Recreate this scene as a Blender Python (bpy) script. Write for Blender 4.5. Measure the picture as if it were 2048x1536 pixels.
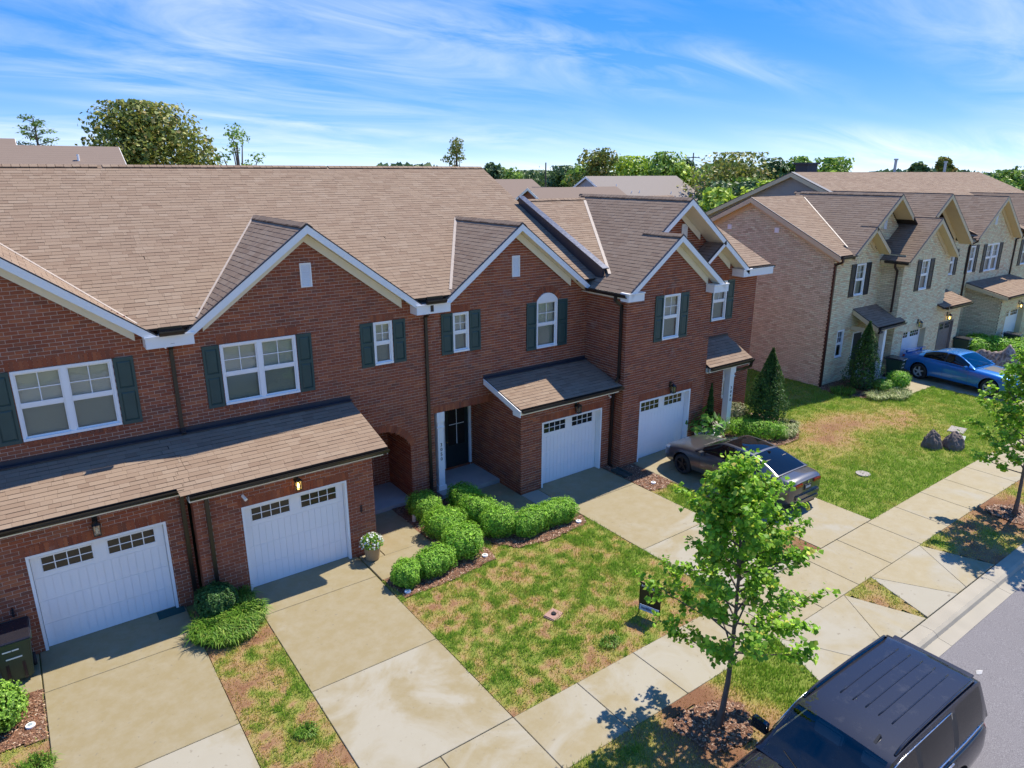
import bpy, bmesh, math, random
import numpy as np
from mathutils import Vector, Matrix

# ------------------------------------------------------------------ scene, camera, sky, sun
for o in list(bpy.data.objects):
    bpy.data.objects.remove(o, do_unlink=True)
scene = bpy.context.scene
COL = scene.collection
random.seed(7)
RNG = np.random.default_rng(7)

CAM = Vector((0.0, -14.866, 9.521))
cd = bpy.data.cameras.new('camera')
cd.sensor_fit = 'HORIZONTAL'
cd.angle_x = 2 * math.atan(1024 / 1396.46)
cd.clip_start, cd.clip_end = 0.1, 6000
cam = bpy.data.objects.new('camera', cd)
COL.objects.link(cam)
cam.location = CAM
cam.rotation_euler = (math.radians(90 - 16.885), 0, math.radians(-35.862))
scene.camera = cam

SUN_TO = Vector((0.69, 0.11, 1.0)).normalized()      # direction towards the sun
sun_elev = math.asin(SUN_TO.z)
sd = bpy.data.lights.new('sun', 'SUN')
sd.energy, sd.angle, sd.color = 2.0, math.radians(0.53), (1.0, 0.92, 0.79)
sun = bpy.data.objects.new('sun', sd)
COL.objects.link(sun)
sun.rotation_euler = SUN_TO.to_track_quat('Z', 'Y').to_euler()
sun.location = (20, 0, 40)

world = bpy.data.worlds.new('World')
scene.world = world
world.use_nodes = True
wn = world.node_tree
wn.nodes.clear()
def N(nt, typ, **kw):
    n = nt.nodes.new(typ)
    for k, v in kw.items():
        setattr(n, k, v)
    return n
def L(nt, a, b):
    nt.links.new(a, b)
def nmath(nt, op, a, b=None, c=None, clamp=False):
    n = N(nt, 'ShaderNodeMath', operation=op, use_clamp=clamp)
    for i, v in enumerate((a, b, c)):
        if v is None: continue
        if isinstance(v, (int, float)): n.inputs[i].default_value = v
        else: L(nt, v, n.inputs[i])
    return n.outputs[0]
def nmix(nt, fac, a, b, typ='MIX'):
    n = N(nt, 'ShaderNodeMix', data_type='RGBA', blend_type=typ)
    for k, v in (('Factor', fac), ('A', a), ('B', b)):
        s = [i for i in n.inputs if i.name == k and (i.type == ('VALUE' if k == 'Factor' else 'RGBA'))][0]
        if isinstance(v, (int, float)): s.default_value = v
        elif isinstance(v, (tuple, list)): s.default_value = (v[0], v[1], v[2], 1)
        else: L(nt, v, s)
    return [o for o in n.outputs if o.type == 'RGBA'][0]
def nramp(nt, fac, stops):
    n = N(nt, 'ShaderNodeValToRGB')
    cr = n.color_ramp
    while len(cr.elements) > 1: cr.elements.remove(cr.elements[0])
    for i, (p, c) in enumerate(stops):
        e = cr.elements[0] if i == 0 else cr.elements.new(p)
        e.position = p
        e.color = (c, c, c, 1) if isinstance(c, (int, float)) else (c[0], c[1], c[2], 1)
    L(nt, fac, n.inputs[0])
    return n.outputs[0]
def nnoise(nt, vec, scale, detail=3, rough=0.55, dist=0.0):
    n = N(nt, 'ShaderNodeTexNoise')
    n.inputs['Scale'].default_value = scale
    n.inputs['Detail'].default_value = detail
    n.inputs['Roughness'].default_value = rough
    n.inputs['Distortion'].default_value = dist
    if vec is not None: L(nt, vec, n.inputs['Vector'])
    return n.outputs[0]

sky = N(wn, 'ShaderNodeTexSky', sky_type='NISHITA')
sky.sun_disc = False
sky.sun_elevation = sun_elev
sky.sun_rotation = math.atan2(SUN_TO.x, SUN_TO.y)
sky.altitude, sky.air_density, sky.dust_density, sky.ozone_density = 200, 0.4, 0.0, 3.0
gm = N(wn, 'ShaderNodeGamma'); gm.inputs[1].default_value = 0.28
L(wn, sky.outputs[0], gm.inputs[0])
hsv = N(wn, 'ShaderNodeHueSaturation')
hsv.inputs['Hue'].default_value = 0.522
hsv.inputs['Saturation'].default_value = 3.1
hsv.inputs['Value'].default_value = 1.33
L(wn, gm.outputs[0], hsv.inputs['Color'])
tc = N(wn, 'ShaderNodeTexCoord')
sep = N(wn, 'ShaderNodeSeparateXYZ'); L(wn, tc.outputs['Generated'], sep.inputs[0])
zz = nmath(wn, 'ADD', nmath(wn, 'MAXIMUM', sep.outputs[2], 0.0), 0.16)
px = nmath(wn, 'DIVIDE', sep.outputs[0], zz); py = nmath(wn, 'DIVIDE', sep.outputs[1], zz)
cmb = N(wn, 'ShaderNodeCombineXYZ'); L(wn, px, cmb.inputs[0]); L(wn, py, cmb.inputs[1])
mp = N(wn, 'ShaderNodeMapping')
mp.inputs['Rotation'].default_value = (0, 0, math.radians(28))
mp.inputs['Scale'].default_value = (0.45, 1.15, 1)
mp.inputs['Location'].default_value = (1.35, 2.2, 0)
L(wn, cmb.outputs[0], mp.inputs[0])
big = nnoise(wn, mp.outputs[0], 0.55, 2, 0.5, 0.6)
fine = nnoise(wn, mp.outputs[0], 1.5, 8, 0.60, 1.6)
cl = nmath(wn, 'MULTIPLY', nramp(wn, big, [(0.40, 0.0), (0.62, 1.0)]), nramp(wn, fine, [(0.36, 0.0), (0.80, 1.0)]))
cl = nmath(wn, 'MULTIPLY', cl, 0.72)
skyc = nmix(wn, cl, hsv.outputs[0], (2.2, 2.27, 2.4))
bg = N(wn, 'ShaderNodeBackground'); bg.inputs['Strength'].default_value = 0.15
L(wn, skyc, bg.inputs['Color'])
wo = N(wn, 'ShaderNodeOutputWorld'); L(wn, bg.outputs[0], wo.inputs['Surface'])

vs = scene.view_settings
vs.view_transform = 'Standard'; vs.look = 'None'; vs.gamma = 1.0; vs.use_curve_mapping = False
vs.exposure = 1.9
scene.render.engine = 'CYCLES'
scene.cycles.max_bounces = 8
scene.cycles.transparent_max_bounces = 16

# ------------------------------------------------------------------ ground height and noise
def gz(x):
    t = min(max((x - 11) / 15.0, 0), 1)
    return 0.25 * t * t * (3 - 2 * t)
def gz_np(x):
    t = np.clip((x - 11) / 15.0, 0, 1)
    return 0.25 * t * t * (3 - 2 * t)
_tab = RNG.random(65536)
def _h(ix, iy):
    return _tab[((ix * 73856093) ^ (iy * 19349663)) & 65535]
def vnoise(x, y):
    ix = np.floor(x).astype(np.int64); iy = np.floor(y).astype(np.int64)
    fx = x - ix; fy = y - iy
    fx = fx * fx * (3 - 2 * fx); fy = fy * fy * (3 - 2 * fy)
    a = _h(ix, iy); b = _h(ix + 1, iy); c = _h(ix, iy + 1); d = _h(ix + 1, iy + 1)
    return (a * (1 - fx) + b * fx) * (1 - fy) + (c * (1 - fx) + d * fx) * fy
def fbm(x, y, o=4):
    s = np.zeros_like(x); a = 1.0; t = 0
    for k in range(o):
        s += a * vnoise(x * 2 ** k + 17.3 * k, y * 2 ** k - 9.1 * k); t += a; a *= 0.55
    return s / t

# ------------------------------------------------------------------ object helpers
WLOC = {}
def link(o):
    COL.objects.link(o); return o
def tag(o, label=None, cat=None, group=None, kind=None):
    if label: o['label'] = label
    if cat: o['category'] = cat
    if group: o['group'] = group
    if kind: o['kind'] = kind
    return o
def thing(name, label, cat, loc=(0, 0, 0), group=None, rotz=0.0):
    o = bpy.data.objects.new(name, None)
    o.empty_display_size = 0.2
    link(o); o.location = loc; o.rotation_euler = (0, 0, rotz)
    WLOC[o.name] = Vector(loc)
    return tag(o, label, cat, group)
def attach(o, parent, world=True):
    """parent o; world=True when the mesh is written in world coordinates"""
    if parent is None:
        WLOC[o.name] = Vector((0, 0, 0)); return o
    o.parent = parent
    if world:
        o.location = -WLOC.get(parent.name, Vector((0, 0, 0)))
    WLOC[o.name] = Vector((0, 0, 0)) if world else Vector((0, 0, 0))
    return o
def mesh_np(name, V, F, mat=None, smooth=False):
    """V (n,3), F (m,k) with a fixed k"""
    V = np.asarray(V, dtype=np.float32); F = np.asarray(F, dtype=np.int32)
    me = bpy.data.meshes.new(name)
    me.vertices.add(len(V)); me.vertices.foreach_set('co', V.ravel())
    k = F.shape[1]
    me.loops.add(F.size); me.loops.foreach_set('vertex_index', F.ravel())
    me.polygons.add(len(F))
    me.polygons.foreach_set('loop_start', np.arange(0, F.size, k, dtype=np.int32))
    me.polygons.foreach_set('loop_total', np.full(len(F), k, dtype=np.int32))
    me.polygons.foreach_set('use_smooth', np.full(len(F), bool(smooth), dtype=bool))
    me.update(calc_edges=True)
    if mat: me.materials.append(mat)
    return me
def obj_mesh(name, me, parent=None, world=True):
    o = bpy.data.objects.new(name, me); link(o)
    return attach(o, parent, world)
class MB:
    def __init__(s): s.v = []; s.f = []
    def add(s, vs, fs):
        n = len(s.v); s.v += [tuple(v) for v in vs]; s.f += [tuple(i + n for i in f) for f in fs]; return s
    def box(s, x0, x1, y0, y1, z0, z1):
        return s.add([(x0,y0,z0),(x1,y0,z0),(x1,y1,z0),(x0,y1,z0),(x0,y0,z1),(x1,y0,z1),(x1,y1,z1),(x0,y1,z1)],
                     [(0,3,2,1),(4,5,6,7),(0,1,5,4),(1,2,6,5),(2,3,7,6),(3,0,4,7)])
    def obox(s, c, a, b, d):
        c, a, b, d = map(Vector, (c, a, b, d))
        vs = [c + sa*a + sb*b + sd_*d for sd_ in (-1,1) for sa, sb in ((-1,-1),(1,-1),(1,1),(-1,1))]
        return s.add(vs, [(0,3,2,1),(4,5,6,7),(0,1,5,4),(1,2,6,5),(2,3,7,6),(3,0,4,7)])
    def bar(s, p, q, up, w, h):
        """box from p to q, width w sideways, height h along up"""
        p, q, up = map(Vector, (p, q, up)); d = q - p; a = d / 2
        side = d.cross(up).normalized(); u2 = side.cross(d).normalized()
        return s.obox((p + q) / 2, a, side * (w / 2), u2 * (h / 2))
    def prism(s, poly, ext):
        """poly: list of 3D points (planar), ext: extrusion vector"""
        n = len(poly); e = Vector(ext)
        vs = [Vector(p) for p in poly] + [Vector(p) + e for p in poly]
        fs = [tuple(range(n - 1, -1, -1)), tuple(range(n, 2 * n))] + [(i, (i + 1) % n, n + (i + 1) % n, n + i) for i in range(n)]
        return s.add(vs, fs)
    def quad(s, a, b, c, d): return s.add([a, b, c, d], [(0, 1, 2, 3)])
    def tube(s, pts, rad, n=8, cap=True):
        pts = [Vector(p) for p in pts]; m = len(pts)
        rad = [rad] * m if isinstance(rad, (int, float)) else rad
        base = len(s.v); ref = None
        for i, p in enumerate(pts):
            t = (pts[min(i + 1, m - 1)] - pts[max(i - 1, 0)]).normalized()
            if ref is None: ref = t.orthogonal().normalized()
            ref = (ref - t * ref.dot(t)).normalized(); b = t.cross(ref)
            for k in range(n):
                a = 2 * math.pi * k / n
                s.v.append(tuple(p + (ref * math.cos(a) + b * math.sin(a)) * rad[i]))
        for i in range(m - 1):
            for k in range(n):
                s.f.append((base + i*n + k, base + i*n + (k+1) % n, base + (i+1)*n + (k+1) % n, base + (i+1)*n + k))
        if cap:
            s.f.append(tuple(base + k for k in range(n - 1, -1, -1)))
            s.f.append(tuple(base + (m - 1) * n + k for k in range(n)))
        return s
    def lathe(s, prof, n=24, c=(0, 0, 0), axis='Z'):
        base = len(s.v); c = Vector(c)
        for r, z in prof:
            for k in range(n):
                a = 2 * math.pi * k / n
                if axis == 'Z': s.v.append((c.x + r*math.cos(a), c.y + r*math.sin(a), c.z + z))
                else: s.v.append((c.x + r*math.cos(a), c.y + z, c.z + r*math.sin(a)))
        for i in range(len(prof) - 1):
            for k in range(n):
                q = (base + i*n + k, base + i*n + (k+1) % n, base + (i+1)*n + (k+1) % n, base + (i+1)*n + k)
                s.f.append(q if axis == 'Z' else q[::-1])
        return s
    def build(s, name, mat=None, parent=None, world=True, smooth=False, bevel=0.0):
        me = bpy.data.meshes.new(name)
        me.from_pydata([tuple(v) for v in s.v], [], s.f)
        if bevel:
            bm = bmesh.new(); bm.from_mesh(me)
            bmesh.ops.remove_doubles(bm, verts=bm.verts, dist=1e-5)
            bmesh.ops.bevel(bm, geom=[e for e in bm.edges if e.calc_face_angle(0) > 0.5], offset=bevel, segments=2, affect='EDGES', clamp_overlap=True)
            bm.to_mesh(me); bm.free()
        me.update()
        if smooth:
            me.polygons.foreach_set('use_smooth', np.ones(len(me.polygons), dtype=bool))
        if mat: me.materials.append(mat)
        return obj_mesh(name, me, parent, world)
def copy_tree(o, parent=None):
    c = o.copy(); COL.objects.link(c); c.parent = parent
    WLOC[c.name] = WLOC.get(o.name, Vector((0,0,0))).copy()
    for ch in list(o.children): copy_tree(ch, c)
    return c
def place(o, loc, rotz=0.0, scale=1.0):
    o.location = loc; o.rotation_euler = (0, 0, rotz)
    o.scale = (scale,) * 3 if isinstance(scale, (int, float)) else scale
    return o

# ------------------------------------------------------------------ materials
MATS = {}
def mat_base(name):
    m = bpy.data.materials.new(name); m.use_nodes = True
    nt = m.node_tree; b = nt.nodes['Principled BSDF']
    MATS[name] = m
    return m, nt, b
def pos(nt):
    return N(nt, 'ShaderNodeNewGeometry').outputs['Position']
def piece_rand(nt):
    g = N(nt, 'ShaderNodeNewGeometry').outputs['Random Per Island']; o = N(nt, 'ShaderNodeObjectInfo').outputs['Random']
    return nmath(nt, 'FRACT', nmath(nt, 'ADD', g, o))
def bump(nt, b, h, strength=0.3, dist=0.01):
    n = N(nt, 'ShaderNodeBump'); n.inputs['Strength'].default_value = strength; n.inputs['Distance'].default_value = dist
    L(nt, h, n.inputs['Height']); L(nt, n.outputs[0], b.inputs['Normal'])
def simple(name, col, rough=0.5, metal=0.0, var=0.12, scale=3.0, coat=0.0, spec=None, fine=0.0, bumps=0.0):
    m, nt, b = mat_base(name)
    p = pos(nt)
    n1 = nnoise(nt, p, scale, 4)
    f = nmath(nt, 'MULTIPLY_ADD', n1, 2 * var, 1 - var)
    vm = N(nt, 'ShaderNodeVectorMath', operation='SCALE')
    vm.inputs[0].default_value = col; L(nt, f, vm.inputs['Scale'])
    L(nt, vm.outputs[0], b.inputs['Base Color'])
    rr = nmath(nt, 'MULTIPLY_ADD', nnoise(nt, p, scale * 4, 3), 0.16, rough - 0.08, clamp=True)
    L(nt, rr, b.inputs['Roughness'])
    b.inputs['Metallic'].default_value = metal
    b.inputs['Coat Weight'].default_value = coat
    if spec is not None: b.inputs['Specular IOR Level'].default_value = spec
    if bumps: bump(nt, b, nnoise(nt, p, fine or 60, 3), bumps, 0.01)
    return m
def brick_mat(name, stops, tint, mott=0.25, stain=(0.5, 0.46, 0.42), stain_amt=0.25):
    m, nt, b = mat_base(name)
    p = pos(nt)
    r = piece_rand(nt)
    c = nramp(nt, r, stops)
    big = nramp(nt, nnoise(nt, p, 0.75, 3, 0.6), [(0.36, 0.0), (0.66, 1.0)])
    c = nmix(nt, nmath(nt, 'MULTIPLY', big, mott), c, tint)
    fn = nnoise(nt, p, 38, 4, 0.6)
    c = nmix(nt, nmath(nt, 'MULTIPLY_ADD', fn, 0.5, -0.12, clamp=True), c, nmix(nt, 0.5, c, (0.05, 0.03, 0.03)))
    st = nramp(nt, nnoise(nt, p, 1.6, 6, 0.72), [(0.60, 0.0), (0.76, 1.0)])
    c = nmix(nt, nmath(nt, 'MULTIPLY', st, stain_amt), c, stain)
    L(nt, c, b.inputs['Base Color'])
    b.inputs['Roughness'].default_value = 0.86
    b.inputs['Specular IOR Level'].default_value = 0.25
    bump(nt, b, nnoise(nt, p, 90, 3), 0.35, 0.006)
    return m
RED = brick_mat('red_brick', [(0.0, (0.211, 0.060, 0.032)), (0.2, (0.318, 0.091, 0.043)), (0.38, (0.237, 0.081, 0.047)), (0.55, (0.366, 0.115, 0.052)),
                              (0.7, (0.170, 0.068, 0.045)), (0.82, (0.306, 0.111, 0.057)), (0.93, (0.421, 0.142, 0.062)), (1.0, (0.271, 0.075, 0.036))],
                (0.408, 0.115, 0.045), 0.40)
CREAM = brick_mat('cream_brick', [(0.0, (0.850, 0.638, 0.386)), (0.25, (0.850, 0.753, 0.475)), (0.5, (0.790, 0.551, 0.331)), (0.7, (0.850, 0.825, 0.530)), (0.88, (0.723, 0.478, 0.276)), (1.0, (0.850, 0.697, 0.420))],
                  (0.850, 0.725, 0.442), 0.25)
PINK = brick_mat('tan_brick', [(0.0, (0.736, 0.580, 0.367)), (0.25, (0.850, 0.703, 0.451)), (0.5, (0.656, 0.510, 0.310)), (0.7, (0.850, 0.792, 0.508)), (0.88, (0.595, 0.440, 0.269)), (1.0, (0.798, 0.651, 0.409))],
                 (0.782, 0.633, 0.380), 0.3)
MORTAR = simple('mortar', (0.70, 0.57, 0.46), 0.95, var=0.2, scale=2.5, spec=0.1)
MORTAR_D = simple('dark_mortar', (0.17, 0.12, 0.09), 0.95, var=0.2, scale=2.5, spec=0.1)
def shingle_mat(name, stops, tint):
    m, nt, b = mat_base(name)
    p = pos(nt); r = piece_rand(nt)
    c = nramp(nt, r, stops)
    big = nramp(nt, nnoise(nt, p, 0.5, 4, 0.65), [(0.35, 0.0), (0.7, 1.0)])
    c = nmix(nt, nmath(nt, 'MULTIPLY', big, 0.4), c, tint)
    g = nnoise(nt, p, 120, 2, 0.7)
    c = nmix(nt, nmath(nt, 'MULTIPLY', nramp(nt, g, [(0.3, 1.0), (0.6, 0.0)]), 0.28), c, (0.10, 0.07, 0.055))
    ba = N(nt, 'ShaderNodeAttribute', attribute_name='along').outputs['Fac']
    band = nmath(nt, 'MULTIPLY', nramp(nt, ba, [(0.715, 0.0), (0.745, 1.0)]), nramp(nt, nmath(nt, 'FRACT', nmath(nt, 'MULTIPLY', r, 13.7)), [(0.50, 0.0), (0.56, 1.0)]))
    band = nmath(nt, 'MAXIMUM', band, nmath(nt, 'MULTIPLY', nramp(nt, ba, [(0.77, 0.0), (0.79, 1.0)]), 0.7))
    c = nmix(nt, nmath(nt, 'MULTIPLY', band, 0.9), c, (0.055, 0.036, 0.028))
    streak = nnoise(nt, p, 2.2, 5, 0.75)
    c = nmix(nt, nmath(nt, 'MULTIPLY', nramp(nt, streak, [(0.58, 0.0), (0.75, 1.0)]), 0.35), c, (0.36, 0.29, 0.225))
    L(nt, c, b.inputs['Base Color'])
    b.inputs['Roughness'].default_value = 0.92
    b.inputs['Specular IOR Level'].default_value = 0.15
    bump(nt, b, g, 0.15, 0.003)
    return m
SHING = shingle_mat('tan_shingle', [(0.0, (0.275, 0.198, 0.138)), (0.25, (0.302, 0.223, 0.157)), (0.5, (0.253, 0.179, 0.124)), (0.72, (0.316, 0.238, 0.171)), (0.9, (0.236, 0.163, 0.113)), (1.0, (0.284, 0.206, 0.144))], (0.266, 0.186, 0.131))
FELT = simple('roof_underlay', (0.055, 0.042, 0.036), 0.95, spec=0.1)
WHITE = simple('white_trim_paint', (0.86, 0.85, 0.82), 0.45, var=0.05)
CREAMTRIM = simple('cream_soffit', (0.80, 0.74, 0.58), 0.55, var=0.06)
TANTRIM = simple('tan_trim', (0.66, 0.51, 0.30), 0.55, var=0.08)
VINYL = simple('white_vinyl', (0.87, 0.86, 0.83), 0.35, var=0.04)
DOORWHITE = simple('white_garage_paint', (0.86, 0.85, 0.83), 0.4, var=0.05, scale=1.5)
GREYWOOD = simple('weathered_grey_paint', (0.19, 0.165, 0.145), 0.6, var=0.25, scale=6)
TEAL = simple('dark_teal_paint', (0.026, 0.066, 0.062), 0.42, var=0.2, scale=4)
BLACKSH = simple('black_shutter_paint', (0.018, 0.02, 0.024), 0.42, var=0.2, scale=4)
BRONZE = simple('bronze_gutter', (0.022, 0.017, 0.013), 0.32, metal=0.0, var=0.25, scale=5, spec=0.6)
BROWNDS = simple('brown_downspout', (0.045, 0.022, 0.015), 0.35, var=0.25, scale=5)
FLASH = simple('dark_flashing', (0.030, 0.032, 0.042), 0.42, var=0.3, scale=4)
BLUEFLASH = simple('dark_metal_cap', (0.075, 0.082, 0.11), 0.28, metal=0.55, var=0.3, scale=3)
VALLEY = simple('pale_valley_metal', (0.40, 0.33, 0.265), 0.6, var=0.2, scale=6)
IRON = simple('black_iron', (0.012, 0.011, 0.011), 0.4, var=0.2)
BLIND = simple('white_blind', (0.80, 0.77, 0.66), 0.6, var=0.05)
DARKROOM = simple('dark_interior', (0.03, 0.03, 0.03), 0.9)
def glass_mat(name, tint=(0.75, 0.85, 0.82), refl=0.18, rough=0.02):
    m = bpy.data.materials.new(name); m.use_nodes = True; MATS[name] = m
    nt = m.node_tree; nt.nodes.clear()
    t = N(nt, 'ShaderNodeBsdfTransparent'); t.inputs[0].default_value = (*tint, 1)
    g = N(nt, 'ShaderNodeBsdfGlossy'); g.inputs['Roughness'].default_value = rough
    bp = N(nt, 'ShaderNodeBump'); bp.inputs['Strength'].default_value = 0.06; bp.inputs['Distance'].default_value = 0.05
    L(nt, nnoise(nt, pos(nt), 1.4, 2), bp.inputs['Height']); L(nt, bp.outputs[0], g.inputs['Normal'])
    lw = N(nt, 'ShaderNodeLayerWeight'); lw.inputs[0].default_value = 0.35
    f = nmath(nt, 'MULTIPLY_ADD', lw.outputs['Fresnel'], 0.75, refl, clamp=True)
    mx = N(nt, 'ShaderNodeMixShader'); L(nt, f, mx.inputs[0]); L(nt, t.outputs[0], mx.inputs[1]); L(nt, g.outputs[0], mx.inputs[2])
    o = N(nt, 'ShaderNodeOutputMaterial'); L(nt, mx.outputs[0], o.inputs[0])
    return m
GLASS = glass_mat('window_glass', (0.92, 0.95, 0.92), 0.07)
GLASS_SCREEN = glass_mat('screened_glass', (0.64, 0.70, 0.68), 0.05)
DARKGLASS = simple('dark_door_glass', (0.02, 0.022, 0.02), 0.06, var=0.2, spec=0.6)
def emis(name, col, st):
    m, nt, b = mat_base(name)
    b.inputs['Base Color'].default_value = (*col, 1); b.inputs['Emission Color'].default_value = (*col, 1); b.inputs['Emission Strength'].default_value = st
    return m
BULB = emis('lit_bulb', (1.0, 0.72, 0.25), 2.2)
LAMPGLASS = glass_mat('lamp_glass', (0.9, 0.86, 0.75), 0.12)
# ------------------------------------------------------------------ small repeated pieces (bricks, shingles)
def _unit_box():
    v = [(-1,-1,-1),(1,-1,-1),(1,1,-1),(-1,1,-1),(-1,-1,1),(1,-1,1),(1,1,1),(-1,1,1)]
    f = [(0,3,2,1),(4,5,6,7),(0,1,5,4),(1,2,6,5),(2,3,7,6),(3,0,4,7)]
    return np.array(v, dtype=float), np.array(f)
UB_V, UB_F = _unit_box()
def along(me, n):
    """0 at the lower edge of a piece, 1 at its upper edge"""
    a = me.attributes.new('along', 'FLOAT', 'POINT'); a.data.foreach_set('value', np.tile((UB_V[:, 1] + 1) / 2, n).astype(np.float32))
class Pieces:
    """boxes (centre, three half vectors) that belong to part objects; the nearest become objects, the rest one mesh per part"""
    def __init__(s, name, rest_name, mat, keep=300):
        s.name, s.rest, s.mat, s.keep = name, rest_name, mat, keep
        s.C = []; s.A = []; s.par = []; s.mats = []
    def add(s, c, a, b, d, parent, mat=None):
        s.C.append(tuple(c)); s.A.append((tuple(a), tuple(b), tuple(d))); s.par.append(parent); s.mats.append(mat or s.mat)
    def build(s):
        if not s.C: return
        C = np.array(s.C); A = np.array(s.A)
        cv = np.array(CAM) - C; dist = np.linalg.norm(cv, axis=1)
        nrm = A[:, 2] / np.linalg.norm(A[:, 2], axis=1)[:, None]
        facing = (nrm * cv).sum(1) / dist
        area = np.linalg.norm(A[:, 0], axis=1) * np.linalg.norm(A[:, 1], axis=1) * np.clip(facing, 0, 1) / dist ** 2
        order = np.argsort(-area)
        # only pieces inside the view count as shown
        R = cam.rotation_euler.to_matrix().transposed()
        loc = np.array([list(R @ Vector(v)) for v in -cv[order[:4000]]])
        f = 1396.46
        okv = [(l[2] < 0 and abs(l[0] / -l[2]) * f < 1020 and abs(l[1] / -l[2]) * f < 764) for l in loc]
        ind = [order[i] for i in range(len(okv)) if okv[i]][:s.keep]
        iset = set(int(i) for i in ind)
        unit = {}
        for i in ind:
            i = int(i); m = s.mats[i]
            if m.name not in unit:
                unit[m.name] = mesh_np(s.name, UB_V, UB_F, m); along(unit[m.name], 1)
            o = bpy.data.objects.new(s.name, unit[m.name]); COL.objects.link(o)
            M = Matrix.Identity(4)
            for k in range(3):
                for r in range(3): M[r][k] = A[i, k, r]
            for r in range(3): M[r][3] = C[i, r]
            o.parent = s.par[i]; o.matrix_basis = M
        groups = {}
        for i in range(len(C)):
            if i in iset: continue
            groups.setdefault((s.par[i].name, s.mats[i].name), []).append(i)
        for (pn, mn), idx in groups.items():
            idx = np.array(idx)
            V = C[idx][:, None, :] + np.einsum('vk,nkr->nvr', UB_V, A[idx])
            F = (UB_F[None] + 8 * np.arange(len(idx))[:, None, None]).reshape(-1, 4)
            me = mesh_np(s.rest, V.reshape(-1, 3), F, MATS[mn]); along(me, len(idx))
            o = obj_mesh(s.rest, me, bpy.data.objects[pn])
            o.location = (0, 0, 0)
            o['kind'] = 'stuff'

def intervals(poly, z):
    xs = []
    n = len(poly)
    for i in range(n):
        (x0, z0), (x1, z1) = poly[i], poly[(i + 1) % n]
        if (z0 <= z) != (z1 <= z):
            xs.append(x0 + (z - z0) / (z1 - z0) * (x1 - x0))
    xs.sort()
    return [(xs[i], xs[i + 1]) for i in range(0, len(xs) - 1, 2)]
def subtract(iv, holes):
    for h in holes:
        out = []
        for a, b in iv:
            if h[1] <= a or h[0] >= b: out.append((a, b)); continue
            if h[0] > a: out.append((a, h[0]))
            if h[1] < b: out.append((h[1], b))
        iv = out
    return iv
BL, BH, BJ = 0.232, 0.0705, 0.0108
def brick_wall(house, pieces, O, u, n, poly, holes=(), mat=None, mortar=None, name='wall', label=None):
    """O: (x,y) of u=0; u: unit direction along the wall; n: outward normal; poly/holes in (u,z); holes: (u0,z0,u1,z1) or polygons"""
    O = Vector((O[0], O[1], 0)); u = Vector(u); n = Vector(n)
    mb = MB()
    zs = [p[1] for p in poly]; z0, z1 = min(zs), max(zs)
    wall = bpy.data.objects.new(name, bpy.data.meshes.new(name)); link(wall); attach(wall, house)
    if label: wall['label'] = label
    k = math.floor(z0 / (BH + BJ)); rows = []
    while k * (BH + BJ) < z1:
        za = max(k * (BH + BJ), z0); zb = min((k + 1) * (BH + BJ), z1); zm = (za + zb) / 2
        iv = intervals(poly, zm)
        hs = []
        for h in holes:
            if len(h) == 4 and not isinstance(h[0], (tuple, list)):
                if h[1] - 0.012 <= zm <= h[3] + 0.012: hs.append((h[0], h[2]))
            else:
                hs += intervals(h, zm)
        iv = subtract(iv, hs)
        for a, b in iv:
            if b - a < 0.02: continue
            p = lambda x, z: O + u * x + Vector((0, 0, z)) - n * 0.0085
            mb.quad(p(a, za), p(b, za), p(b, zb), p(a, zb))
            for e_ in (a + 0.006, b - 0.006): mb.quad(p(e_, za), p(e_, zb), p(e_, zb) - n * 0.075, p(e_, za) - n * 0.075)
            off = 0.5 * (BL + BJ) if k % 2 else 0.0
            x = math.floor((a - off) / (BL + BJ)) * (BL + BJ) + off
            while x < b:
                s0, s1 = max(x, a), min(x + BL, b)
                if s1 - s0 > 0.012 and zb - za > 0.04:
                    pr = random.uniform(-0.0015, 0.0025)
                    c = O + u * ((s0 + s1) / 2) + n * (pr - 0.02) + Vector((0, 0, za + BH / 2 + BJ / 2 + random.uniform(-.0012, .0012)))
                    pieces.add(c, u * (s1 - s0) / 2, Vector((0, 0, BH / 2)), n * 0.02, wall, mat)
                x += BL + BJ
        k += 1
    wall.data.from_pydata([tuple(v) for v in mb.v], [], mb.f); wall.data.update(); wall.data.materials.append(mortar or MORTAR)
    return wall
def soldier(pieces, wall, O, u, n, u0, u1, z0, h=0.2, mat=None, proud=0.004):
    """row of upright bricks"""
    O = Vector((O[0], O[1], 0)); u = Vector(u); n = Vector(n)
    cnt = max(1, round((u1 - u0) / (BH + BJ))); st = (u1 - u0) / cnt
    for i in range(cnt):
        c = O + u * (u0 + (i + 0.5) * st) + n * (proud - 0.02) + Vector((0, 0, z0 + h / 2))
        pieces.add(c, u * (st - BJ) / 2, Vector((0, 0, h / 2 - 0.004)), n * 0.02, wall, mat)
def arch_bricks(pieces, wall, O, u, n, cx, cz, r, a0, a1, h=0.2, mat=None):
    O = Vector((O[0], O[1], 0)); u = Vector(u); n = Vector(n); Z = Vector((0, 0, 1))
    cnt = max(3, round(abs(a1 - a0) * (r + h / 2) / (BH + BJ)))
    for i in range(cnt):
        a = a0 + (a1 - a0) * (i + 0.5) / cnt
        rad = u * math.cos(a) + Z * math.sin(a); tan = -u * math.sin(a) + Z * math.cos(a)
        c = O + u * cx + Z * cz + rad * (r + h / 2) - n * 0.014
        w = abs(a1 - a0) * (r + h / 2) / cnt
        pieces.add(c, tan * (w - BJ) / 2, rad * (h / 2 - 0.004), n * 0.02, wall, mat)

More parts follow.
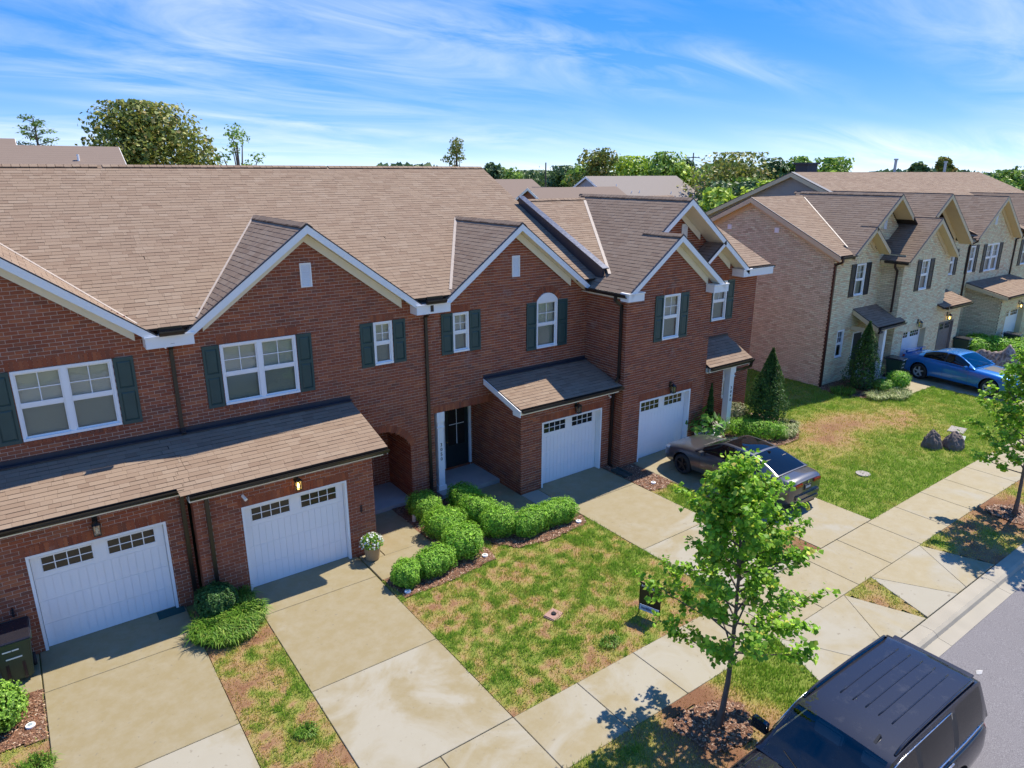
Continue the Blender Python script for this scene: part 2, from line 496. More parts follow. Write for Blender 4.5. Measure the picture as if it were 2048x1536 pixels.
EXPO = 0.145
def shingle_plane(pieces, roof, O, u, v, poly, expo=EXPO, seedoff=0, deck=True, wmin=0.17, wmax=0.42, mat=None, deckmat=None, ragged=(None, None)):
    """O: 3D origin on the roof surface; u along the eave; v up the slope (unit); poly in (u,v)"""
    O = Vector(O); u = Vector(u).normalized(); v = Vector(v).normalized(); n = u.cross(v).normalized()
    if n.z < 0: n = -n
    vs = [p[1] for p in poly]; v0, v1 = min(vs), max(vs); umin, umax = min(p[0] for p in poly), max(p[0] for p in poly)
    k = 0
    while v0 + k * expo < v1:
        va = v0 + k * expo; vb = min(va + expo, v1)
        for a, b in intervals(poly, (va + vb) / 2):
            # where two units share one roof plane the shingles interlock instead of ending on a straight line
            if ragged[0] is not None and a < umin + 0.01: a += 0.17 * math.sin(7.13 * (k + ragged[0]) ** 1.31)
            if ragged[1] is not None and b > umax - 0.01: b += 0.17 * math.sin(7.13 * (k + ragged[1]) ** 1.31)
            x = a - random.uniform(0, 0.25)
            raised = random.random() < 0.5
            while x < b:
                w = random.uniform(wmin, wmax); s0, s1 = max(x, a), min(x + w, b)
                if s1 - s0 > 0.02:
                    t = 0.0070 if raised else 0.0050
                    ln = (vb - va) + 0.03
                    # tilted slab: thick at the lower edge
                    tilt = 0.0055 / ln
                    d = (v - n * tilt).normalized(); nn = (n + v * tilt).normalized()
                    c = O + u * ((s0 + s1) / 2) + v * (va + ln / 2) + n * (0.008 + t / 2 - 0.004)
                    pieces.add(c, u * ((s1 - s0) / 2 - 0.0015), d * (ln / 2), nn * (t / 2 + 0.003), roof, mat)
                x += w; raised = not raised if random.random() < 0.8 else raised
        k += 1
    if deck:
        mb = MB(); pts = [O + u * p[0] + v * p[1] - n * 0.004 for p in poly]
        mb.prism(pts, -n * 0.05)
        return mb
def deck_build(mbs, name, mat, parent):
    big = MB()
    for m in mbs:
        k = len(big.v); big.v += m.v; big.f += [tuple(i + k for i in f) for f in m.f]
    return big.build(name, mat, parent)

# ------------------------------------------------------------------ parts of houses
def window(house, x0, x1, z0, z1, y, twin=False, blind=True, arch=0.0, muntin=True, frame_mat=None, open_blind=0.0, lower_screen=True):
    """sash window facing -Y, its frame outer edge x0..x1, z0..z1; y: wall face"""
    fm = frame_mat or VINYL
    fr = MB(); t = 0.055; ya, yb = y - 0.012, y + 0.10
    fr.box(x0, x1, ya, yb, z1 - t, z1); fr.box(x0, x1, ya - 0.02, yb, z0, z0 + t)
    fr.box(x0, x0 + t, ya, yb, z0 + t, z1 - t); fr.box(x1 - t, x1, ya, yb, z0 + t, z1 - t)
    cols = [(x0 + t, x1 - t)]
    if twin:
        xm = (x0 + x1) / 2; fr.box(xm - 0.055, xm + 0.055, ya, yb, z0 + t, z1 - t); cols = [(x0 + t, xm - 0.055), (xm + 0.055, x1 - t)]
    w = fr.build('window', fm, house)
    if arch:
        cx, hw = (x0 + x1) / 2, (x1 - x0) / 2
        r = (hw * hw + arch * arch) / (2 * arch); cz = z1 + arch - r; a = math.asin(hw / r)
        pts = [(cx + r * math.sin(-a + 2 * a * i / 14), y - 0.015, cz + r * math.cos(-a + 2 * a * i / 14)) for i in range(15)]
        am = MB(); am.prism(pts[::-1], (0, 0.06, 0)); am.build('arch_panel', WHITE, w)
    zm = z0 + (z1 - z0) * 0.5
    for a, b in cols:
        sa = MB(); s = 0.032
        sa.box(a, b, y + 0.02, y + 0.06, zm - 0.025, zm + 0.025)
        for (p, q, yy) in ((z0 + t, zm - 0.025, y + 0.03), (zm + 0.025, z1 - t, y + 0.02)):
            sa.box(a, a + s, yy, yy + 0.035, p, q); sa.box(b - s, b, yy, yy + 0.035, p, q)
            sa.box(a + s, b - s, yy, yy + 0.035, p, p + s); sa.box(a + s, b - s, yy, yy + 0.035, q - s, q)
        sa.build('sash', fm, w)
        if muntin:
            mu = MB(); xm = (a + b) / 2; zq = (zm + z1 - t) / 2
            mu.box(xm - 0.009, xm + 0.009, y + 0.034, y + 0.046, zm + 0.05, z1 - t - s)
            mu.box(a + s, xm - 0.009, y + 0.034, y + 0.046, zq - 0.009, zq + 0.009); mu.box(xm + 0.009, b - s, y + 0.034, y + 0.046, zq - 0.009, zq + 0.009)
            mu.build('muntin', fm, w)
        for (p, q, yy, gm) in ((z0 + t + s, zm - 0.025 - s, y + 0.045, GLASS_SCREEN if lower_screen else GLASS), (zm + 0.025 + s, z1 - t - s, y + 0.05, GLASS)):
            pn = MB(); pn.quad((a + s, yy, p), (b - s, yy, p), (b - s, yy, q), (a + s, yy, q)); pn.build('pane', gm, w)
        if blind:
            bl = MB(); z = z1 - t - 0.02
            zlow = z0 + t + open_blind * (z1 - z0)
            while z > zlow:
                bl.obox(((a + b) / 2, y + 0.13, z), ((b - a) / 2 - 0.01, 0, 0), (0, 0.010, -0.0245), (0, 0.0007, 0.0004)); z -= 0.044
            bl.build('blind', BLIND, w)
    back = MB(); back.box(x0 + 0.01, x1 - 0.01, y + 0.36, y + 0.38, z0, z1); back.build('dark_backing', DARKROOM, w)  # near-black sheet behind the blind, its colour stands in for the room's shade
    return w
def shutter(house, x0, x1, z0, z1, y, mat):
    d = MB(); t = 0.055; ya, yb = y - 0.035, y - 0.003
    d.box(x0, x0 + t, ya, yb, z0, z1); d.box(x1 - t, x1, ya, yb, z0, z1)
    zm = z0 + (z1 - z0) * 0.52; rails = [(z0, z0 + 0.08), (zm - 0.045, zm + 0.045), (z1 - 0.08, z1)]
    for a, b in rails: d.box(x0 + t, x1 - t, ya, yb, a, b)
    s = d.build('shutter', mat, house)
    for a, b in ((z0 + 0.08, zm - 0.045), (zm + 0.045, z1 - 0.08)):
        p = MB(); yi = ya + 0.020
        p.box(x0 + t, x1 - t, yi, yb, a, b)
        k = 0.028; i0, i1, j0, j1 = x0 + t + 0.008, x1 - t - 0.008, a + 0.012, b - 0.012
        p.add([(i0, yi, j0), (i1, yi, j0), (i1, yi, j1), (i0, yi, j1), (i0 + k, yi - 0.014, j0 + k), (i1 - k, yi - 0.014, j0 + k), (i1 - k, yi - 0.014, j1 - k), (i0 + k, yi - 0.014, j1 - k)],
              [(4, 5, 6, 7), (0, 1, 5, 4), (1, 2, 6, 5), (2, 3, 7, 6), (3, 0, 4, 7)])
        p.build('panel', mat, s)
    return s
def garage_door(house, x0, x1, z0, z1, y, recess=0.22, mat=None, trim=None, window_rows=True):
    mat = mat or DOORWHITE; trim = trim or WHITE
    jb = MB(); t = 0.055
    jb.box(x0, x0 + t, y - 0.012, y + recess, z0, z1); jb.box(x1 - t, x1, y - 0.012, y + recess, z0, z1); jb.box(x0 + t, x1 - t, y - 0.012, y + recess, z1 - t, z1)
    jamb = jb.build('door_jamb', trim, house)
    a, b, top = x0 + t + 0.006, x1 - t - 0.006, z1 - t - 0.006; yd = y + recess - 0.05
    dr = MB(); dr.box(a, b, yd + 0.012, yd + 0.045, z0 + 0.012, top)
    door = dr.build('garage_door', mat, house)
    nsec = 4; hs = (top - z0 - 0.012) / nsec; gap = 0.004
    w = b - a; gw = w * 0.385; gl = [(a + w * 0.065, a + w * 0.065 + gw), (b - w * 0.065 - gw, b - w * 0.065)]
    wz0, wz1 = top - hs * 0.80, top - hs * 0.13
    npl = 16; st = w / npl
    for k in range(nsec):
        p = MB(); za, zb = z0 + 0.012 + k * hs + gap / 2, z0 + 0.012 + (k + 1) * hs - gap / 2
        if k < nsec - 1 or not window_rows:
            for i in range(npl): p.box(a + i * st + 0.003, a + (i + 1) * st - 0.003, yd, yd + 0.0115, za, zb)
        else:
            xs = [a, gl[0][0], gl[0][1], gl[1][0], gl[1][1], b]
            p.box(xs[0], xs[1], yd, yd + 0.0115, za, zb); p.box(xs[2], xs[3], yd, yd + 0.0115, za, zb); p.box(xs[4], xs[5], yd, yd + 0.0115, za, zb)
            for g in gl: p.box(g[0], g[1], yd, yd + 0.0115, za, wz0); p.box(g[0], g[1], yd, yd + 0.0115, wz1, zb)
        p.build('door_section', mat, door)
    if window_rows:
        for g in gl:
            f = MB(); e = 0.022
            f.box(g[0], g[1], yd - 0.012, yd - 0.0005, wz1 - e, wz1 + 0.01); f.box(g[0], g[1], yd - 0.012, yd - 0.0005, wz0 - 0.01, wz0 + e)
            f.box(g[0], g[0] + e, yd - 0.012, yd - 0.0005, wz0 + e, wz1 - e); f.box(g[1] - e, g[1], yd - 0.012, yd - 0.0005, wz0 + e, wz1 - e)
            cw = (g[1] - g[0] - 2 * e) / 4; rh = (wz1 - wz0 - 2 * e) / 2
            for i in range(1, 4): f.box(g[0] + e + i * cw - 0.009, g[0] + e + i * cw + 0.009, yd - 0.011, yd - 0.0005, wz0 + e, wz1 - e)
            f.box(g[0] + e, g[1] - e, yd - 0.0105, yd - 0.0005, (wz0 + wz1) / 2 - 0.009, (wz0 + wz1) / 2 + 0.009)
            wf = f.build('window_grille', mat, door)
            for i in range(4):
                for j in range(2):
                    pn = MB(); xa, za = g[0] + e + i * cw + 0.009, wz0 + e + j * rh + 0.004
                    pn.box(xa, xa + cw - 0.018, yd - 0.004, yd + 0.011, za, za + rh - 0.008); pn.build('pane', DARKGLASS, door)
    return door
def lantern(house, x, y, z, lit=False, mat=None):
    b = MB(); mat = mat or IRON
    b.box(x - 0.05, x + 0.05, y - 0.02, y - 0.002, z + 0.05, z + 0.26)
    b.tube([(x, y - 0.02, z + 0.20), (x, y - 0.10, z + 0.25), (x, y - 0.15, z + 0.20)], 0.012, 6)
    b.add([(x - 0.085, y - 0.235, z + 0.12), (x + 0.085, y - 0.235, z + 0.12), (x + 0.085, y - 0.065, z + 0.12), (x - 0.085, y - 0.065, z + 0.12), (x, y - 0.15, z + 0.21)], [(0, 1, 4), (1, 2, 4), (2, 3, 4), (3, 0, 4), (3, 2, 1, 0)])
    b.box(x - 0.07, x + 0.07, y - 0.22, y - 0.08, z - 0.12, z - 0.10)
    for sx in (-1, 1):
        for sy in (-1, 1): b.box(x + sx * 0.062 - 0.008, x + sx * 0.062 + 0.008, y - 0.15 + sy * 0.062 - 0.008, y - 0.15 + sy * 0.062 + 0.008, z - 0.10, z + 0.12)
    o = b.build('wall_lantern', mat, house)
    g = MB(); g.box(x - 0.056, x + 0.056, y - 0.206, y - 0.094, z - 0.098, z + 0.118); g.build('lamp_glass', LAMPGLASS, o)
    c = MB(); c.tube([(x, y - 0.15, z - 0.08), (x, y - 0.15, z + 0.0), (x, y - 0.15, z + 0.05)], [0.022, 0.030, 0.012], 8); c.build('bulb', BULB if lit else BLIND, o)
    return o
def downspout(house, pts, mat=None, w=0.085, d=0.065):
    b = MB()
    for p, q in zip(pts[:-1], pts[1:]):
        dv = (Vector(q) - Vector(p)).normalized()
        up = Vector((0, -1, 0)) if abs(dv.y) < 0.9 else Vector((0, 0, 1))
        b.bar(Vector(p) - dv * 0.03, Vector(q) + dv * 0.03, up, w, d)
    return b.build('downspout', mat or BRONZE, house)
def gutter(house, p, q, out, mat=None):
    """K-shaped gutter from p to q (back top edge), opening upwards; out: outward direction"""
    p, q, out = Vector(p), Vector(q), Vector(out).normalized(); Z = Vector((0, 0, 1))
    prof = [(0, 0), (0, -0.11), (0.07, -0.11), (0.09, -0.07), (0.12, -0.03), (0.12, 0.0), (0.105, 0.0), (0.105, -0.03), (0.07, -0.095), (0.012, -0.095), (0.012, 0)]
    b = MB(); n = len(prof)
    vs = [e + out * a + Z * c for e in (p, q) for a, c in prof]
    fs = [tuple(range(n - 1, -1, -1)), tuple(range(n, 2 * n))] + [(i, (i + 1) % n, n + (i + 1) % n, n + i) for i in range(n)]
    b.add(vs, fs)
    return b.build('gutter', mat or BRONZE, house)
def rake(house, x0, z0, x1, z1, y, h=0.2, mat=None, soffit_depth=0.34, soffit_mat=None, frieze=0.22):
    """sloped bargeboard in the plane y (top edge through the two points), soffit behind it and a frieze board on the wall"""
    mat = mat or WHITE
    b = MB(); p0, p1 = Vector((x0, y, z0)), Vector((x1, y, z1)); dn = Vector((0, 0, -1))
    b.prism([p0, p1, p1 + dn * h, p0 + dn * h], (0, -0.03, 0))
    r = b.build('bargeboard', mat, house)
    s = MB(); e = 0.045
    s.prism([p0 + dn * (h - e), p1 + dn * (h - e), p1 + dn * (h - e + 0.015), p0 + dn * (h - e + 0.015)], (0, soffit_depth, 0)); s.build('soffit', soffit_mat or CREAMTRIM, r)
    if frieze:
        f = MB(); yy = y + soffit_depth - 0.035
        cut = min(0.55, abs(p1.x - p0.x) * 0.4); sl_ = (p1.z - p0.z) / (p1.x - p0.x)      # stop short of the cornice return
        if p0.z < p1.z: p0 = p0 + Vector((cut, 0, cut * sl_)) * (1 if p1.x > p0.x else -1)
        else: p1 = p1 - Vector((cut, 0, cut * sl_)) * (1 if p1.x > p0.x else -1)
        f.prism([p0 + Vector((0, yy - y, -h + 0.02)), p1 + Vector((0, yy - y, -h + 0.02)), p1 + Vector((0, yy - y, -h - frieze)), p0 + Vector((0, yy - y, -h - frieze))], (0, 0.03, 0)); f.build('frieze_board', soffit_mat or CREAMTRIM, r)
    # dark drip edge on top
    p0, p1 = Vector((x0, y, z0)), Vector((x1, y, z1))
    g = MB(); g.prism([p0 + Vector((0, -0.034, 0.03)), p1 + Vector((0, -0.034, 0.03)), p1 + Vector((0, -0.034, -0.004)), p0 + Vector((0, -0.034, -0.004))], (0, 0.05, 0)); g.build('drip_edge', FLASH, r)
    return r
def ridge_caps(pieces, roof, p, q, sl, step=0.16, mat=None):
    """cap shingles along the ridge p-q; sl: half slopes (rise per run) both sides perpendicular"""
    p, q = Vector(p), Vector(q); d = (q - p); ln = d.length; d.normalize(); side = Vector((0, 0, 1)).cross(d).normalized()
    cnt = int(ln / step)
    for i in range(cnt):
        c0 = p + d * ((i + 0.5) * step)
        for s in (-1, 1):
            vv = (side * s - Vector((0, 0, sl))).normalized(); nn = (Vector((0, 0, 1)) + side * s * sl).normalized()
            pieces.add(c0 + vv * 0.08 + nn * 0.032, d * (step / 2 + 0.01), vv * 0.085, (nn + d * 0.05).normalized() * 0.006, roof, mat)
def text_obj(txt, size, mat, name, parent, loc, rot=(math.pi / 2, 0, 0), world=True, ext=0.004, align='CENTER'):
    cu = bpy.data.curves.new(name, 'FONT'); cu.body = txt; cu.size = size; cu.extrude = ext; cu.align_x = align; cu.align_y = 'CENTER'; cu.resolution_u = 2
    t = bpy.data.objects.new(name, cu); COL.objects.link(t)
    dg = bpy.context.evaluated_depsgraph_get()
    me = bpy.data.meshes.new_from_object(t.evaluated_get(dg)); bpy.data.objects.remove(t, do_unlink=True); bpy.data.curves.remove(cu)
    me.name = name; me.materials.clear(); me.materials.append(mat)
    o = bpy.data.objects.new(name, me); COL.objects.link(o)
    attach(o, parent, world); base = o.location.copy(); o.location = base + Vector(loc); o.rotation_euler = rot
    return o
# ------------------------------------------------------------------ red brick row: four townhouses
UX, NY = (1, 0, 0), (0, -1, 0)
YW = 2.33                      # main facade plane
EAVE_Y, EAVE_Z, PITCH = 1.98, 6.21, 0.506
RIDGE_Y, RIDGE_Z = 8.86, 6.21 + 0.506 * (8.86 - 1.98)
VM = Vector((0, 1, PITCH)).normalized()
LM = (Vector((0, RIDGE_Y - EAVE_Y, RIDGE_Z - EAVE_Z))).length
RG = 0.75                      # pitch of the front gables
def side_v(sgn, pitch=RG):     # up-slope direction of a gable side; sgn=+1: rises towards +X
    return Vector((sgn, 0, pitch)).normalized()
def gable_plane(pieces, roof, xr, zr, sgn, run, y0, yback, pitch=RG, extra=0.2, mat=None):
    """one side of a front gable: ridge at (xr,zr), going down 'run' metres away from it; sgn=+1 for the left side.
    yback(z) gives the depth where it dies into the roof behind"""
    s = math.sqrt(1 + pitch * pitch); Lv = run * s
    O = Vector((xr - sgn * run, y0, zr - pitch * run)); v = side_v(sgn, pitch)
    ys = [(0.0, yback(O.z)), (Lv, yback(zr))]
    poly = [(0, 0)] + [(max(0.02, b - y0 + extra), a) for a, b in ys] + [(0, Lv)]
    return shingle_plane(pieces, roof, O, (0, 1, 0), v, poly, mat=mat)
def main_back(z): return EAVE_Y + (z - EAVE_Z) / PITCH
def rear_and_floor(house, x0, x1, yb, zt, mat):
    b = MB(); b.box(x0, x1, yb, yb + 0.1, 0, zt); b.build('rear_wall', mat, house)

def townhouse_common(house, x0, x1, shp, notch=None, ragged=(None, None)):
    roof = bpy.data.objects.new('roof', bpy.data.meshes.new('roof')); link(roof); attach(roof, house)
    na, nb, vn = max(notch[0] - x0, 0.0), notch[1] - x0, 0.58 / VM.y      # the eave is open under the front gable
    bot = [(0, vn), (nb, vn), (nb, 0)] if na <= 0 else [(0, 0), (na, 0), (na, vn), (nb, vn), (nb, 0)]
    decks = [shingle_plane(shp, roof, (x0, EAVE_Y, EAVE_Z), UX, VM, bot + [(x1 - x0, 0), (x1 - x0, LM), (0, LM)], ragged=ragged)]
    mb = MB(); mb.prism([(x0, RIDGE_Y + 0.02, RIDGE_Z - 0.02), (x1, RIDGE_Y + 0.02, RIDGE_Z - 0.02), (x1, RIDGE_Y + 7.2, RIDGE_Z - 3.65), (x0, RIDGE_Y + 7.2, RIDGE_Z - 3.65)], (0, 0, -0.06)); decks.append(mb)
    ridge_caps(shp, roof, (x0, RIDGE_Y, RIDGE_Z), (x1, RIDGE_Y, RIDGE_Z), PITCH, 0.2)
    return roof, decks
def finish_roof(roof, decks):
    big = MB()
    for m in decks:
        if m is None: continue
        k = len(big.v); big.v += m.v; big.f += [tuple(i + k for i in f) for f in m.f]
    roof.data.from_pydata([tuple(v) for v in big.v], [], big.f); roof.data.update(); roof.data.materials.append(FELT)
def shed(shp, roof, x0, x1, y0, z0, y1, z1, mat=None, ragged=(None, None)):
    v = Vector((0, y1 - y0, z1 - z0)); 
    return shingle_plane(shp, roof, (x0, y0, z0), UX, v, [(0, 0), (x1 - x0, 0), (x1 - x0, v.length), (0, v.length)], mat=mat, ragged=ragged)
def eave_trim(house, x0, x1, y, z, depth, mat=None, h=0.17):
    """fascia board under a horizontal eave and the soffit behind it"""
    b = MB(); b.box(x0, x1, y, y + 0.03, z - h, z - 0.02); f = b.build('fascia', mat or CREAMTRIM, house)
    s = MB(); s.box(x0, x1, y + 0.03, y + depth, z - h, z - h + 0.015); s.build('soffit', mat or CREAMTRIM, f)
    return f
def cornice_return(house, x0, x1, y0, y1, z0, z1, mat=None):
    b = MB(); b.box(x0, x1, y0, y1, z0, z1); b.box(x0 - 0.02, x1 + 0.02, y0 - 0.025, y1, z1, z1 + 0.035)
    return b.build('cornice_return', mat or WHITE, house)
def wall_base(x): return gz(x) - 0.05
def vent(house, x0, x1, z0, z1, y, mat=None):
    b = MB(); e = 0.03; b.box(x0, x1, y - 0.03, y, z1 - e, z1); b.box(x0, x1, y - 0.03, y, z0, z0 + e); b.box(x0, x0 + e, y - 0.03, y, z0 + e, z1 - e); b.box(x1 - e, x1, y - 0.03, y, z0 + e, z1 - e)
    o = b.build('gable_vent', mat or VINYL, house)
    s = MB(); z = z0 + e
    while z < z1 - e - 0.03:
        s.obox(((x0 + x1) / 2, y - 0.012, z + 0.022), ((x1 - x0) / 2 - e, 0, 0), (0, 0.011, 0.018), (0, 0.002, -0.0015)); z += 0.042
    s.build('louvre', mat or VINYL, o)
    return o

# ---- unit A (left edge)
hA = thing('brick_townhouse', 'red brick townhouse cut off by the left edge, green bin at its garage', 'townhouse', (0, 2.3, 0), 'red brick row houses')
pA = Pieces('brick', 'brickwork', RED); sA = Pieces('shingle', 'shingles', SHING)
GA = (-0.53, 8.31)
wA = brick_wall(hA, pA, (0, YW), UX, NY, [(-3.4, 3.3), (2.75, 3.3), (2.75, 6.05), (2.55, 6.05), (GA[0], 8.2), (-3.4, 6.05)], [(-0.297, 4.067, 1.56, 5.593)])
soldier(pA, wA, (0, YW), UX, NY, -0.36, 1.63, 5.60); soldier(pA, wA, (0, YW), UX, NY, -0.30, 1.57, 3.965, 0.09, proud=0.02)
YGA = 0.742
gA = brick_wall(hA, pA, (0, YGA), UX, NY, [(-2.6, -0.05), (2.39, -0.05), (2.39, 2.93), (-2.6, 2.93)], [(-0.655, -0.1, 1.909, 2.2)])
soldier(pA, gA, (0, YGA), UX, NY, -0.72, 1.98, 2.205)
window(hA, -0.297, 1.56, 4.067, 5.593, YW, twin=True)
shutter(hA, 1.575, 1.975, 4.05, 5.60, YW, TEAL); shutter(hA, -0.715, -0.315, 4.05, 5.60, YW, TEAL)
garage_door(hA, -0.655, 1.909, 0.0, 2.2, YGA, 0.16)
lantern(hA, 0.62, YGA, 2.47)
roofA, dA = townhouse_common(hA, -4.2, 2.75, sA, (-4.2, GA[0] + 2.55), (None, 3))
dA.append(gable_plane(sA, roofA, GA[0], GA[1], -1, 3.32, EAVE_Y - 0.03, main_back))
dA.append(gable_plane(sA, roofA, GA[0], GA[1], 1, 3.32, EAVE_Y - 0.03, main_back))
ridge_caps(sA, roofA, (GA[0], EAVE_Y - 0.03, GA[1]), (GA[0], main_back(GA[1]), GA[1]), RG)
dA.append(shed(sA, roofA, -2.9, 2.33, 0.3785, 3.036, YW - 0.02, 3.598, ragged=(None, 4)))
finish_roof(roofA, dA)
rake(hA, GA[0], GA[1] - 0.01, 2.62, GA[1] - 0.01 - RG * (2.62 - GA[0]), EAVE_Y - 0.02)
rake(hA, GA[0] - 3.1, GA[1] - 0.01 - RG * 3.1, GA[0], GA[1] - 0.01, EAVE_Y - 0.02)
eave_trim(hA, -2.9, 2.33, 0.40, 3.03, 0.33); gutter(hA, (-2.9, 0.395, 3.03), (2.30, 0.395, 3.03), (0, -1, 0))
b = MB(); b.box(-2.9, 2.75, YW - 0.025, YW - 0.004, 3.58, 3.72); b.box(-2.9, 2.75, YW - 0.16, YW - 0.02, 3.605, 3.625); b.build('wall_flashing', FLASH, hA)
downspout(hA, [(2.28, 0.45, 2.95), (2.28, 0.66, 2.80), (2.28, 0.68, 0.12), (2.28, 0.50, 0.04)])
b = MB()
for k in range(7): b.tube([(-1.05 - 0.02 * (k % 2), YGA - 0.015, 1.0 + k * 0.03), (-1.03 + 0.02 * (k % 2), YGA - 0.03, 1.02 + k * 0.03)], 0.012, 6)
b.build('hose_hook', IRON, hA)

# ---- unit B (arched entry)
hB = thing('brick_townhouse', 'red brick townhouse with arched brick entry and lit lantern over its garage', 'townhouse', (6, 2.3, 0), 'red brick row houses')
pB = Pieces('brick', 'brickwork', RED); sB = Pieces('shingle', 'shingles', SHING)
GB = (6.06, 8.315)
arch_cx, arch_r, arch_z = 7.86, 0.98, 1.46
aa = math.asin(0.91 / arch_r)
arch_poly = [(arch_cx - 0.91, -0.1), (arch_cx + 0.91, -0.1)] + [(arch_cx + arch_r * math.sin(aa - 2 * aa * i / 16), arch_z + arch_r * math.cos(aa - 2 * aa * i / 16)) for i in range(17)]
arch_out = [(arch_cx - 1.05, 1.9)] + [(arch_cx + 1.05, 1.9)] + [(arch_cx + (arch_r + .19) * math.sin(aa - 2 * aa * i / 16), arch_z + (arch_r + .19) * math.cos(aa - 2 * aa * i / 16)) for i in range(17)]
wB = brick_wall(hB, pB, (0, YW), UX, NY, [(2.75, -0.05), (9.44, -0.05), (9.44, 6.05), (9.1, 6.05), (GB[0], 8.2), (3.0, 6.05), (2.75, 6.05)],
                [(3.82, 4.075, 5.662, 5.585), (7.793, 4.433, 8.353, 5.632), arch_poly, (2.75, -0.1, 6.55, 3.3)])
soldier(pB, wB, (0, YW), UX, NY, 3.76, 5.73, 5.592); soldier(pB, wB, (0, YW), UX, NY, 3.81, 5.67, 3.975, 0.09, proud=0.02)
soldier(pB, wB, (0, YW), UX, NY, 7.73, 8.42, 5.64); soldier(pB, wB, (0, YW), UX, NY, 7.78, 8.37, 4.335, 0.09, proud=0.02)
arch_bricks(pB, wB, (0, YW), UX, NY, arch_cx, arch_z, arch_r, math.pi / 2 - aa, math.pi / 2 + aa)
YGB = 0.431
gB = brick_wall(hB, pB, (0, YGB), UX, NY, [(2.45, -0.05), (6.69, -0.05), (6.69, 2.84), (2.45, 2.84)], [(3.437, -0.1, 5.973, 2.2)])
soldier(pB, gB, (0, YGB), UX, NY, 3.37, 6.04, 2.205)
brick_wall(hB, pB, (2.45, YGB + 0.045), (0, 1, 0), (-1, 0, 0), [(0, -0.05), (0.28, -0.05), (0.28, 2.9), (0, 2.84)])
brick_wall(hB, pB, (6.69, YGB + 0.045), (0, 1, 0), (1, 0, 0), [(0, -0.05), (1.84, -0.05), (1.84, 3.3), (0, 2.84)])
# entry recess behind the arch
brick_wall(hB, pB, (8.77, YW + 0.045), (0, 1, 0), (-1, 0, 0), [(0, -0.05), (1.5, -0.05), (1.5, 2.45), (0, 2.2)])
brick_wall(hB, pB, (0, YW + 1.55), UX, NY, [(6.6, -0.05), (8.8, -0.05), (8.8, 2.6), (6.6, 2.6)])
b = MB(); b.box(6.55, 8.8, YW + 0.05, YW + 1.55, 2.46, 2.5); b.build('entry_ceiling', CREAMTRIM, hB)
b = MB(); b.box(6.96, 8.765, YW - 0.02, YW + 1.53, -0.05, 0.11); b.build('porch_slab', simple('porch_concrete', (0.36, 0.34, 0.31), 0.85, var=0.2), hB)
window(hB, 3.82, 5.662, 4.075, 5.585, YW, twin=True); window(hB, 7.793, 8.353, 4.433, 5.632, YW)
for a in ((3.42, 3.80), (5.68, 6.06)): shutter(hB, a[0], a[1], 4.06, 5.59, YW, TEAL)
for a in ((7.405, 7.775), (8.375, 8.745)): shutter(hB, a[0], a[1], 4.42, 5.64, YW, TEAL)
vent(hB, 5.92, 6.21, 6.76, 7.36, YW)
garage_door(hB, 3.437, 5.973, 0.0, 2.2, YGB, 0.18)
lantern(hB, 4.735, YGB, 2.47, lit=True)
b = MB(); b.tube([(3.51, YGB, 2.47), (3.51, YGB - 0.06, 2.48)], 0.02, 8); b.tube([(3.49, YGB - 0.03, 2.5), (3.53, YGB - 0.16, 2.43)], [0.035, 0.04], 10); b.build('security_camera', VINYL, hB)
roofB, dB = townhouse_common(hB, 2.75, 9.45, sB, (GB[0] - 2.55, GB[0] + 2.55), (3, 5))
dB.append(gable_plane(sB, roofB, GB[0], GB[1], 1, 3.25, EAVE_Y - 0.03, main_back)); dB.append(gable_plane(sB, roofB, GB[0], GB[1], -1, 3.3, EAVE_Y - 0.03, main_back))
ridge_caps(sB, roofB, (GB[0], EAVE_Y - 0.03, GB[1]), (GB[0], main_back(GB[1]) + 0.1, GB[1]), RG)
dB.append(shed(sB, roofB, 2.335, 6.99, 0.10, 2.955, YW - 0.02, 3.598, ragged=(2, None)))
finish_roof(roofB, dB)
rake(hB, 2.95, GB[1] - 0.01 - RG * (GB[0] - 2.95), GB[0], GB[1] - 0.01, EAVE_Y - 0.02); rake(hB, GB[0], GB[1] - 0.01, 9.2, GB[1] - 0.01 - RG * (9.2 - GB[0]), EAVE_Y - 0.02)
cornice_return(hB, 2.22, 3.22, EAVE_Y - 0.06, YW - 0.01, 5.78, 6.02)
gutter(hB, (2.50, EAVE_Y - 0.09, 6.16), (3.02, EAVE_Y - 0.09, 6.16), (0, -1, 0))
b = MB(); b.box(2.52, 3.0, EAVE_Y - 0.05, EAVE_Y - 0.02, 6.12, 6.235); b.build('splash_guard', BRONZE, hB)
eave_trim(hB, 2.335, 6.86, 0.10, 2.94, 0.33); gutter(hB, (2.345, 0.095, 2.94), (6.985, 0.095, 2.94), (0, -1, 0))
b = MB(); b.prism([(6.96, 0.10, 2.93), (6.96, YW - 0.03, 3.57), (6.96, YW - 0.03, 3.40), (6.96, 0.10, 2.78)], (0.02, 0, 0)); b.build('bargeboard', WHITE, hB)
b = MB(); b.box(2.75, 7.0, YW - 0.025, YW - 0.004, 3.58, 3.72); b.box(2.75, 7.0, YW - 0.16, YW - 0.02, 3.603, 3.623); b.build('wall_flashing', FLASH, hB)
downspout(hB, [(2.76, EAVE_Y - 0.02, 6.03), (2.76, EAVE_Y - 0.02, 5.86), (2.76, YW - 0.05, 5.66), (2.76, YW - 0.05, 3.72), (2.76, YW - 0.16, 3.64)])
downspout(hB, [(2.72, 0.17, 2.83), (2.72, 0.36, 2.68), (2.72, YGB - 0.045, 0.12), (2.72, 0.24, 0.04)])
b = MB()
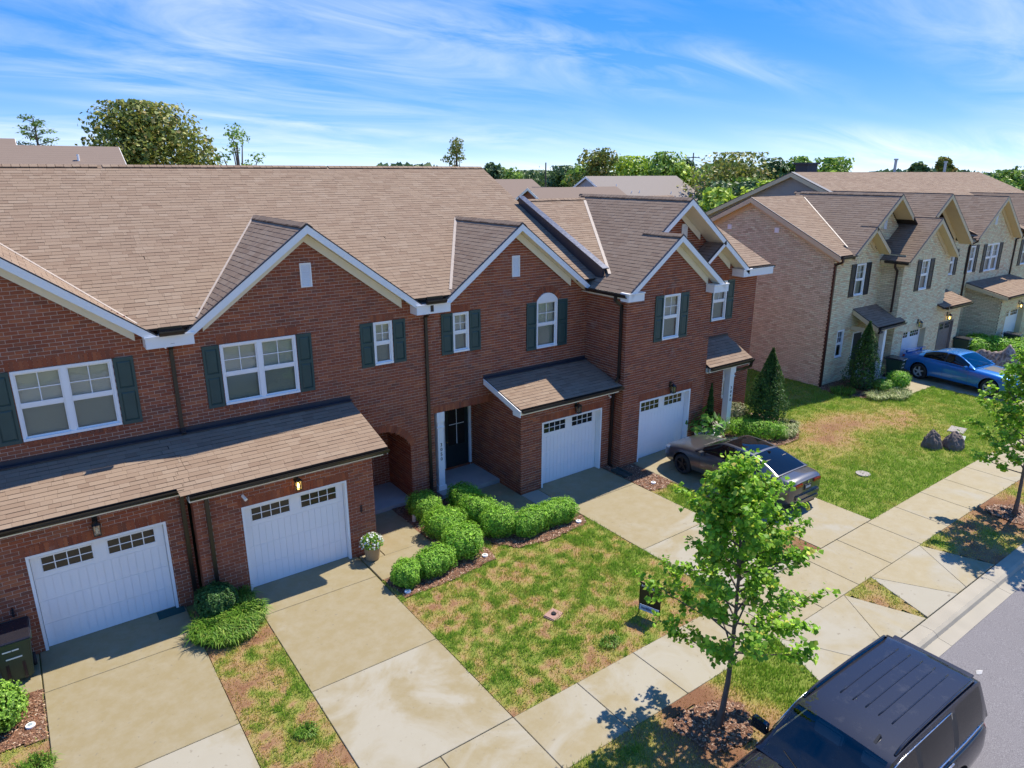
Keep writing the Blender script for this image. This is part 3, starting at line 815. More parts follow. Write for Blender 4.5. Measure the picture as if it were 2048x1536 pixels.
for k in range(6): b.tube([(6.30 - 0.02 * (k % 2), YGB - 0.015, 1.22 + k * 0.035), (6.32 + 0.02 * (k % 2), YGB - 0.03, 1.24 + k * 0.035)], 0.013, 6)
b.build('wall_hook', IRON, hB)

# ---- unit C (number 3050)
hC = thing('brick_townhouse', 'red brick townhouse with white column numbered 3050 beside dark front door', 'townhouse', (12.5, 2.3, 0), 'red brick row houses')
pC = Pieces('brick', 'brickwork', RED); sC = Pieces('shingle', 'shingles', SHING)
GC = (12.53, 8.08)
wC = brick_wall(hC, pC, (0, YW), UX, NY, [(9.44, -0.05), (15.5, -0.05), (15.5, 6.05), (15.2, 6.05), (GC[0], 7.97), (9.85, 6.05), (9.44, 6.05)],
                [(10.30, 4.42, 10.848, 5.60), (13.388, 4.09, 14.236, 5.62), (9.585, -0.1, 15.4, 2.66),
                 [(13.388, 5.55), (14.236, 5.55)] + [(13.812 + 0.47 * math.sin(1.125 - 2.25 * i / 10), 5.42 + 0.47 * math.cos(1.125 - 2.25 * i / 10)) for i in range(11)]])
soldier(pC, wC, (0, YW), UX, NY, 9.56, 11.75, 2.665); soldier(pC, wC, (0, YW), UX, NY, 10.24, 10.91, 5.608); soldier(pC, wC, (0, YW), UX, NY, 10.29, 10.86, 4.325, 0.09, proud=0.02); soldier(pC, wC, (0, YW), UX, NY, 13.38, 14.25, 3.995, 0.09, proud=0.02)
arch_bricks(pC, wC, (0, YW), UX, NY, 13.812, 5.42, 0.47, math.pi / 2 - 1.125, math.pi / 2 + 1.125)
YGC = 0.85
gC = brick_wall(hC, pC, (0, YGC), UX, NY, [(11.70, -0.05), (15.5, -0.05), (15.5, 2.9), (11.70, 2.9)], [(12.49, -0.1, 14.97, 2.19)])
soldier(pC, gC, (0, YGC), UX, NY, 12.42, 15.04, 2.195)
brick_wall(hC, pC, (11.70, YGC + 0.045), (0, 1, 0), (-1, 0, 0), [(0, -0.05), (2.75, -0.05), (2.75, 3.25), (1.5, 3.25), (0, 2.9)])
brick_wall(hC, pC, (9.585, YW + 0.045), (0, 1, 0), (1, 0, 0), [(0, -0.05), (1.3, -0.05), (1.3, 2.7), (0, 2.7)])
YD = 3.55
brick_wall(hC, pC, (0, YD), UX, NY, [(9.5, -0.05), (11.7, -0.05), (11.7, 2.75), (9.5, 2.75)], [(10.55, -0.1, 11.62, 2.42)])
b = MB(); b.box(9.6, 11.69, YW + 0.05, YD, 2.69, 2.73); b.build('entry_ceiling', CREAMTRIM, hC)
b = MB(); b.box(9.60, 11.69, YW - 0.35, YD - 0.01, -0.05, 0.13); b.build('porch_slab', MATS['porch_concrete'], hC)
b = MB(); b.box(10.55, 10.62, YD - 0.03, YD + 0.1, 0.13, 2.42); b.box(11.54, 11.62, YD - 0.03, YD + 0.1, 0.13, 2.42); b.box(10.62, 11.54, YD - 0.03, YD + 0.1, 2.33, 2.42); b.build('door_frame', WHITE, hC)
b = MB(); b.box(10.63, 11.53, YD + 0.02, YD + 0.07, 0.17, 2.32); dr = b.build('front_door', simple('dark_green_door', (0.014, 0.026, 0.027), 0.35, var=0.2), hC)
b = MB(); b.box(10.77, 11.39, YD + 0.012, YD + 0.0195, 0.95, 2.22); b.build('pane', DARKGLASS, dr)
b = MB(); b.box(11.07, 11.09, YD + 0.002, YD + 0.0115, 0.98, 2.20); b.box(10.80, 11.07, YD + 0.002, YD + 0.0115, 1.66, 1.68); b.box(11.09, 11.36, YD + 0.002, YD + 0.0115, 1.66, 1.68); b.build('muntin', VINYL, dr)
b = MB(); b.tube([(10.70, YD - 0.03, 1.1), (10.70, YD + 0.02, 1.1)], 0.025, 10); b.build('door_handle', simple('brass', (0.5, 0.4, 0.2), 0.3, metal=1), dr)
soldier(pC, wC, (0, YD - 0.03), UX, NY, 10.5, 11.64, 0.135, 0.07, proud=0.01)
# column 3050
cx, cy = 9.80, 2.455
b = MB(); b.box(cx - 0.105, cx + 0.105, cy - 0.105, cy + 0.105, 0.26, 2.36); b.box(cx - 0.135, cx + 0.135, cy - 0.135, cy + 0.135, 0.0, 0.28)
b.box(cx - 0.125, cx + 0.125, cy - 0.125, cy + 0.125, 2.16, 2.20); b.box(cx - 0.13, cx + 0.13, cy - 0.13, cy + 0.13, 2.36, 2.665)
colC = b.build('porch_column', WHITE, hC)
NUM = simple('black_numeral', (0.02, 0.02, 0.02), 0.5)
for i, ch in enumerate('3050'): text_obj(ch, 0.15, NUM, 'house_number', colC, (cx + 0.0, cy - 0.111, 1.62 - i * 0.155))
window(hC, 10.30, 10.848, 4.42, 5.60, YW, lower_screen=True); window(hC, 13.388, 14.236, 4.09, 5.62, YW, arch=0.24)
for a in ((9.90, 10.285), (10.865, 11.25)): shutter(hC, a[0], a[1], 4.40, 5.62, YW, TEAL)
for a in ((12.985, 13.37), (14.255, 14.64)): shutter(hC, a[0], a[1], 4.07, 5.60, YW, TEAL)
vent(hC, 12.42, 12.71, 6.47, 7.11, YW)
garage_door(hC, 12.49, 14.97, 0.0, 2.19, YGC, 0.26)
lantern(hC, 13.83, YGC, 2.40)
b = MB(); b.tube([(15.25, YGC, 2.55), (15.25, YGC - 0.1, 2.52)], 0.03, 8); b.build('security_camera', VINYL, hC)
roofC, dC = townhouse_common(hC, 9.45, 15.68, sC, (GC[0] - 2.25, GC[0] + 2.25), (5, None))
dC.append(gable_plane(sC, roofC, GC[0], GC[1], 1, 3.0, EAVE_Y - 0.03, main_back)); dC.append(gable_plane(sC, roofC, GC[0], GC[1], -1, 3.0, EAVE_Y - 0.03, main_back))
ridge_caps(sC, roofC, (GC[0], EAVE_Y - 0.03, GC[1]), (GC[0], main_back(GC[1]) + 0.1, GC[1]), RG)
dC.append(shed(sC, roofC, 11.36, 15.44, 0.45, 2.945, YW - 0.02, 3.46))
finish_roof(roofC, dC)
rake(hC, 9.78, GC[1] - 0.01 - RG * (GC[0] - 9.78), GC[0], GC[1] - 0.01, EAVE_Y - 0.02); rake(hC, GC[0], GC[1] - 0.01, 15.28, GC[1] - 0.01 - RG * (15.28 - GC[0]), EAVE_Y - 0.02)
cornice_return(hC, 8.93, 10.0, EAVE_Y - 0.06, YW - 0.01, 5.76, 6.0)
gutter(hC, (9.2, EAVE_Y - 0.09, 6.15), (9.82, EAVE_Y - 0.09, 6.15), (0, -1, 0))
b = MB(); b.box(9.26, 9.76, EAVE_Y - 0.05, EAVE_Y - 0.02, 6.12, 6.235); b.build('splash_guard', BRONZE, hC)
eave_trim(hC, 11.36, 15.30, 0.45, 2.93, 0.38); gutter(hC, (11.42, 0.445, 2.935), (15.44, 0.445, 2.935), (0, -1, 0))
b = MB(); b.prism([(11.345, 0.40, 2.92), (11.345, YW - 0.03, 3.45), (11.345, YW - 0.03, 3.27), (11.345, 0.75, 2.84), (11.345, 0.75, 2.72), (11.345, 0.40, 2.72)], (-0.025, 0, 0)); b.build('bargeboard', WHITE, hC)
b = MB(); b.prism([(11.36, 0.80, 2.87), (11.69, 0.80, 2.87), (11.69, YW - 0.02, 3.28), (11.36, YW - 0.02, 3.28)], (0, 0, 0.015)); b.build('soffit', CREAMTRIM, hC)
b = MB(); b.box(11.34, 15.47, YW - 0.025, YW - 0.004, 3.44, 3.56); b.box(11.34, 15.47, YW - 0.16, YW - 0.02, 3.465, 3.485); b.build('wall_flashing', FLASH, hC)
downspout(hC, [(9.40, EAVE_Y - 0.05, 6.03), (9.40, EAVE_Y - 0.05, 5.85), (9.38, YW - 0.05, 5.62), (9.38, YW - 0.05, 0.14), (9.38, YW - 0.2, 0.04)])
downspout(hC, [(15.30, 0.52, 2.83), (15.36, 0.75, 2.7), (15.36, YGC - 0.04, 0.12), (15.36, 0.68, 0.04)])

# ---- unit D (number 3048)
hD = thing('brick_townhouse', 'red brick end townhouse with nested gables and porch column numbered 3048', 'townhouse', (18, 1.5, 0.1), 'red brick row houses')
pD = Pieces('brick', 'brickwork', RED); sD = Pieces('shingle', 'shingles', SHING)
YF, Y2, Y3 = 0.45, 1.5, 1.78
GF = (17.47, 7.63); GBg = (18.865, 7.63 + RG * (18.865 - 17.47)); GS = (20.81, GBg[1] - RG * (20.81 - 18.865))
wD = brick_wall(hD, pD, (0, YF), UX, NY, [(15.5, -0.05), (19.56, -0.05), (19.56, 5.95), (19.3, 6.08), (GF[0], 7.5), (15.75, 6.15), (15.5, 5.95)], [(17.154, 4.206, 17.95, 5.70), (16.30, -0.1, 18.81, 2.24)])
soldier(pD, wD, (0, YF), UX, NY, 17.10, 18.0, 5.71); soldier(pD, wD, (0, YF), UX, NY, 17.14, 17.96, 4.11, 0.09, proud=0.02); soldier(pD, wD, (0, YF), UX, NY, 16.23, 18.88, 2.245)
brick_wall(hD, pD, (15.5, YF + 0.045), (0, 1, 0), (-1, 0, 0), [(0, -0.05), (1.87, -0.05), (1.87, 5.98), (0, 5.98)])
brick_wall(hD, pD, (19.56, YF + 0.045), (0, 1, 0), (1, 0, 0), [(0, 0), (1.0, 0), (1.0, 5.9), (0, 5.9)])
w2 = brick_wall(hD, pD, (0, Y2), UX, NY, [(19.52, 0.0), (23.525, 0.0), (23.525, 5.9), (22.35, 5.98), (GS[0], GS[1] - 0.1), (19.58, 6.2), (19.52, 6.0)], [(20.96, 4.20, 21.75, 5.66), (21.98, 1.0, 22.55, 2.5), (19.9, 0.0, 20.85, 2.45)])
soldier(pD, w2, (0, Y2), UX, NY, 20.90, 21.80, 5.67); soldier(pD, w2, (0, Y2), UX, NY, 20.95, 21.76, 4.10, 0.09, proud=0.02)
brick_wall(hD, pD, (0, Y3), UX, NY, [(16.6, 6.7), (21.3, 6.7), (GBg[0], GBg[1] - 0.1)], [])
brick_wall(hD, pD, (23.525, Y2 + 0.045), (0, 1, 0), (1, 0, 0), [(0, 0), (9.6, 0), (9.6, 6.0), (4.7, 8.35), (0, 6.0)])
window(hD, 17.154, 17.95, 4.206, 5.70, YF); window(hD, 20.96, 21.75, 4.20, 5.66, Y2); window(hD, 21.98, 22.55, 1.0, 2.5, Y2)
for a in ((16.755, 17.135), (17.97, 18.35)): shutter(hD, a[0], a[1], 4.19, 5.71, YF, TEAL)
shutter(hD, 21.77, 22.15, 4.19, 5.68, Y2, TEAL); shutter(hD, 20.56, 20.94, 4.19, 5.68, Y2, TEAL)
vent(hD, 19.31, 19.60, 7.10, 7.79, Y3)
garage_door(hD, 16.30, 18.81, 0.06, 2.24, YF, 0.24)
lantern(hD, 17.73, YF, 2.44)
b = MB(); b.box(19.93, 20.0, Y2 - 0.02, Y2 + 0.1, 0.33, 2.45); b.box(20.78, 20.85, Y2 - 0.02, Y2 + 0.1, 0.33, 2.45); b.box(20.0, 20.78, Y2 - 0.02, Y2 + 0.1, 2.36, 2.45); b.build('door_frame', WHITE, hD)
b = MB(); b.box(20.0, 20.78, Y2 + 0.03, Y2 + 0.08, 0.33, 2.35); b.build('front_door', MATS['dark_green_door'], hD)
b = MB(); b.box(19.58, 21.45, 0.30, Y2 - 0.01, 0.0, 0.31); b.box(19.58, 21.1, 0.0, 0.29, 0.0, 0.17); b.build('porch_slab', MATS['porch_concrete'], hD)
cx, cy = 21.05, 0.52
b = MB(); b.box(cx - 0.12, cx + 0.12, cy - 0.12, cy + 0.12, 0.48, 2.45); b.box(cx - 0.155, cx + 0.155, cy - 0.155, cy + 0.155, 0.29, 0.50); b.box(cx - 0.145, cx + 0.145, cy - 0.145, cy + 0.145, 2.30, 2.34); b.box(cx - 0.15, cx + 0.15, cy - 0.15, cy + 0.15, 2.45, 2.78)
colD = b.build('porch_column', WHITE, hD)
for i, ch in enumerate('3048'): text_obj(ch, 0.15, NUM, 'house_number', colD, (cx, cy - 0.126, 1.88 - i * 0.155))
roofD = bpy.data.objects.new('roof', bpy.data.meshes.new('roof')); link(roofD); attach(roofD, hD)
DE_Y, DE_Z, DP = 1.12, 6.15, 0.47; DR_Y = 6.2; DR_Z = DE_Z + DP * (DR_Y - DE_Y)
vD = Vector((0, 1, DP)).normalized(); LD = Vector((0, DR_Y - DE_Y, DR_Z - DE_Z)).length
dD = [shingle_plane(sD, roofD, (15.72, DE_Y, DE_Z), UX, vD, [(0, 0.85), (6.45, 0.85), (6.45, 0), (8.05, 0), (8.05, LD), (0, LD)])]
mb = MB(); mb.prism([(15.72, DR_Y, DR_Z), (23.8, DR_Y, DR_Z), (23.8, DR_Y + 5.4, DR_Z - 2.5), (15.72, DR_Y + 5.4, DR_Z - 2.5)], (0, 0, -0.06)); dD.append(mb)
ridge_caps(sD, roofD, (15.8, DR_Y, DR_Z), (23.8, DR_Y, DR_Z), DP, 0.2)
def d_back(z): return DE_Y + (z - DE_Z) / DP
YR1, YR2 = 0.11, 1.0
s125 = 1.25
# left slope: front part and nested upper part share one plane
O = Vector((15.22, YR1, GF[1] - RG * (GF[0] - 15.22))); vl = side_v(1)
r1, r2 = (GF[0] - 15.22) * s125, (GBg[0] - 15.22) * s125
poly = [(0, 0), (max(2.15, d_back(O.z) - YR1 + .2), 0), (d_back(GBg[1]) - YR1 + .2, r2), (YR2 - YR1, r2), (YR2 - YR1, r1), (0, r1)]
dD.append(shingle_plane(sD, roofD, O, (0, 1, 0), vl, poly))
dD.append(gable_plane(sD, roofD, GF[0], GF[1], -1, 2.42, YR1, lambda z: Y3 - 0.21))
dD.append(gable_plane(sD, roofD, GBg[0], GBg[1], -1, 3.5, YR2, d_back))
dD.append(gable_plane(sD, roofD, GS[0], GS[1], 1, 1.25, YR2, lambda z: Y3 - 0.21))
ridge_caps(sD, roofD, (GF[0], YR1, GF[1]), (GF[0], Y3, GF[1]), RG); ridge_caps(sD, roofD, (GBg[0], YR2, GBg[1]), (GBg[0], d_back(GBg[1]), GBg[1]), RG)
dD.append(shed(sD, roofD, 19.575, 22.0, 0.28, 2.90, Y2 - 0.02, 3.52))
finish_roof(roofD, dD)
rake(hD, 15.3, GF[1] - 0.01 - RG * (GF[0] - 15.3), GF[0], GF[1] - 0.01, YR1 + 0.01, soffit_depth=0.33); rake(hD, GF[0], GF[1] - 0.01, 19.8, GF[1] - 0.01 - RG * (19.8 - GF[0]), YR1 + 0.01, soffit_depth=0.33)
rake(hD, 17.3, GBg[1] - 0.01 - RG * (GBg[0] - 17.3), GBg[0], GBg[1] - 0.01, YR2 + 0.01, soffit_depth=0.74); rake(hD, GBg[0], GBg[1] - 0.01, GS[0], GS[1] - 0.01, YR2 + 0.01, soffit_depth=0.74)
rake(hD, GS[0], GS[1] - 0.01, 22.3, GS[1] - 0.01 - RG * (22.3 - GS[0]), YR2 + 0.01, soffit_depth=0.48); rake(hD, 19.62, GS[1] - 0.01 - RG * (GS[0] - 19.62), GS[0], GS[1] - 0.01, YR2 + 0.01, h=0.15, soffit_depth=0.48)
cornice_return(hD, 15.18, 15.86, YR1 - 0.02, YF - 0.01, 5.72, 5.95); cornice_return(hD, 19.2, 19.95, YR1 - 0.02, YF - 0.01, 5.62, 5.86); cornice_return(hD, 21.95, 23.75, YR2 - 0.02, Y2 - 0.01, 5.82, 6.06)
b = MB(); b.box(15.20, 15.23, YR1 + 0.02, 2.0, 5.78, 5.95); b.box(15.23, 15.49, YF, 2.3, 5.78, 5.80); b.build('fascia', CREAMTRIM, hD)
gutter(hD, (15.20, YR1 + 0.05, 5.95), (15.20, 1.98, 5.95), (-1, 0, 0)); gutter(hD, (22.45, DE_Y - 0.04, 6.13), (23.85, DE_Y - 0.04, 6.13), (0, -1, 0))
downspout(hD, [(15.14, 0.62, 5.85), (15.14, 0.62, 5.72), (15.42, 0.62, 5.52), (15.43, 0.62, 3.2), (15.35, 0.62, 3.08)])
downspout(hD, [(23.6, DE_Y - 0.1, 6.02), (23.6, DE_Y - 0.1, 5.9), (23.58, Y2 + 0.3, 5.7), (23.58, Y2 + 0.3, 0.3)])
eave_trim(hD, 19.58, 21.95, 0.28, 2.885, 0.3); gutter(hD, (19.6, 0.275, 2.885), (22.0, 0.275, 2.885), (0, -1, 0))
b = MB(); b.prism([(21.96, 0.29, 2.88), (21.96, Y2 - 0.03, 3.49), (21.96, Y2 - 0.03, 3.32), (21.96, 0.29, 2.74)], (0.025, 0, 0)); b.build('bargeboard', WHITE, hD)
b = MB(); b.box(19.6, 21.9, 0.42, 0.62, 2.66, 2.86); b.build('porch_beam', CREAMTRIM, hD)
downspout(hD, [(21.9, 0.22, 2.78), (21.9, 0.25, 2.62), (21.7, 0.42, 2.5), (21.35, 0.52, 2.48)])
b = MB(); b.box(19.58, 22.02, Y2 - 0.025, Y2 - 0.004, 3.50, 3.62); b.build('wall_flashing', FLASH, hD)
# parapet strip where unit D's roof rises over unit C's
b = MB()
q0, q1 = Vector((15.66, 1.80, 0)), Vector((15.66, DR_Y + 0.1, 0))
zc = lambda y: EAVE_Z + PITCH * (y - EAVE_Y); zd = lambda y: DE_Z + DP * (y - DE_Y)
b.prism([(15.60, 1.75, zc(1.75)), (15.60, DR_Y + .1, zc(DR_Y + .1)), (15.60, DR_Y + .1, zd(DR_Y) + 0.1), (15.60, 1.75, zd(1.75) + 0.1)], (0.10, 0, 0))
stp = b.build('roof_step_wall', FLASH, hD)
b = MB(); b.prism([(15.58, 1.70, zd(1.70) + 0.105), (15.58, DR_Y + .12, zd(DR_Y) + 0.12), (15.58, DR_Y + .12, zd(DR_Y) + 0.15), (15.58, 1.70, zd(1.70) + 0.135)], (0.27, 0, 0)); b.build('metal_cap', BLUEFLASH, stp)
# pale metal lines in the open valleys
def valley_line(house, p, q, w=0.09):
    b = MB(); b.bar(Vector(p) + Vector((0, 0, 0.035)), Vector(q) + Vector((0, 0, 0.035)), (0, 0, 1), w, 0.012); b.build('valley_flashing', VALLEY, house)
def vpt(xr, zr, sgn, z, back): return (xr - sgn * (zr - z) / RG, back(z), z)
for h, g, bk in ((hC, GC, main_back),):
    valley_line(h, vpt(g[0], g[1], 1, 6.3, bk), vpt(g[0], g[1], 1, g[1] - 0.05, bk))
valley_line(hB, vpt(GB[0], GB[1], 1, 6.3, main_back), vpt(GB[0], GB[1], 1, GB[1] - 0.05, main_back), 0.05)
valley_line(hA, vpt(GA[0], GA[1], -1, 6.3, main_back), vpt(GA[0], GA[1], -1, GA[1] - 0.05, main_back), 0.05)
valley_line(hD, vpt(GBg[0], GBg[1], 1, 6.35, d_back), vpt(GBg[0], GBg[1], 1, 8.45, d_back), 0.12)
for h, x0, x1 in ((hA, -3.4, 2.75), (hB, 2.75, 9.44), (hC, 9.44, 15.6)): rear_and_floor(h, x0, x1, 15.5, 6.1, MORTAR)
b = MB(); b.box(15.62, 23.5, 11.1, 11.2, 0, 6.0); b.build('rear_wall', MORTAR, hD)
b = MB(); b.prism([(15.58, 2.4, 0), (15.58, 15.5, 0), (15.58, 15.5, 6.2), (15.58, RIDGE_Y, RIDGE_Z - .1), (15.58, 2.4, 6.25)], (0.03, 0, 0)); b.build('party_wall', MORTAR, hC)
b = MB(); b.box(-3.45, -3.4, 2.3, 15.5, 0, 6.0); b.box(-2.66, -2.61, 0.76, 2.4, 0, 3.3); b.box(-3.4, -2.6, 2.34, 2.4, 0, 3.4); b.build('side_wall', MORTAR, hA)
for P_ in (pA, pB, pC, pD, sA, sB, sC, sD): P_.build()
# ------------------------------------------------------------------ cream brick row on the right
BZ = 0.25
BRN = dict(mat=TANTRIM, soffit_mat=TANTRIM)
YB, YBF, YB3 = 1.45, 0.45, 1.75
XB = 28.88
def beige_house(label, x, keep=0):
    h = thing('cream_brick_townhouse', label, 'townhouse', (x, YB, BZ), 'cream brick row houses')
    return h, Pieces('brick', 'brickwork', CREAM, keep), Pieces('shingle', 'shingles', SHING, keep)
h1, p1, s1 = beige_house('cream brick end townhouse whose long plain side wall faces the red row', XB, 150)
h2, p2, s2 = beige_house('cream brick townhouse with grey wooden garage door behind the blue car', 37.6, 0)
h3, p3, s3 = beige_house('cream brick townhouse whose white garage projects behind round bushes', 42, 0)
h4, p4, s4 = beige_house('cream brick townhouse at the right edge of the picture under the far roof', 48, 0)
BEY, BEZ, BP = 1.10, 6.12, 0.49
BRY = 5.75; BRZ = BEZ + BP * (BRY - BEY)
def b_back(z): return BEY + (z - BEZ) / BP
EX = 36.4                                 # the taller roof starts here
TY0, TZ0 = 1.1, 6.12; TRY, TRZ = 8.75, 9.50; TP = (TRZ - 6.4) / (TRY - 1.4)
def t_back(z): return 1.4 + (z - 6.4) / TP
# --- end unit
dk = MORTAR_D
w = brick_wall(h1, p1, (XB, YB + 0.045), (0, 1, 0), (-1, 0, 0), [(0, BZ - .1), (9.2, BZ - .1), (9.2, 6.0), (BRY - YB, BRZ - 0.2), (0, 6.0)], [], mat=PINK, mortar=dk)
w1 = brick_wall(h1, p1, (0, YB), UX, NY, [(XB, BZ - .1), (33.0, BZ - .1), (33.0, 6.2), (32.2, 6.2), (31.1, 7.0), (29.7, 6.05), (XB, 5.95)], [(30.72, 4.17, 31.5, 5.6), (29.85, 1.42, 30.4, 2.7), (31.2, BZ, 32.1, 2.45)], mat=CREAM, mortar=dk)
brick_wall(h1, p1, (0, YB3), UX, NY, [(31.0, 6.5), (35.2, 6.5), (32.9, 8.45)], mat=CREAM, mortar=dk)
wf = brick_wall(h1, p1, (0, YBF), UX, NY, [(32.95, BZ - .1), (37.5, BZ - .1), (37.5, 5.9), (37.3, 6.0), (35.15, 7.4), (33.2, 6.0), (32.95, 5.9)], [(34.6, 4.2, 35.36, 5.61), (33.8, BZ - .1, 36.15, 2.3)], mat=CREAM, mortar=dk)
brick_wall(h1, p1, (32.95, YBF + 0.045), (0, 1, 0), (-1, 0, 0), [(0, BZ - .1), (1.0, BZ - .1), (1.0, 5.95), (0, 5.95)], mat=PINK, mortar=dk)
soldier(p1, w1, (0, YB), UX, NY, 30.66, 31.56, 5.61, mat=CREAM); soldier(p1, wf, (0, YBF), UX, NY, 34.54, 35.42, 5.62, mat=CREAM); soldier(p1, wf, (0, YBF), UX, NY, 33.75, 36.2, 2.31, mat=CREAM); soldier(p1, w1, (0, YB), UX, NY, 29.8, 30.45, 2.71, mat=CREAM)
window(h1, 30.72, 31.5, 4.17, 5.6, YB); window(h1, 29.85, 30.4, 1.42, 2.7, YB, blind=False); window(h1, 34.6, 35.36, 4.2, 5.61, YBF)
for a in ((30.28, 30.68), (31.54, 31.94)): shutter(h1, a[0], a[1], 4.15, 5.62, YB, BLACKSH)
for a in ((34.16, 34.56), (35.4, 35.8)): shutter(h1, a[0], a[1], 4.18, 5.63, YBF, BLACKSH)
vent(h1, 33.12, 33.38, 7.0, 7.66, YB3)
garage_door(h1, 33.8, 36.15, BZ, 2.3, YBF, 0.3, trim=TANTRIM); lantern(h1, 35.15, YBF, 2.5)
b = MB(); b.box(31.2, 31.27, YB - 0.02, YB + 0.1, BZ, 2.45); b.box(32.03, 32.1, YB - 0.02, YB + 0.1, BZ, 2.45); b.box(31.27, 32.03, YB - 0.02, YB + 0.1, 2.38, 2.45); b.build('door_frame', WHITE, h1)
b = MB(); b.box(31.27, 32.03, YB + 0.03, YB + 0.07, BZ, 2.37); b.build('front_door', MATS['dark_green_door'], h1)
b = MB(); b.box(31.75, 31.95, 0.3, 0.5, BZ, 2.8); b.build('porch_column', WHITE, h1)
b = MB(); b.box(30.95, 32.94, 0.0, YB - 0.01, BZ - .1, BZ + 0.12); b.build('porch_slab', MATS['porch_concrete'], h1)
r1_ = bpy.data.objects.new('roof', bpy.data.meshes.new('roof')); link(r1_); attach(r1_, h1)
vB = Vector((0, 1, BP)).normalized(); LB_ = Vector((0, BRY - BEY, BRZ - BEZ)).length
d1 = [shingle_plane(s1, r1_, (XB - 0.3, BEY, BEZ), UX, vB, [(0, 0), (1.2, 0), (1.2, 0.75), (EX - XB + .3, .75), (EX - XB + .3, LB_), (0, LB_)])]
mb = MB(); mb.prism([(XB - .3, BRY, BRZ), (EX, BRY, BRZ), (EX, BRY + 5.5, BRZ - 2.6), (XB - .3, BRY + 5.5, BRZ - 2.6)], (0, 0, -0.06)); d1.append(mb)
G1 = (32.9, 8.57); GS1 = (31.1, 8.57 - RG * 1.8); GF1 = (35.1, 7.49); G2 = (36.5, 7.49 + RG * 1.4)
YR1b, YR2b = 0.1, 0.98
O = Vector((29.55, YR2b, G1[1] - RG * (G1[0] - 29.55))); rr_ = (G1[0] - 29.55) * 1.25
d1.append(shingle_plane(s1, r1_, O, (0, 1, 0), side_v(1), [(0, 0), (max(.3, b_back(O.z) - YR2b + .2), 0), (b_back(G1[1]) - YR2b + .3, rr_), (0, rr_)]))
d1.append(gable_plane(s1, r1_, G1[0], G1[1], -1, 2.3, YR2b, b_back)); d1.append(gable_plane(s1, r1_, GS1[0], GS1[1], -1, 1.5, YR2b, lambda z: YB3 - .21))
O = Vector((32.68, YR1b, GF1[1] - RG * (GF1[0] - 32.68))); ra, rb = (GF1[0] - 32.68) * 1.25, (G2[0] - 32.68) * 1.25
d1.append(shingle_plane(s1, r1_, O, (0, 1, 0), side_v(1), [(0, 0), (1.7, 0), (t_back(G2[1]) - YR1b + .3, rb), (0.35, rb), (0.35, ra), (0, ra)]))
d1.append(gable_plane(s1, r1_, GF1[0], GF1[1], -1, 2.45, YR1b, lambda z: YB - .1))
d1.append(gable_plane(s1, r1_, G2[0], G2[1], -1, 3.3, YR1b + .35, t_back))
d1.append(shed(s1, r1_, 30.9, 33.35, 0.2, 2.93, YB - 0.02, 3.56))
ridge_caps(s1, r1_, (G1[0], YR2b, G1[1]), (G1[0], b_back(G1[1]), G1[1]), RG)
finish_roof(r1_, d1)
rake(h1, 29.6, G1[1] - .01 - RG * (G1[0] - 29.6), G1[0], G1[1] - .01, YR2b + .01, soffit_depth=.46, **BRN); rake(h1, G1[0], G1[1] - .01, 34.2, G1[1] - .01 - RG * 1.3, YR2b + .01, soffit_depth=.74, **BRN)
rake(h1, GS1[0], GS1[1] - .01, 32.55, GS1[1] - .01 - RG * 1.45, YR2b + .01, soffit_depth=.46, **BRN)
rake(h1, 32.7, GF1[1] - .01 - RG * (GF1[0] - 32.7), GF1[0], GF1[1] - .01, YR1b + .01, soffit_depth=.34, **BRN); rake(h1, GF1[0], GF1[1] - .01, 37.4, GF1[1] - .01 - RG * 2.3, YR1b + .01, soffit_depth=.34, **BRN)
rake(h1, 35.2, G2[1] - .01 - RG * 1.3, G2[0], G2[1] - .01, YR1b + .36, soffit_depth=.6, **BRN); rake(h1, G2[0], G2[1] - .01, 39.6, G2[1] - .01 - RG * 3.1, YR1b + .36, soffit_depth=.6, **BRN)
# rake of the end gable (in the plane of the side wall)
b = MB()
for (ya, za), (yb_, zb) in (((BEY - .05, BEZ - .03), (BRY, BRZ - .01)), ((BRY, BRZ - .01), (BRY + 5.5, BRZ - 2.6))):
    b.prism([(XB - .30, ya, za), (XB - .30, yb_, zb), (XB - .30, yb_, zb - .22), (XB - .30, ya, za - .22)], (-.03, 0, 0))
    b.prism([(XB - .27, ya, za - .17), (XB - .27, yb_, zb - .17), (XB - .27, yb_, zb - .19), (XB - .27, ya, za - .19)], (.26, 0, 0))
    b.prism([(XB - .03, ya, za - .18), (XB - .03, yb_, zb - .18), (XB - .03, yb_, zb - .42), (XB - .03, ya, za - .42)], (.02, 0, 0))
b.build('bargeboard', TANTRIM, h1)
b = MB(); b.prism([(XB - .335, BEY - .05, BEZ), (XB - .335, BRY, BRZ + .02), (XB - .335, BRY, BRZ - .015), (XB - .335, BEY - .05, BEZ - .035)], (.05, 0, 0)); b.prism([(XB - .335, BRY, BRZ + .02), (XB - .335, BRY + 5.5, BRZ - 2.58), (XB - .335, BRY + 5.5, BRZ - 2.61), (XB - .335, BRY, BRZ - .015)], (.05, 0, 0)); b.build('drip_edge', FLASH, h1)
for vy in (6.9, 4.3): 
    b = MB(); b.box(XB - .05, XB - .002, vy, vy + .22, 7.0 - abs(vy - 5.6) * .1, 7.22 - abs(vy - 5.6) * .1); b.build('wall_vent', VINYL, h1)
gutter(h1, (XB - .3, BEY - .04, BEZ - .02), (29.75, BEY - .04, BEZ - .02), (0, -1, 0)); gutter(h1, (32.66, YR1b + .05, 5.66), (32.66, 1.2, 5.66), (-1, 0, 0))
eave_trim(h1, XB - .28, 29.7, BEY, BEZ - .02, .35, mat=TANTRIM)
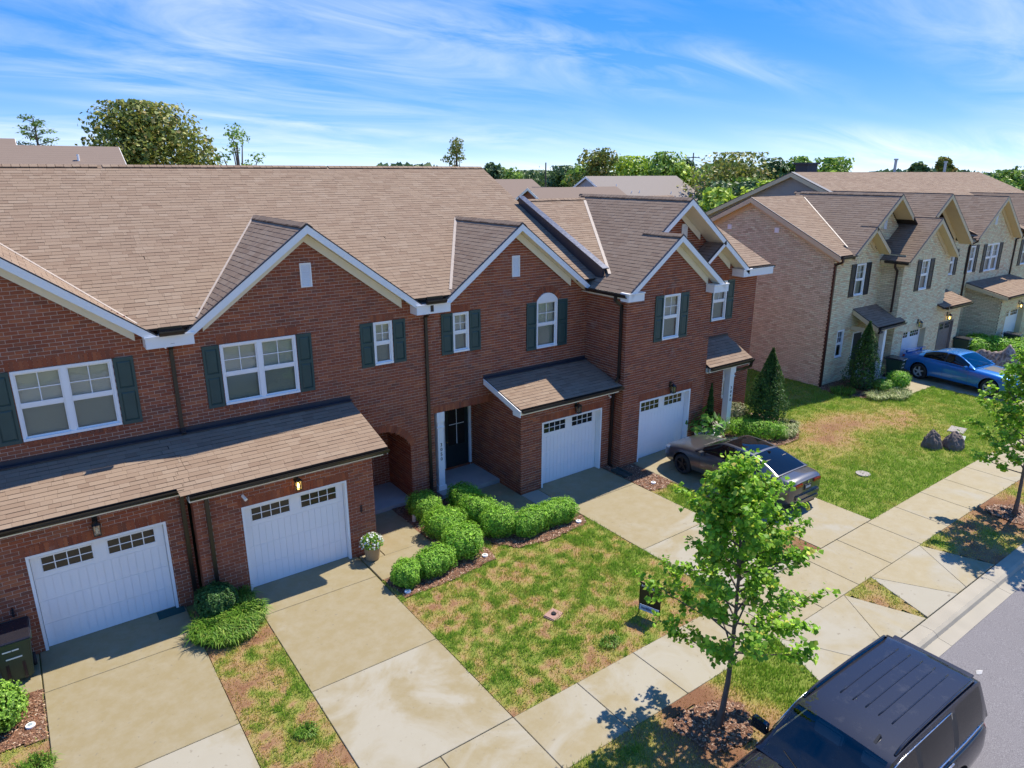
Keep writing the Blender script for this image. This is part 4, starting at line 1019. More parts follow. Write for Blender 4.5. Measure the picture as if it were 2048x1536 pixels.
b = MB(); b.box(32.66, 32.69, YR1b, 1.4, 5.48, 5.66); b.build('fascia', TANTRIM, h1)
downspout(h1, [(XB - .2, BEY - .1, 5.98), (XB - .2, BEY - .1, 5.9), (XB - .02, YB - .06, 5.72), (XB + .02, YB - .06, 0.3)], BROWNDS, .1, .08)
downspout(h1, [(32.6, .7, 5.55), (32.6, .7, 5.42), (32.88, .7, 5.2), (32.88, .7, 3.35)], BROWNDS)
gutter(h1, (30.95, .195, 2.9), (33.3, .195, 2.9), (0, -1, 0)); eave_trim(h1, 30.95, 32.94, .2, 2.9, .3, mat=TANTRIM)
b = MB(); b.prism([(30.9, .2, 2.9), (30.9, YB - .03, 3.53), (30.9, YB - .03, 3.33), (30.9, .2, 2.7)], (-.025, 0, 0)); b.prism([(30.93, .35, 2.62), (30.93, YB - .02, 2.62), (30.93, YB - .02, 2.8), (30.93, .35, 2.8)], (-.06, 0, 0)); b.build('bargeboard', TANTRIM, h1)
downspout(h1, [(31.0, .12, 2.8), (31.05, .2, 2.66), (31.5, .35, 2.6), (31.72, .4, 2.58)], BROWNDS)
valley_line(h1, vpt(G1[0], G1[1], 1, 6.35, b_back), vpt(G1[0], G1[1], 1, 8.3, b_back), 0.06)
# --- taller roof over units 2..4 with a sided gable end
SIDING = simple('tan_siding', (0.33, 0.29, 0.245), 0.6, var=0.1)
vT = Vector((0, 1, TP)).normalized()
def tall(house, sp, x0, x1, notch):
    r = bpy.data.objects.new('roof', bpy.data.meshes.new('roof')); link(r); attach(r, house)
    Lt = Vector((0, TRY - 1.1, TP * (TRY - 1.1))).length; z0 = 6.4 - TP * .3
    vn = .8
    d = [shingle_plane(sp, r, (x0, 1.1, z0), UX, vT, [(0, vn), (notch[0] - x0, vn), (notch[0] - x0, 0), (notch[1] - x0, 0), (notch[1] - x0, vn), (x1 - x0, vn), (x1 - x0, Lt), (0, Lt)], wmin=.3, wmax=.6)]
    mb = MB(); mb.prism([(x0, TRY, TRZ), (x1, TRY, TRZ), (x1, TRY + 8, TRZ - 3.7), (x0, TRY + 8, TRZ - 3.7)], (0, 0, -.06)); d.append(mb)
    return r, d
r2_, d2 = tall(h2, s2, EX, 42.0, (39.9, 40.4)); r3_, d3 = tall(h3, s3, 42.0, 48.2, (42.1, 42.3)); r4_, d4 = tall(h4, s4, 48.2, 60.0, (48.3, 49.0))
b = MB(); zt = lambda y: TRZ - TP * abs(y - TRY)
yb0 = 1.6
nsl = int((TRY * 2 - 2 * yb0) / 1)
for i in range(16):
    za, zb = 6.35 + i * .2, 6.35 + (i + 1) * .2 - .012
    half = max(0, (TRZ - zb) / TP)
    if half > .05:
        q = MB(); q.box(EX - .01, EX + .02, TRY - half, TRY + half, za, zb); q.build('siding_board', SIDING, h2)
b = MB(); b.prism([(EX + .03, TRY - 7.3, 6.2), (EX + .03, TRY + 7.3, 6.2), (EX + .03, TRY, TRZ - .05)], (.03, 0, 0)); b.prism([(EX + .03, 1.5, 0.3), (EX + .03, 15.5, 0.3), (EX + .03, 15.5, 6.2), (EX + .03, 1.5, 6.2)], (.03, 0, 0)); b.build('gable_end', SIDING, h2)
b = MB()
for (ya, yb_) in ((1.4, TRY), (TRY, TRY + 8)):
    b.prism([(EX - .28, ya, zt(ya) - .01), (EX - .28, yb_, zt(yb_) - .01), (EX - .28, yb_, zt(yb_) - .24), (EX - .28, ya, zt(ya) - .24)], (-.03, 0, 0)); b.prism([(EX - .27, ya, zt(ya) - .2), (EX - .27, yb_, zt(yb_) - .2), (EX - .27, yb_, zt(yb_) - .22), (EX - .27, ya, zt(ya) - .22)], (.26, 0, 0))
b.build('bargeboard', TANTRIM, h2)
b = MB()
for (ya, yb_) in ((1.4, TRY), (TRY, TRY + 8)):
    b.prism([(EX - .32, ya, zt(ya) + .03), (EX - .32, yb_, zt(yb_) + .03), (EX - .32, yb_, zt(yb_) - .01), (EX - .32, ya, zt(ya) - .01)], (.33, 0, 0))
b.build('drip_edge', FLASH, h2)
b = MB(); b.box(38.9, 39.9, TRY + .8, TRY + 1.6, 9.0, 9.95); b.box(38.8, 40.0, TRY + .7, TRY + 1.7, 9.95, 10.05); ch = b.build('chimney', simple('dark_chimney', (.05, .045, .05), .6), h2)
for (x_, hh) in ((48.0, .75), (55.0, .65)):
    b = MB(); b.tube([(x_, TRY + .3, 9.2), (x_, TRY + .3, TRZ + hh)], .09, 8); b.tube([(x_, TRY + .3, TRZ + hh), (x_, TRY + .3, TRZ + hh + .1)], .14, 8); b.build('vent_pipe', simple('galvanised', (.45, .46, .48), .4, metal=.8) if 'galvanised' not in MATS else MATS['galvanised'], h3 if x_ < 50 else h4)
# --- unit 2
w = brick_wall(h2, p2, (0, YB), UX, NY, [(37.45, BZ - .1), (42.0, BZ - .1), (42.0, 6.1), (40.5, 6.1), (39.0, 6.6), (37.45, 7.0)], [(39.75, 4.35, 40.35, 5.65)], mat=CREAM, mortar=dk)
brick_wall(h2, p2, (0, YBF), UX, NY, [(37.5, BZ - .1), (39.7, BZ - .1), (39.7, 3.0), (37.5, 3.0)], [(37.05, BZ - .1, 39.1, 2.3)], mat=CREAM, mortar=dk)
brick_wall(h2, p2, (39.7, YBF + .045), (0, 1, 0), (1, 0, 0), [(0, BZ - .1), (.95, BZ - .1), (.95, 3.3), (0, 3.0)], mat=CREAM, mortar=dk)
window(h2, 39.75, 40.35, 4.35, 5.65, YB); shutter(h2, 39.38, 39.72, 4.33, 5.67, YB, BLACKSH); shutter(h2, 40.38, 40.72, 4.33, 5.67, YB, BLACKSH)
garage_door(h2, 37.55, 39.1, BZ, 2.3, YBF, .15, mat=GREYWOOD, trim=GREYWOOD); lantern(h2, 38.2, YBF, 2.5, lit=True)
d2.append(shed(s2, r2_, 36.9, 39.98, .1, 3.17, YB - .02, 3.62)); finish_roof(r2_, d2)
eave_trim(h2, 37.5, 39.9, .1, 3.15, .33, mat=TANTRIM); gutter(h2, (37.5, .095, 3.15), (39.95, .095, 3.15), (0, -1, 0))
downspout(h2, [(41.9, 1.1, 6.0), (41.9, YB - .05, 5.8), (41.9, YB - .05, .3)], BROWNDS)
# --- unit 3
w = brick_wall(h3, p3, (0, YB), UX, NY, [(42.0, BZ - .1), (48.2, BZ - .1), (48.2, 6.1), (47.6, 6.1), (44.7, 8.15), (42.2, 6.1), (42.0, 6.1)], [(42.15, 4.3, 42.75, 5.72), (44.2, 4.2, 45.8, 5.7)], mat=CREAM, mortar=dk)
YG3 = -0.35
brick_wall(h3, p3, (0, YG3), UX, NY, [(42.6, BZ - .1), (47.8, BZ - .1), (47.8, 3.0), (42.6, 3.0)], [(43.4, BZ - .1, 45.9, 2.35)], mat=CREAM, mortar=dk)
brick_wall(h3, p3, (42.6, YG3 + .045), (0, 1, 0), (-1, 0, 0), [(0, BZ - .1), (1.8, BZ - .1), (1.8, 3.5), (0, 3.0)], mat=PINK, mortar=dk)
window(h3, 42.15, 42.75, 4.3, 5.72, YB); window(h3, 44.2, 45.8, 4.2, 5.7, YB, twin=True)
for a in ((41.78, 42.1), (42.8, 43.12)): shutter(h3, a[0], a[1], 4.28, 5.74, YB, BLACKSH)
for a in ((43.75, 44.15), (45.85, 46.25)): shutter(h3, a[0], a[1], 4.18, 5.72, YB, BLACKSH)
vent(h3, 44.6, 44.85, 6.75, 7.35, YB)
garage_door(h3, 43.4, 45.9, BZ, 2.35, YG3, .3, trim=TANTRIM); lantern(h3, 44.9, YG3, 2.5, lit=True)
G3 = (44.7, 8.25)
d3.append(gable_plane(s3, r3_, G3[0], G3[1], 1, 2.9, 1.05, t_back)); d3.append(gable_plane(s3, r3_, G3[0], G3[1], -1, 3.1, 1.05, t_back))
d3.append(shed(s3, r3_, 42.3, 48.1, -.7, 3.25, YB - .02, 3.75)); finish_roof(r3_, d3)
rake(h3, 41.9, G3[1] - RG * 2.8, G3[0], G3[1] - .01, 1.06, soffit_depth=.38, **BRN); rake(h3, G3[0], G3[1] - .01, 47.6, G3[1] - RG * 2.9, 1.06, soffit_depth=.38, **BRN)
b = MB(); b.prism([(42.28, -.7, 3.22), (42.28, YB - .03, 3.72), (42.28, YB - .03, 3.5), (42.28, -.7, 3.05)], (-.025, 0, 0)); b.build('bargeboard', TANTRIM, h3)
eave_trim(h3, 42.3, 48.1, -.7, 3.23, .33, mat=TANTRIM); gutter(h3, (42.3, -.705, 3.23), (48.1, -.705, 3.23), (0, -1, 0))
downspout(h3, [(47.95, 1.0, 6.05), (47.95, YB - .05, 5.8), (47.95, YB - .05, 3.8)], BROWNDS); downspout(h3, [(47.0, -.6, 3.1), (47.0, YG3 - .04, 2.9), (47.0, YG3 - .04, .3)], BROWNDS)
for i, ch_ in enumerate('3042'): pass
# --- unit 4
w = brick_wall(h4, p4, (0, YB), UX, NY, [(48.2, BZ - .1), (58, BZ - .1), (58, 6.1), (54.5, 6.1), (51.5, 8.15), (48.6, 6.1), (48.2, 6.1)], [(49.3, 4.2, 50.9, 5.7)], mat=CREAM, mortar=dk)
window(h4, 49.3, 50.9, 4.2, 5.7, YB, twin=True); shutter(h4, 48.85, 49.25, 4.18, 5.72, YB, BLACKSH); shutter(h4, 50.95, 51.35, 4.18, 5.72, YB, BLACKSH)
G4 = (51.5, 8.25)
d4.append(gable_plane(s4, r4_, G4[0], G4[1], 1, 3.0, 1.05, t_back)); d4.append(gable_plane(s4, r4_, G4[0], G4[1], -1, 3.1, 1.05, t_back)); finish_roof(r4_, d4)
rake(h4, 48.6, G4[1] - RG * 2.9, G4[0], G4[1] - .01, 1.06, soffit_depth=.38, **BRN); rake(h4, G4[0], G4[1] - .01, 54.4, G4[1] - RG * 2.9, 1.06, soffit_depth=.38, **BRN)
b = MB(); b.box(48.1, 53, YB - .01, YB - .002, 0, .01); 
for hh, x0, x1 in ((h1, XB, EX), (h2, EX + .1, 42), (h3, 42, 48.2), (h4, 48.2, 60)):
    b = MB(); b.box(x0, x1, 10.7 if hh is h1 else 15.6, 10.8 if hh is h1 else 15.7, 0, 6.0); b.build('rear_wall', MORTAR, hh)
b = MB(); b.box(60.0, 60.1, 1.5, 15.6, 0, 6.2); b.build('side_wall', MORTAR, h4)
for P_ in (p1, p2, p3, p4, s1, s2, s3, s4): P_.build()
# ------------------------------------------------------------------ ground, street, pavements
def ground_mat():
    m, nt, b = mat_base('far_ground')
    p = pos(nt)
    c = nramp(nt, nnoise(nt, p, 0.15, 5, 0.65), [(0.3, (0.15, 0.19, 0.05)), (0.5, (0.25, 0.24, 0.085)), (0.7, (0.34, 0.26, 0.13))])
    c = nmix(nt, nmath(nt, 'MULTIPLY', nnoise(nt, p, 9, 4), 0.5), c, (0.07, 0.06, 0.03))
    L(nt, c, b.inputs['Base Color']); b.inputs['Roughness'].default_value = 0.95; b.inputs['Specular IOR Level'].default_value = 0.1
    return m
xs = [-3000, -600, -120, -40, -10, 5] + list(range(11, 27)) + [30, 40, 70, 140, 500, 4000]
ys = [-3000, -400, -60, -19.9, -19.7, -9.56, -9.50, -6, 0, 2.4, 8, 20, 60, 200, 900, 5000]
V = []; F = []
for j, y in enumerate(ys):
    for i, x in enumerate(xs):
        V.append((x, y, gz(x) - (0.35 if -19.8 < y < -9.52 else 0.03)))
nx = len(xs)
for j in range(len(ys) - 1):
    for i in range(nx - 1): F.append((j*nx+i, j*nx+i+1, (j+1)*nx+i+1, (j+1)*nx+i))
tag(obj_mesh('ground', mesh_np('ground', V, F, ground_mat())), kind='structure')

def asphalt_mat():
    m, nt, b = mat_base('asphalt')
    p = pos(nt)
    sp = nnoise(nt, p, 75, 2, 0.8)
    c = nramp(nt, sp, [(0.3, (0.09, 0.083, 0.086)), (0.5, (0.165, 0.154, 0.158)), (0.68, (0.29, 0.275, 0.275))])
    c = nmix(nt, nmath(nt, 'MULTIPLY', nramp(nt, nnoise(nt, p, 0.45, 4, 0.6), [(0.35, 0.0), (0.7, 1.0)]), 0.3), c, (0.15, 0.14, 0.142))
    L(nt, c, b.inputs['Base Color']); b.inputs['Roughness'].default_value = 0.9; bump(nt, b, sp, 0.5, 0.01)
    return m
V = []; F = []
for i, x in enumerate(xs):
    for y in (-19.6, -10.10): V.append((min(max(x, -300), 400), y, gz(x) - 0.135))
for i in range(nx - 1): F.append((2*i, 2*i+2, 2*i+3, 2*i+1))
tag(obj_mesh('street', mesh_np('street', V, F, asphalt_mat())), kind='structure')

def concrete_mat():
    """pale broom finished concrete with brownish stains; the object colour gives how stained a slab is"""
    m, nt, b = mat_base('concrete')
    p = pos(nt); oi = N(nt, 'ShaderNodeObjectInfo')
    sp = N(nt, 'ShaderNodeSeparateColor'); L(nt, oi.outputs['Color'], sp.inputs[0])
    off = N(nt, 'ShaderNodeVectorMath', operation='ADD'); L(nt, p, off.inputs[0])
    rv = N(nt, 'ShaderNodeCombineXYZ'); L(nt, nmath(nt, 'MULTIPLY', oi.outputs['Random'], 40.0), rv.inputs[0]); L(nt, nmath(nt, 'MULTIPLY', oi.outputs['Random'], 23.0), rv.inputs[1]); L(nt, rv.outputs[0], off.inputs[1])
    n1 = nnoise(nt, off.outputs[0], 0.55, 7, 0.58, 0.8)
    st = nmath(nt, 'SUBTRACT', nmath(nt, 'ADD', n1, sp.outputs[0]), 0.5)
    f = nramp(nt, st, [(0.36, 0.0), (0.50, 1.0)])
    c = nmix(nt, f, (0.345, 0.315, 0.240), (0.262, 0.208, 0.100))
    n2 = nnoise(nt, p, 3.0, 6, 0.7)
    c = nmix(nt, nmath(nt, 'MULTIPLY', nramp(nt, n2, [(0.4, 0.0), (0.75, 1.0)]), 0.35), c, (0.385, 0.36, 0.29))
    spots = nramp(nt, nnoise(nt, p, 9.0, 2, 0.5), [(0.68, 0.0), (0.74, 1.0)])
    c = nmix(nt, nmath(nt, 'MULTIPLY', spots, 0.55), c, (0.16, 0.13, 0.09))
    g = nnoise(nt, p, 160, 2, 0.8)
    c = nmix(nt, nmath(nt, 'MULTIPLY', g, 0.25), c, (0.22, 0.19, 0.135))
    L(nt, c, b.inputs['Base Color'])
    L(nt, nmath(nt, 'MULTIPLY_ADD', f, -0.22, 0.88), b.inputs['Roughness'])
    bump(nt, b, g, 0.25, 0.004)
    return m
CONC = concrete_mat()
CURBM = simple('curb_concrete', (0.34, 0.305, 0.235), 0.85, var=0.22, scale=1.6, fine=120, bumps=0.25)
def pavement(name):
    o = bpy.data.objects.new(name, None); link(o); o.empty_display_size = .3; WLOC[o.name] = Vector((0, 0, 0)); return tag(o, kind='structure')
def slab(parent, poly, stain=0.5, dz=0.012, name='slab', inset=0.006, th=0.10):
    """one cast slab from its outline; follows the fall of the ground"""
    cx = sum(p[0] for p in poly) / len(poly); cy = sum(p[1] for p in poly) / len(poly)
    pts = []
    n = len(poly)
    for (x, y) in poly:
        d = math.hypot(cx - x, cy - y); pts.append((x + (cx - x) / d * inset * 1.4, y + (cy - y) / d * inset * 1.4))
    top = [Vector((x, y, gz(x) + dz)) for x, y in pts]
    mb = MB(); e = 0.008
    inner = [Vector((x + (cx - x) / math.hypot(cx - x, cy - y) * e * 1.4, y + (cy - y) / math.hypot(cx - x, cy - y) * e * 1.4, gz(x) + dz)) for x, y in pts]
    mid = [v - Vector((0, 0, e)) for v in top]; low = [v - Vector((0, 0, th)) for v in top]
    vs = inner + mid + low
    fs = [tuple(range(n))] + [((i + 1) % n, i, n + i, n + (i + 1) % n) for i in range(n)] + [(n + (i + 1) % n, n + i, 2*n + i, 2*n + (i + 1) % n) for i in range(n)]
    mb.add(vs, fs)
    o = mb.build(name, CONC, parent); o.color = (stain, 0, 0, 1)
    return o
def rect(x0, x1, y0, y1): return [(x0, y0), (x1, y0), (x1, y1), (x0, y1)]
YSI, YSO, YCB = -6.43, -7.90, -9.48
sw = pavement('sidewalk')
x = 6.12 - 1.53 * 6
while x < 48:
    slab(sw, rect(x, x + 1.53, YSO, YSI), random.uniform(0.40, 0.62)); x += 1.53
def driveway(x0, x1, ygar, st, name='driveway', apron=None):
    d = pavement(name)
    slab(d, rect(x0, x1, -0.70, ygar), st[0]); slab(d, rect(x0, x1, -3.66, -0.70), st[1]); slab(d, rect(x0, x1, YSI + .006, -3.66), st[2])
    if apron:
        a, b_, c, e, i0, i1 = apron
        slab(d, [(a, YSO), (i0, YCB + .015), (c, YCB + .015)], 0.40, inset=.004); slab(d, [(a, YSO), (b_, YSO), (i1, YCB + .015), (i0, YCB + .015)][::-1], 0.47, inset=.004); slab(d, [(b_, YSO), (e, YCB + .015), (i1, YCB + .015)][::-1], 0.45, inset=.004)
    return d
driveway(-0.77, 2.04, 0.86, (0.78, 0.70, 0.36), apron=None)
driveway(3.37, 6.12, 0.56, (0.74, 0.62, 0.42), apron=(3.4, 6.1, 2.9, 6.7, 4.2, 5.3))
driveway(12.35, 15.05, 1.05, (0.66, 0.58, 0.38), apron=(12.0, 14.62, 11.4, 15.24, 12.9, 13.6))
driveway(16.10, 18.62, 0.62, (0.60, 0.56, 0.50), apron=(15.83, 18.25, 15.30, 18.78, 16.75, 17.2))
driveway(33.0, 36.3, 0.7, (0.5, 0.45, 0.45)); driveway(37.3, 39.4, 0.55, (0.5, 0.45, 0.45))
wk = pavement('entry_path'); slab(wk, rect(6.16, 8.06, -0.95, 0.06), 0.70); slab(wk, [(6.73, 0.06), (8.06, 0.06), (8.06, 2.28), (6.73, 2.28)], 0.70); slab(wk, rect(6.16, 6.72, 0.06, 0.41), 0.55)
wk = pavement('entry_path'); slab(wk, [(11.69, -0.5), (12.34, -0.5), (12.34, 0.84), (11.69, 0.84)], 0.35); slab(wk, [(10.45, -0.45), (11.68, -0.5), (11.68, 1.96), (10.0, 1.96), (10.0, 0.6)], 0.66)
wk = pavement('entry_path'); slab(wk, rect(18.63, 20.5, -1.0, -0.02), 0.45)
wk = pavement('entry_path'); slab(wk, rect(30.95, 32.98, -1.55, -0.02), 0.62)
wk = pavement('bin_pad'); slab(wk, rect(-3.2, -0.78, -0.55, 0.73), 0.66)
cb = pavement('curb')
x = 17.95 - 3.05 * 9
while x < 70:
    prof = [(-9.485, -0.3), (-9.485, 0.004), (-9.60, 0.012), (-9.76, 0.006), (-9.835, -0.025), (-9.875, -0.095), (-10.16, -0.128), (-10.16, -0.3)]
    mb = MB(); n = len(prof)
    vs = [(xx, y, gz(xx) + z) for xx in (x + .005, x + 3.045) for y, z in prof]
    mb.add(vs, [tuple(range(n)), tuple(range(2*n - 1, n - 1, -1))] + [(i, n + i, n + (i + 1) % n, (i + 1) % n) for i in range(n)])
    mb.build('curb_segment', CURBM, cb); x += 3.05

# ------------------------------------------------------------------ lawns, beds, grass blades
def inpoly(px, py, poly):
    r = np.zeros(px.shape, dtype=bool); n = len(poly)
    for i in range(n):
        (x0, y0), (x1, y1) = poly[i], poly[(i + 1) % n]
        c = ((y0 > py) != (y1 > py))
        with np.errstate(divide='ignore', invalid='ignore'):
            xi = (x1 - x0) * (py - y0) / (y1 - y0 + 1e-12) + x0
        r ^= c & (px < xi)
    return r
def patch_attr_mat(name, stops, fine_amt=0.4):
    m, nt, b = mat_base(name)
    at = N(nt, 'ShaderNodeAttribute', attribute_name='patch')
    p = pos(nt)
    v = nmath(nt, 'ADD', at.outputs['Fac'], nmath(nt, 'MULTIPLY', nmath(nt, 'SUBTRACT', nnoise(nt, p, 14, 5, 0.7), 0.5), fine_amt))
    c = nramp(nt, v, stops)
    return m, nt, b, c, p
LAWN, nt, bb, c, p = patch_attr_mat('lawn_soil', [(0.0, (0.20, 0.098, 0.055)), (0.22, (0.27, 0.155, 0.085)), (0.42, (0.33, 0.225, 0.105)), (0.62, (0.27, 0.25, 0.07)), (0.85, (0.17, 0.22, 0.04))])
L(nt, c, bb.inputs['Base Color']); bb.inputs['Roughness'].default_value = 0.95; bb.inputs['Specular IOR Level'].default_value = 0.1
bump(nt, bb, nnoise(nt, p, 40, 4, 0.7), 0.8, 0.03)
def leafmat(name, stops, trans=0.3, attr=False, var=0.35):
    m = bpy.data.materials.new(name); m.use_nodes = True; MATS[name] = m
    nt = m.node_tree; nt.nodes.clear()
    g = N(nt, 'ShaderNodeNewGeometry'); r = g.outputs['Random Per Island']
    if attr:
        a = N(nt, 'ShaderNodeAttribute', attribute_name='patch'); fac = nmath(nt, 'ADD', a.outputs['Fac'], nmath(nt, 'MULTIPLY', nmath(nt, 'SUBTRACT', r, 0.5), 0.35), clamp=True)
    else: fac = r
    c = nramp(nt, fac, stops)
    hv = N(nt, 'ShaderNodeHueSaturation'); L(nt, c, hv.inputs['Color'])
    r2 = nmath(nt, 'FRACT', nmath(nt, 'MULTIPLY', r, 57.31)); L(nt, nmath(nt, 'MULTIPLY_ADD', r2, 2 * var, 1 - var), hv.inputs['Value'])
    d = N(nt, 'ShaderNodeBsdfPrincipled'); L(nt, hv.outputs[0], d.inputs['Base Color']); d.inputs['Roughness'].default_value = 0.5; d.inputs['Specular IOR Level'].default_value = 0.28
    t = N(nt, 'ShaderNodeBsdfTranslucent'); L(nt, hv.outputs[0], t.inputs['Color'])
    mx = N(nt, 'ShaderNodeMixShader'); mx.inputs[0].default_value = trans; L(nt, d.outputs[0], mx.inputs[1]); L(nt, t.outputs[0], mx.inputs[2])
    o = N(nt, 'ShaderNodeOutputMaterial'); L(nt, mx.outputs[0], o.inputs[0])
    return m
BLADE = leafmat('grass_blade', [(0.0, (0.46, 0.26, 0.10)), (0.25, (0.56, 0.37, 0.11)), (0.5, (0.50, 0.45, 0.10)), (0.75, (0.32, 0.42, 0.06)), (1.0, (0.215, 0.38, 0.04))], 0.40, attr=True)
def set_attr(me, vals):
    a = me.attributes.new('patch', 'FLOAT', 'POINT'); a.data.foreach_set('value', np.asarray(vals, dtype=np.float32))
def blades_mesh(name, X, Y, Z, H, Wd, P, mat, lean=0.55):
    n = len(X); az = RNG.uniform(0, 2 * np.pi, n); ln = RNG.uniform(0.1, 1.0, n) * lean * H
    dx, dy = np.cos(az), np.sin(az); wx, wy = -dy * Wd / 2, dx * Wd / 2
    V = np.empty((n, 3, 3))
    V[:, 0] = np.stack([X - wx, Y - wy, Z], 1); V[:, 1] = np.stack([X + wx, Y + wy, Z], 1); V[:, 2] = np.stack([X + dx * ln, Y + dy * ln, Z + H], 1)
    me = mesh_np(name, V.reshape(-1, 3), np.arange(3 * n).reshape(-1, 3), mat); set_attr(me, np.repeat(P, 3)); return me
ZONES = []
def lawn(poly, patchfn, dens, holes=(), h=(0.035, 0.085), w=0.016, cell=0.12, blades_in=None):
    xs_ = [p[0] for p in poly]; ys_ = [p[1] for p in poly]; x0, x1, y0, y1 = min(xs_), max(xs_), min(ys_), max(ys_)
    gx = np.linspace(x0, x1, max(2, int((x1 - x0) / cell) + 1)); gy = np.linspace(y0, y1, max(2, int((y1 - y0) / cell) + 1))
    X, Y = np.meshgrid(gx, gy); nxx, nyy = len(gx), len(gy)
    Pv = patchfn(X, Y)
    Z = gz_np(X) + 0.002 + 0.015 * (fbm(X * 2.1, Y * 2.1, 3) - 0.5)
    V = np.stack([X, Y, Z], -1).reshape(-1, 3)
    cx = (X[:-1, :-1] + X[1:, 1:]) / 2; cy = (Y[:-1, :-1] + Y[1:, 1:]) / 2
    ok = inpoly(cx, cy, poly)
    for hh in holes: ok &= ~inpoly(cx, cy, hh)
    idx = np.arange(nxx * nyy).reshape(nyy, nxx)
    Fq = np.stack([idx[:-1, :-1], idx[:-1, 1:], idx[1:, 1:], idx[1:, :-1]], -1)[ok]
    me = mesh_np('lawn', V, Fq, LAWN, smooth=True); set_attr(me, Pv.ravel())
    tag(obj_mesh('lawn', me), kind='structure')
    n = int((x1 - x0) * (y1 - y0) * dens)
    bx = RNG.uniform(x0, x1, n); by = RNG.uniform(y0, y1, n)
    ok = inpoly(bx, by, poly)
    for hh in holes: ok &= ~inpoly(bx, by, hh)
    bx, by = bx[ok] + RNG.normal(0, .022, ok.sum()), by[ok] + RNG.normal(0, .022, ok.sum()); bp = patchfn(bx, by)
    tuft = fbm(bx * 5.0 + 3, by * 5.0, 3)
    keep = RNG.random(len(bx)) < np.clip(0.12 + 1.05 * bp * np.clip(tuft * 2.2 - 0.35, 0.15, 1.2), 0.03, 1)
    bx, by, bp, tuft = bx[keep], by[keep], bp[keep], tuft[keep]
    H = RNG.uniform(h[0], h[1], len(bx)) * (0.55 + 0.75 * bp) * (0.7 + 0.8 * np.clip(tuft - .25, 0, 1))
    ZONES.append((bx, by, gz_np(bx), H, np.full(len(bx), w) * RNG.uniform(.7, 1.4, len(bx)), np.clip(bp + 0.35 * (tuft - .45), 0, 1)))
bedB = [(6.18, -0.97), (6.28, -1.95), (7.6, -1.95), (8.95, -1.75), (9.1, -1.25), (8.85, -0.6), (8.75, 0.3), (8.9, 2.28), (8.06, 2.28), (8.06, -0.96)]
bedC = [(9.1, 2.28), (9.3, 1.0), (9.15, -0.2), (9.35, -1.1), (9.75, -1.65), (10.6, -1.85), (12.1, -1.72), (12.34, -1.3), (12.34, -0.52), (10.45, -0.46), (10.0, 0.6), (10.0, 1.95), (9.6, 2.28)]
bedCD = [(15.06, -1.35), (15.6, -1.5), (16.09, -1.3), (16.09, 0.45), (15.5, 0.45), (15.5, 0.82), (15.06, 0.82)]
bedD = [(19.6, -0.02), (20.5, -0.02), (20.5, -1.0), (20.8, -1.55), (21.6, -1.75), (22.4, -1.72), (23.2, -1.2), (23.75, -0.3), (23.6, 0.6), (23.0, 1.48), (21.5, 1.48), (21.46, 0.25), (19.6, 0.0)]
bedE = [(28.7, 1.43), (28.4, 0.6), (28.8, -0.6), (29.6, -1.5), (30.4, -1.75), (30.94, -1.55), (30.94, 1.43)]
bedL = [(-3.2, -0.56), (-0.78, -0.56), (-0.78, -2.05), (-1.6, -1.95), (-3.2, -1.6)]
def circ(cx, cy, r, n=14, s=1): return [(cx + r * (1 + .18 * math.sin(3 * a + s)) * math.cos(a), cy + r * .85 * (1 + .15 * math.cos(2 * a + s)) * math.sin(a)) for a in [2 * math.pi * i / n for i in range(n)]]
bedT1 = circ(8.95, -8.72, 0.72); bedT2 = circ(22.1, -8.7, 0.7, s=2)
def pf_left(x, y): return np.clip(0.50 + .8 * (fbm(x * .9, y * .9, 4) - .5) + 1.3 * (fbm(x * 4, y * 4, 3) - .5), 0.02, 1)
def pf_mid(x, y):
    v = 0.62 + .6 * (fbm(x * .75 + 9, y * .75, 4) - .5) + 1.5 * (fbm(x * 4.2, y * 4.2 + 4, 3) - .5)
    v += 0.16 * np.exp(-((y + 2.2) / 1.2) ** 2) * np.clip((x - 9.5) / 2, 0, 1) - 0.12 * np.exp(-((x - 10.9) ** 2 + (y + 5.2) ** 2) / .6)
    return np.clip(v, 0.04, 1)
def pf_right(x, y):
    v = 0.80 + .55 * (fbm(x * .6, y * .6, 3) - .5) + .4 * (fbm(x * 3, y * 3, 3) - .5)
    yc = -1.7 - 0.28 * (x - 24.5)                      # scorched band crossing the lawn
    v -= 0.62 * np.exp(-((y - yc) / 1.15) ** 2) * np.clip(1.2 - abs(x - 24.8) / 5.5, 0, 1) * (0.45 + 1.1 * fbm(x * .8 + 5, y * .8, 3))
    v -= 0.30 * np.exp(-((x - 22.7) ** 2 / 2.5 + (y + 2.4) ** 2 / .5)) + 0.25 * np.exp(-((x - 26.5) ** 2 / 3 + (y + 4.8) ** 2 / .5))
    return np.clip(v, 0.15, 1)
def pf_cd(x, y): return np.clip(0.82 + .9 * (fbm(x * 1.1, y * 1.1, 3) - .5) - 0.5 * np.clip((y + 1.9) / .6, 0, 1) - .75 * np.clip((-y - 5.2) / .8, 0, 1), 0.03, 1)
def pf_verge(x, y):
    v = 0.55 + 1.3 * (fbm(x * .9 + 2, y * .9 + 7, 4) - .5) + .5 * (fbm(x * 3, y * 3, 3) - .5) + .25 * np.clip((x - 9.6) / 1.2, 0, 1)
    v -= 0.75 * np.exp(-((x - 8.9) ** 2 + (y + 8.45) ** 2) / .75)
    return np.clip(v, 0.02, 1)
def pf_verge2(x, y): return np.clip(0.42 + 1.7 * (fbm(x * .9 + 12, y * .9 + 3, 4) - .5) + .4 * (fbm(x * 3, y * 3, 3) - .5) - .5 * np.exp(-((x - 22.1) ** 2 + (y + 8.5) ** 2) / .9), 0.02, 1)
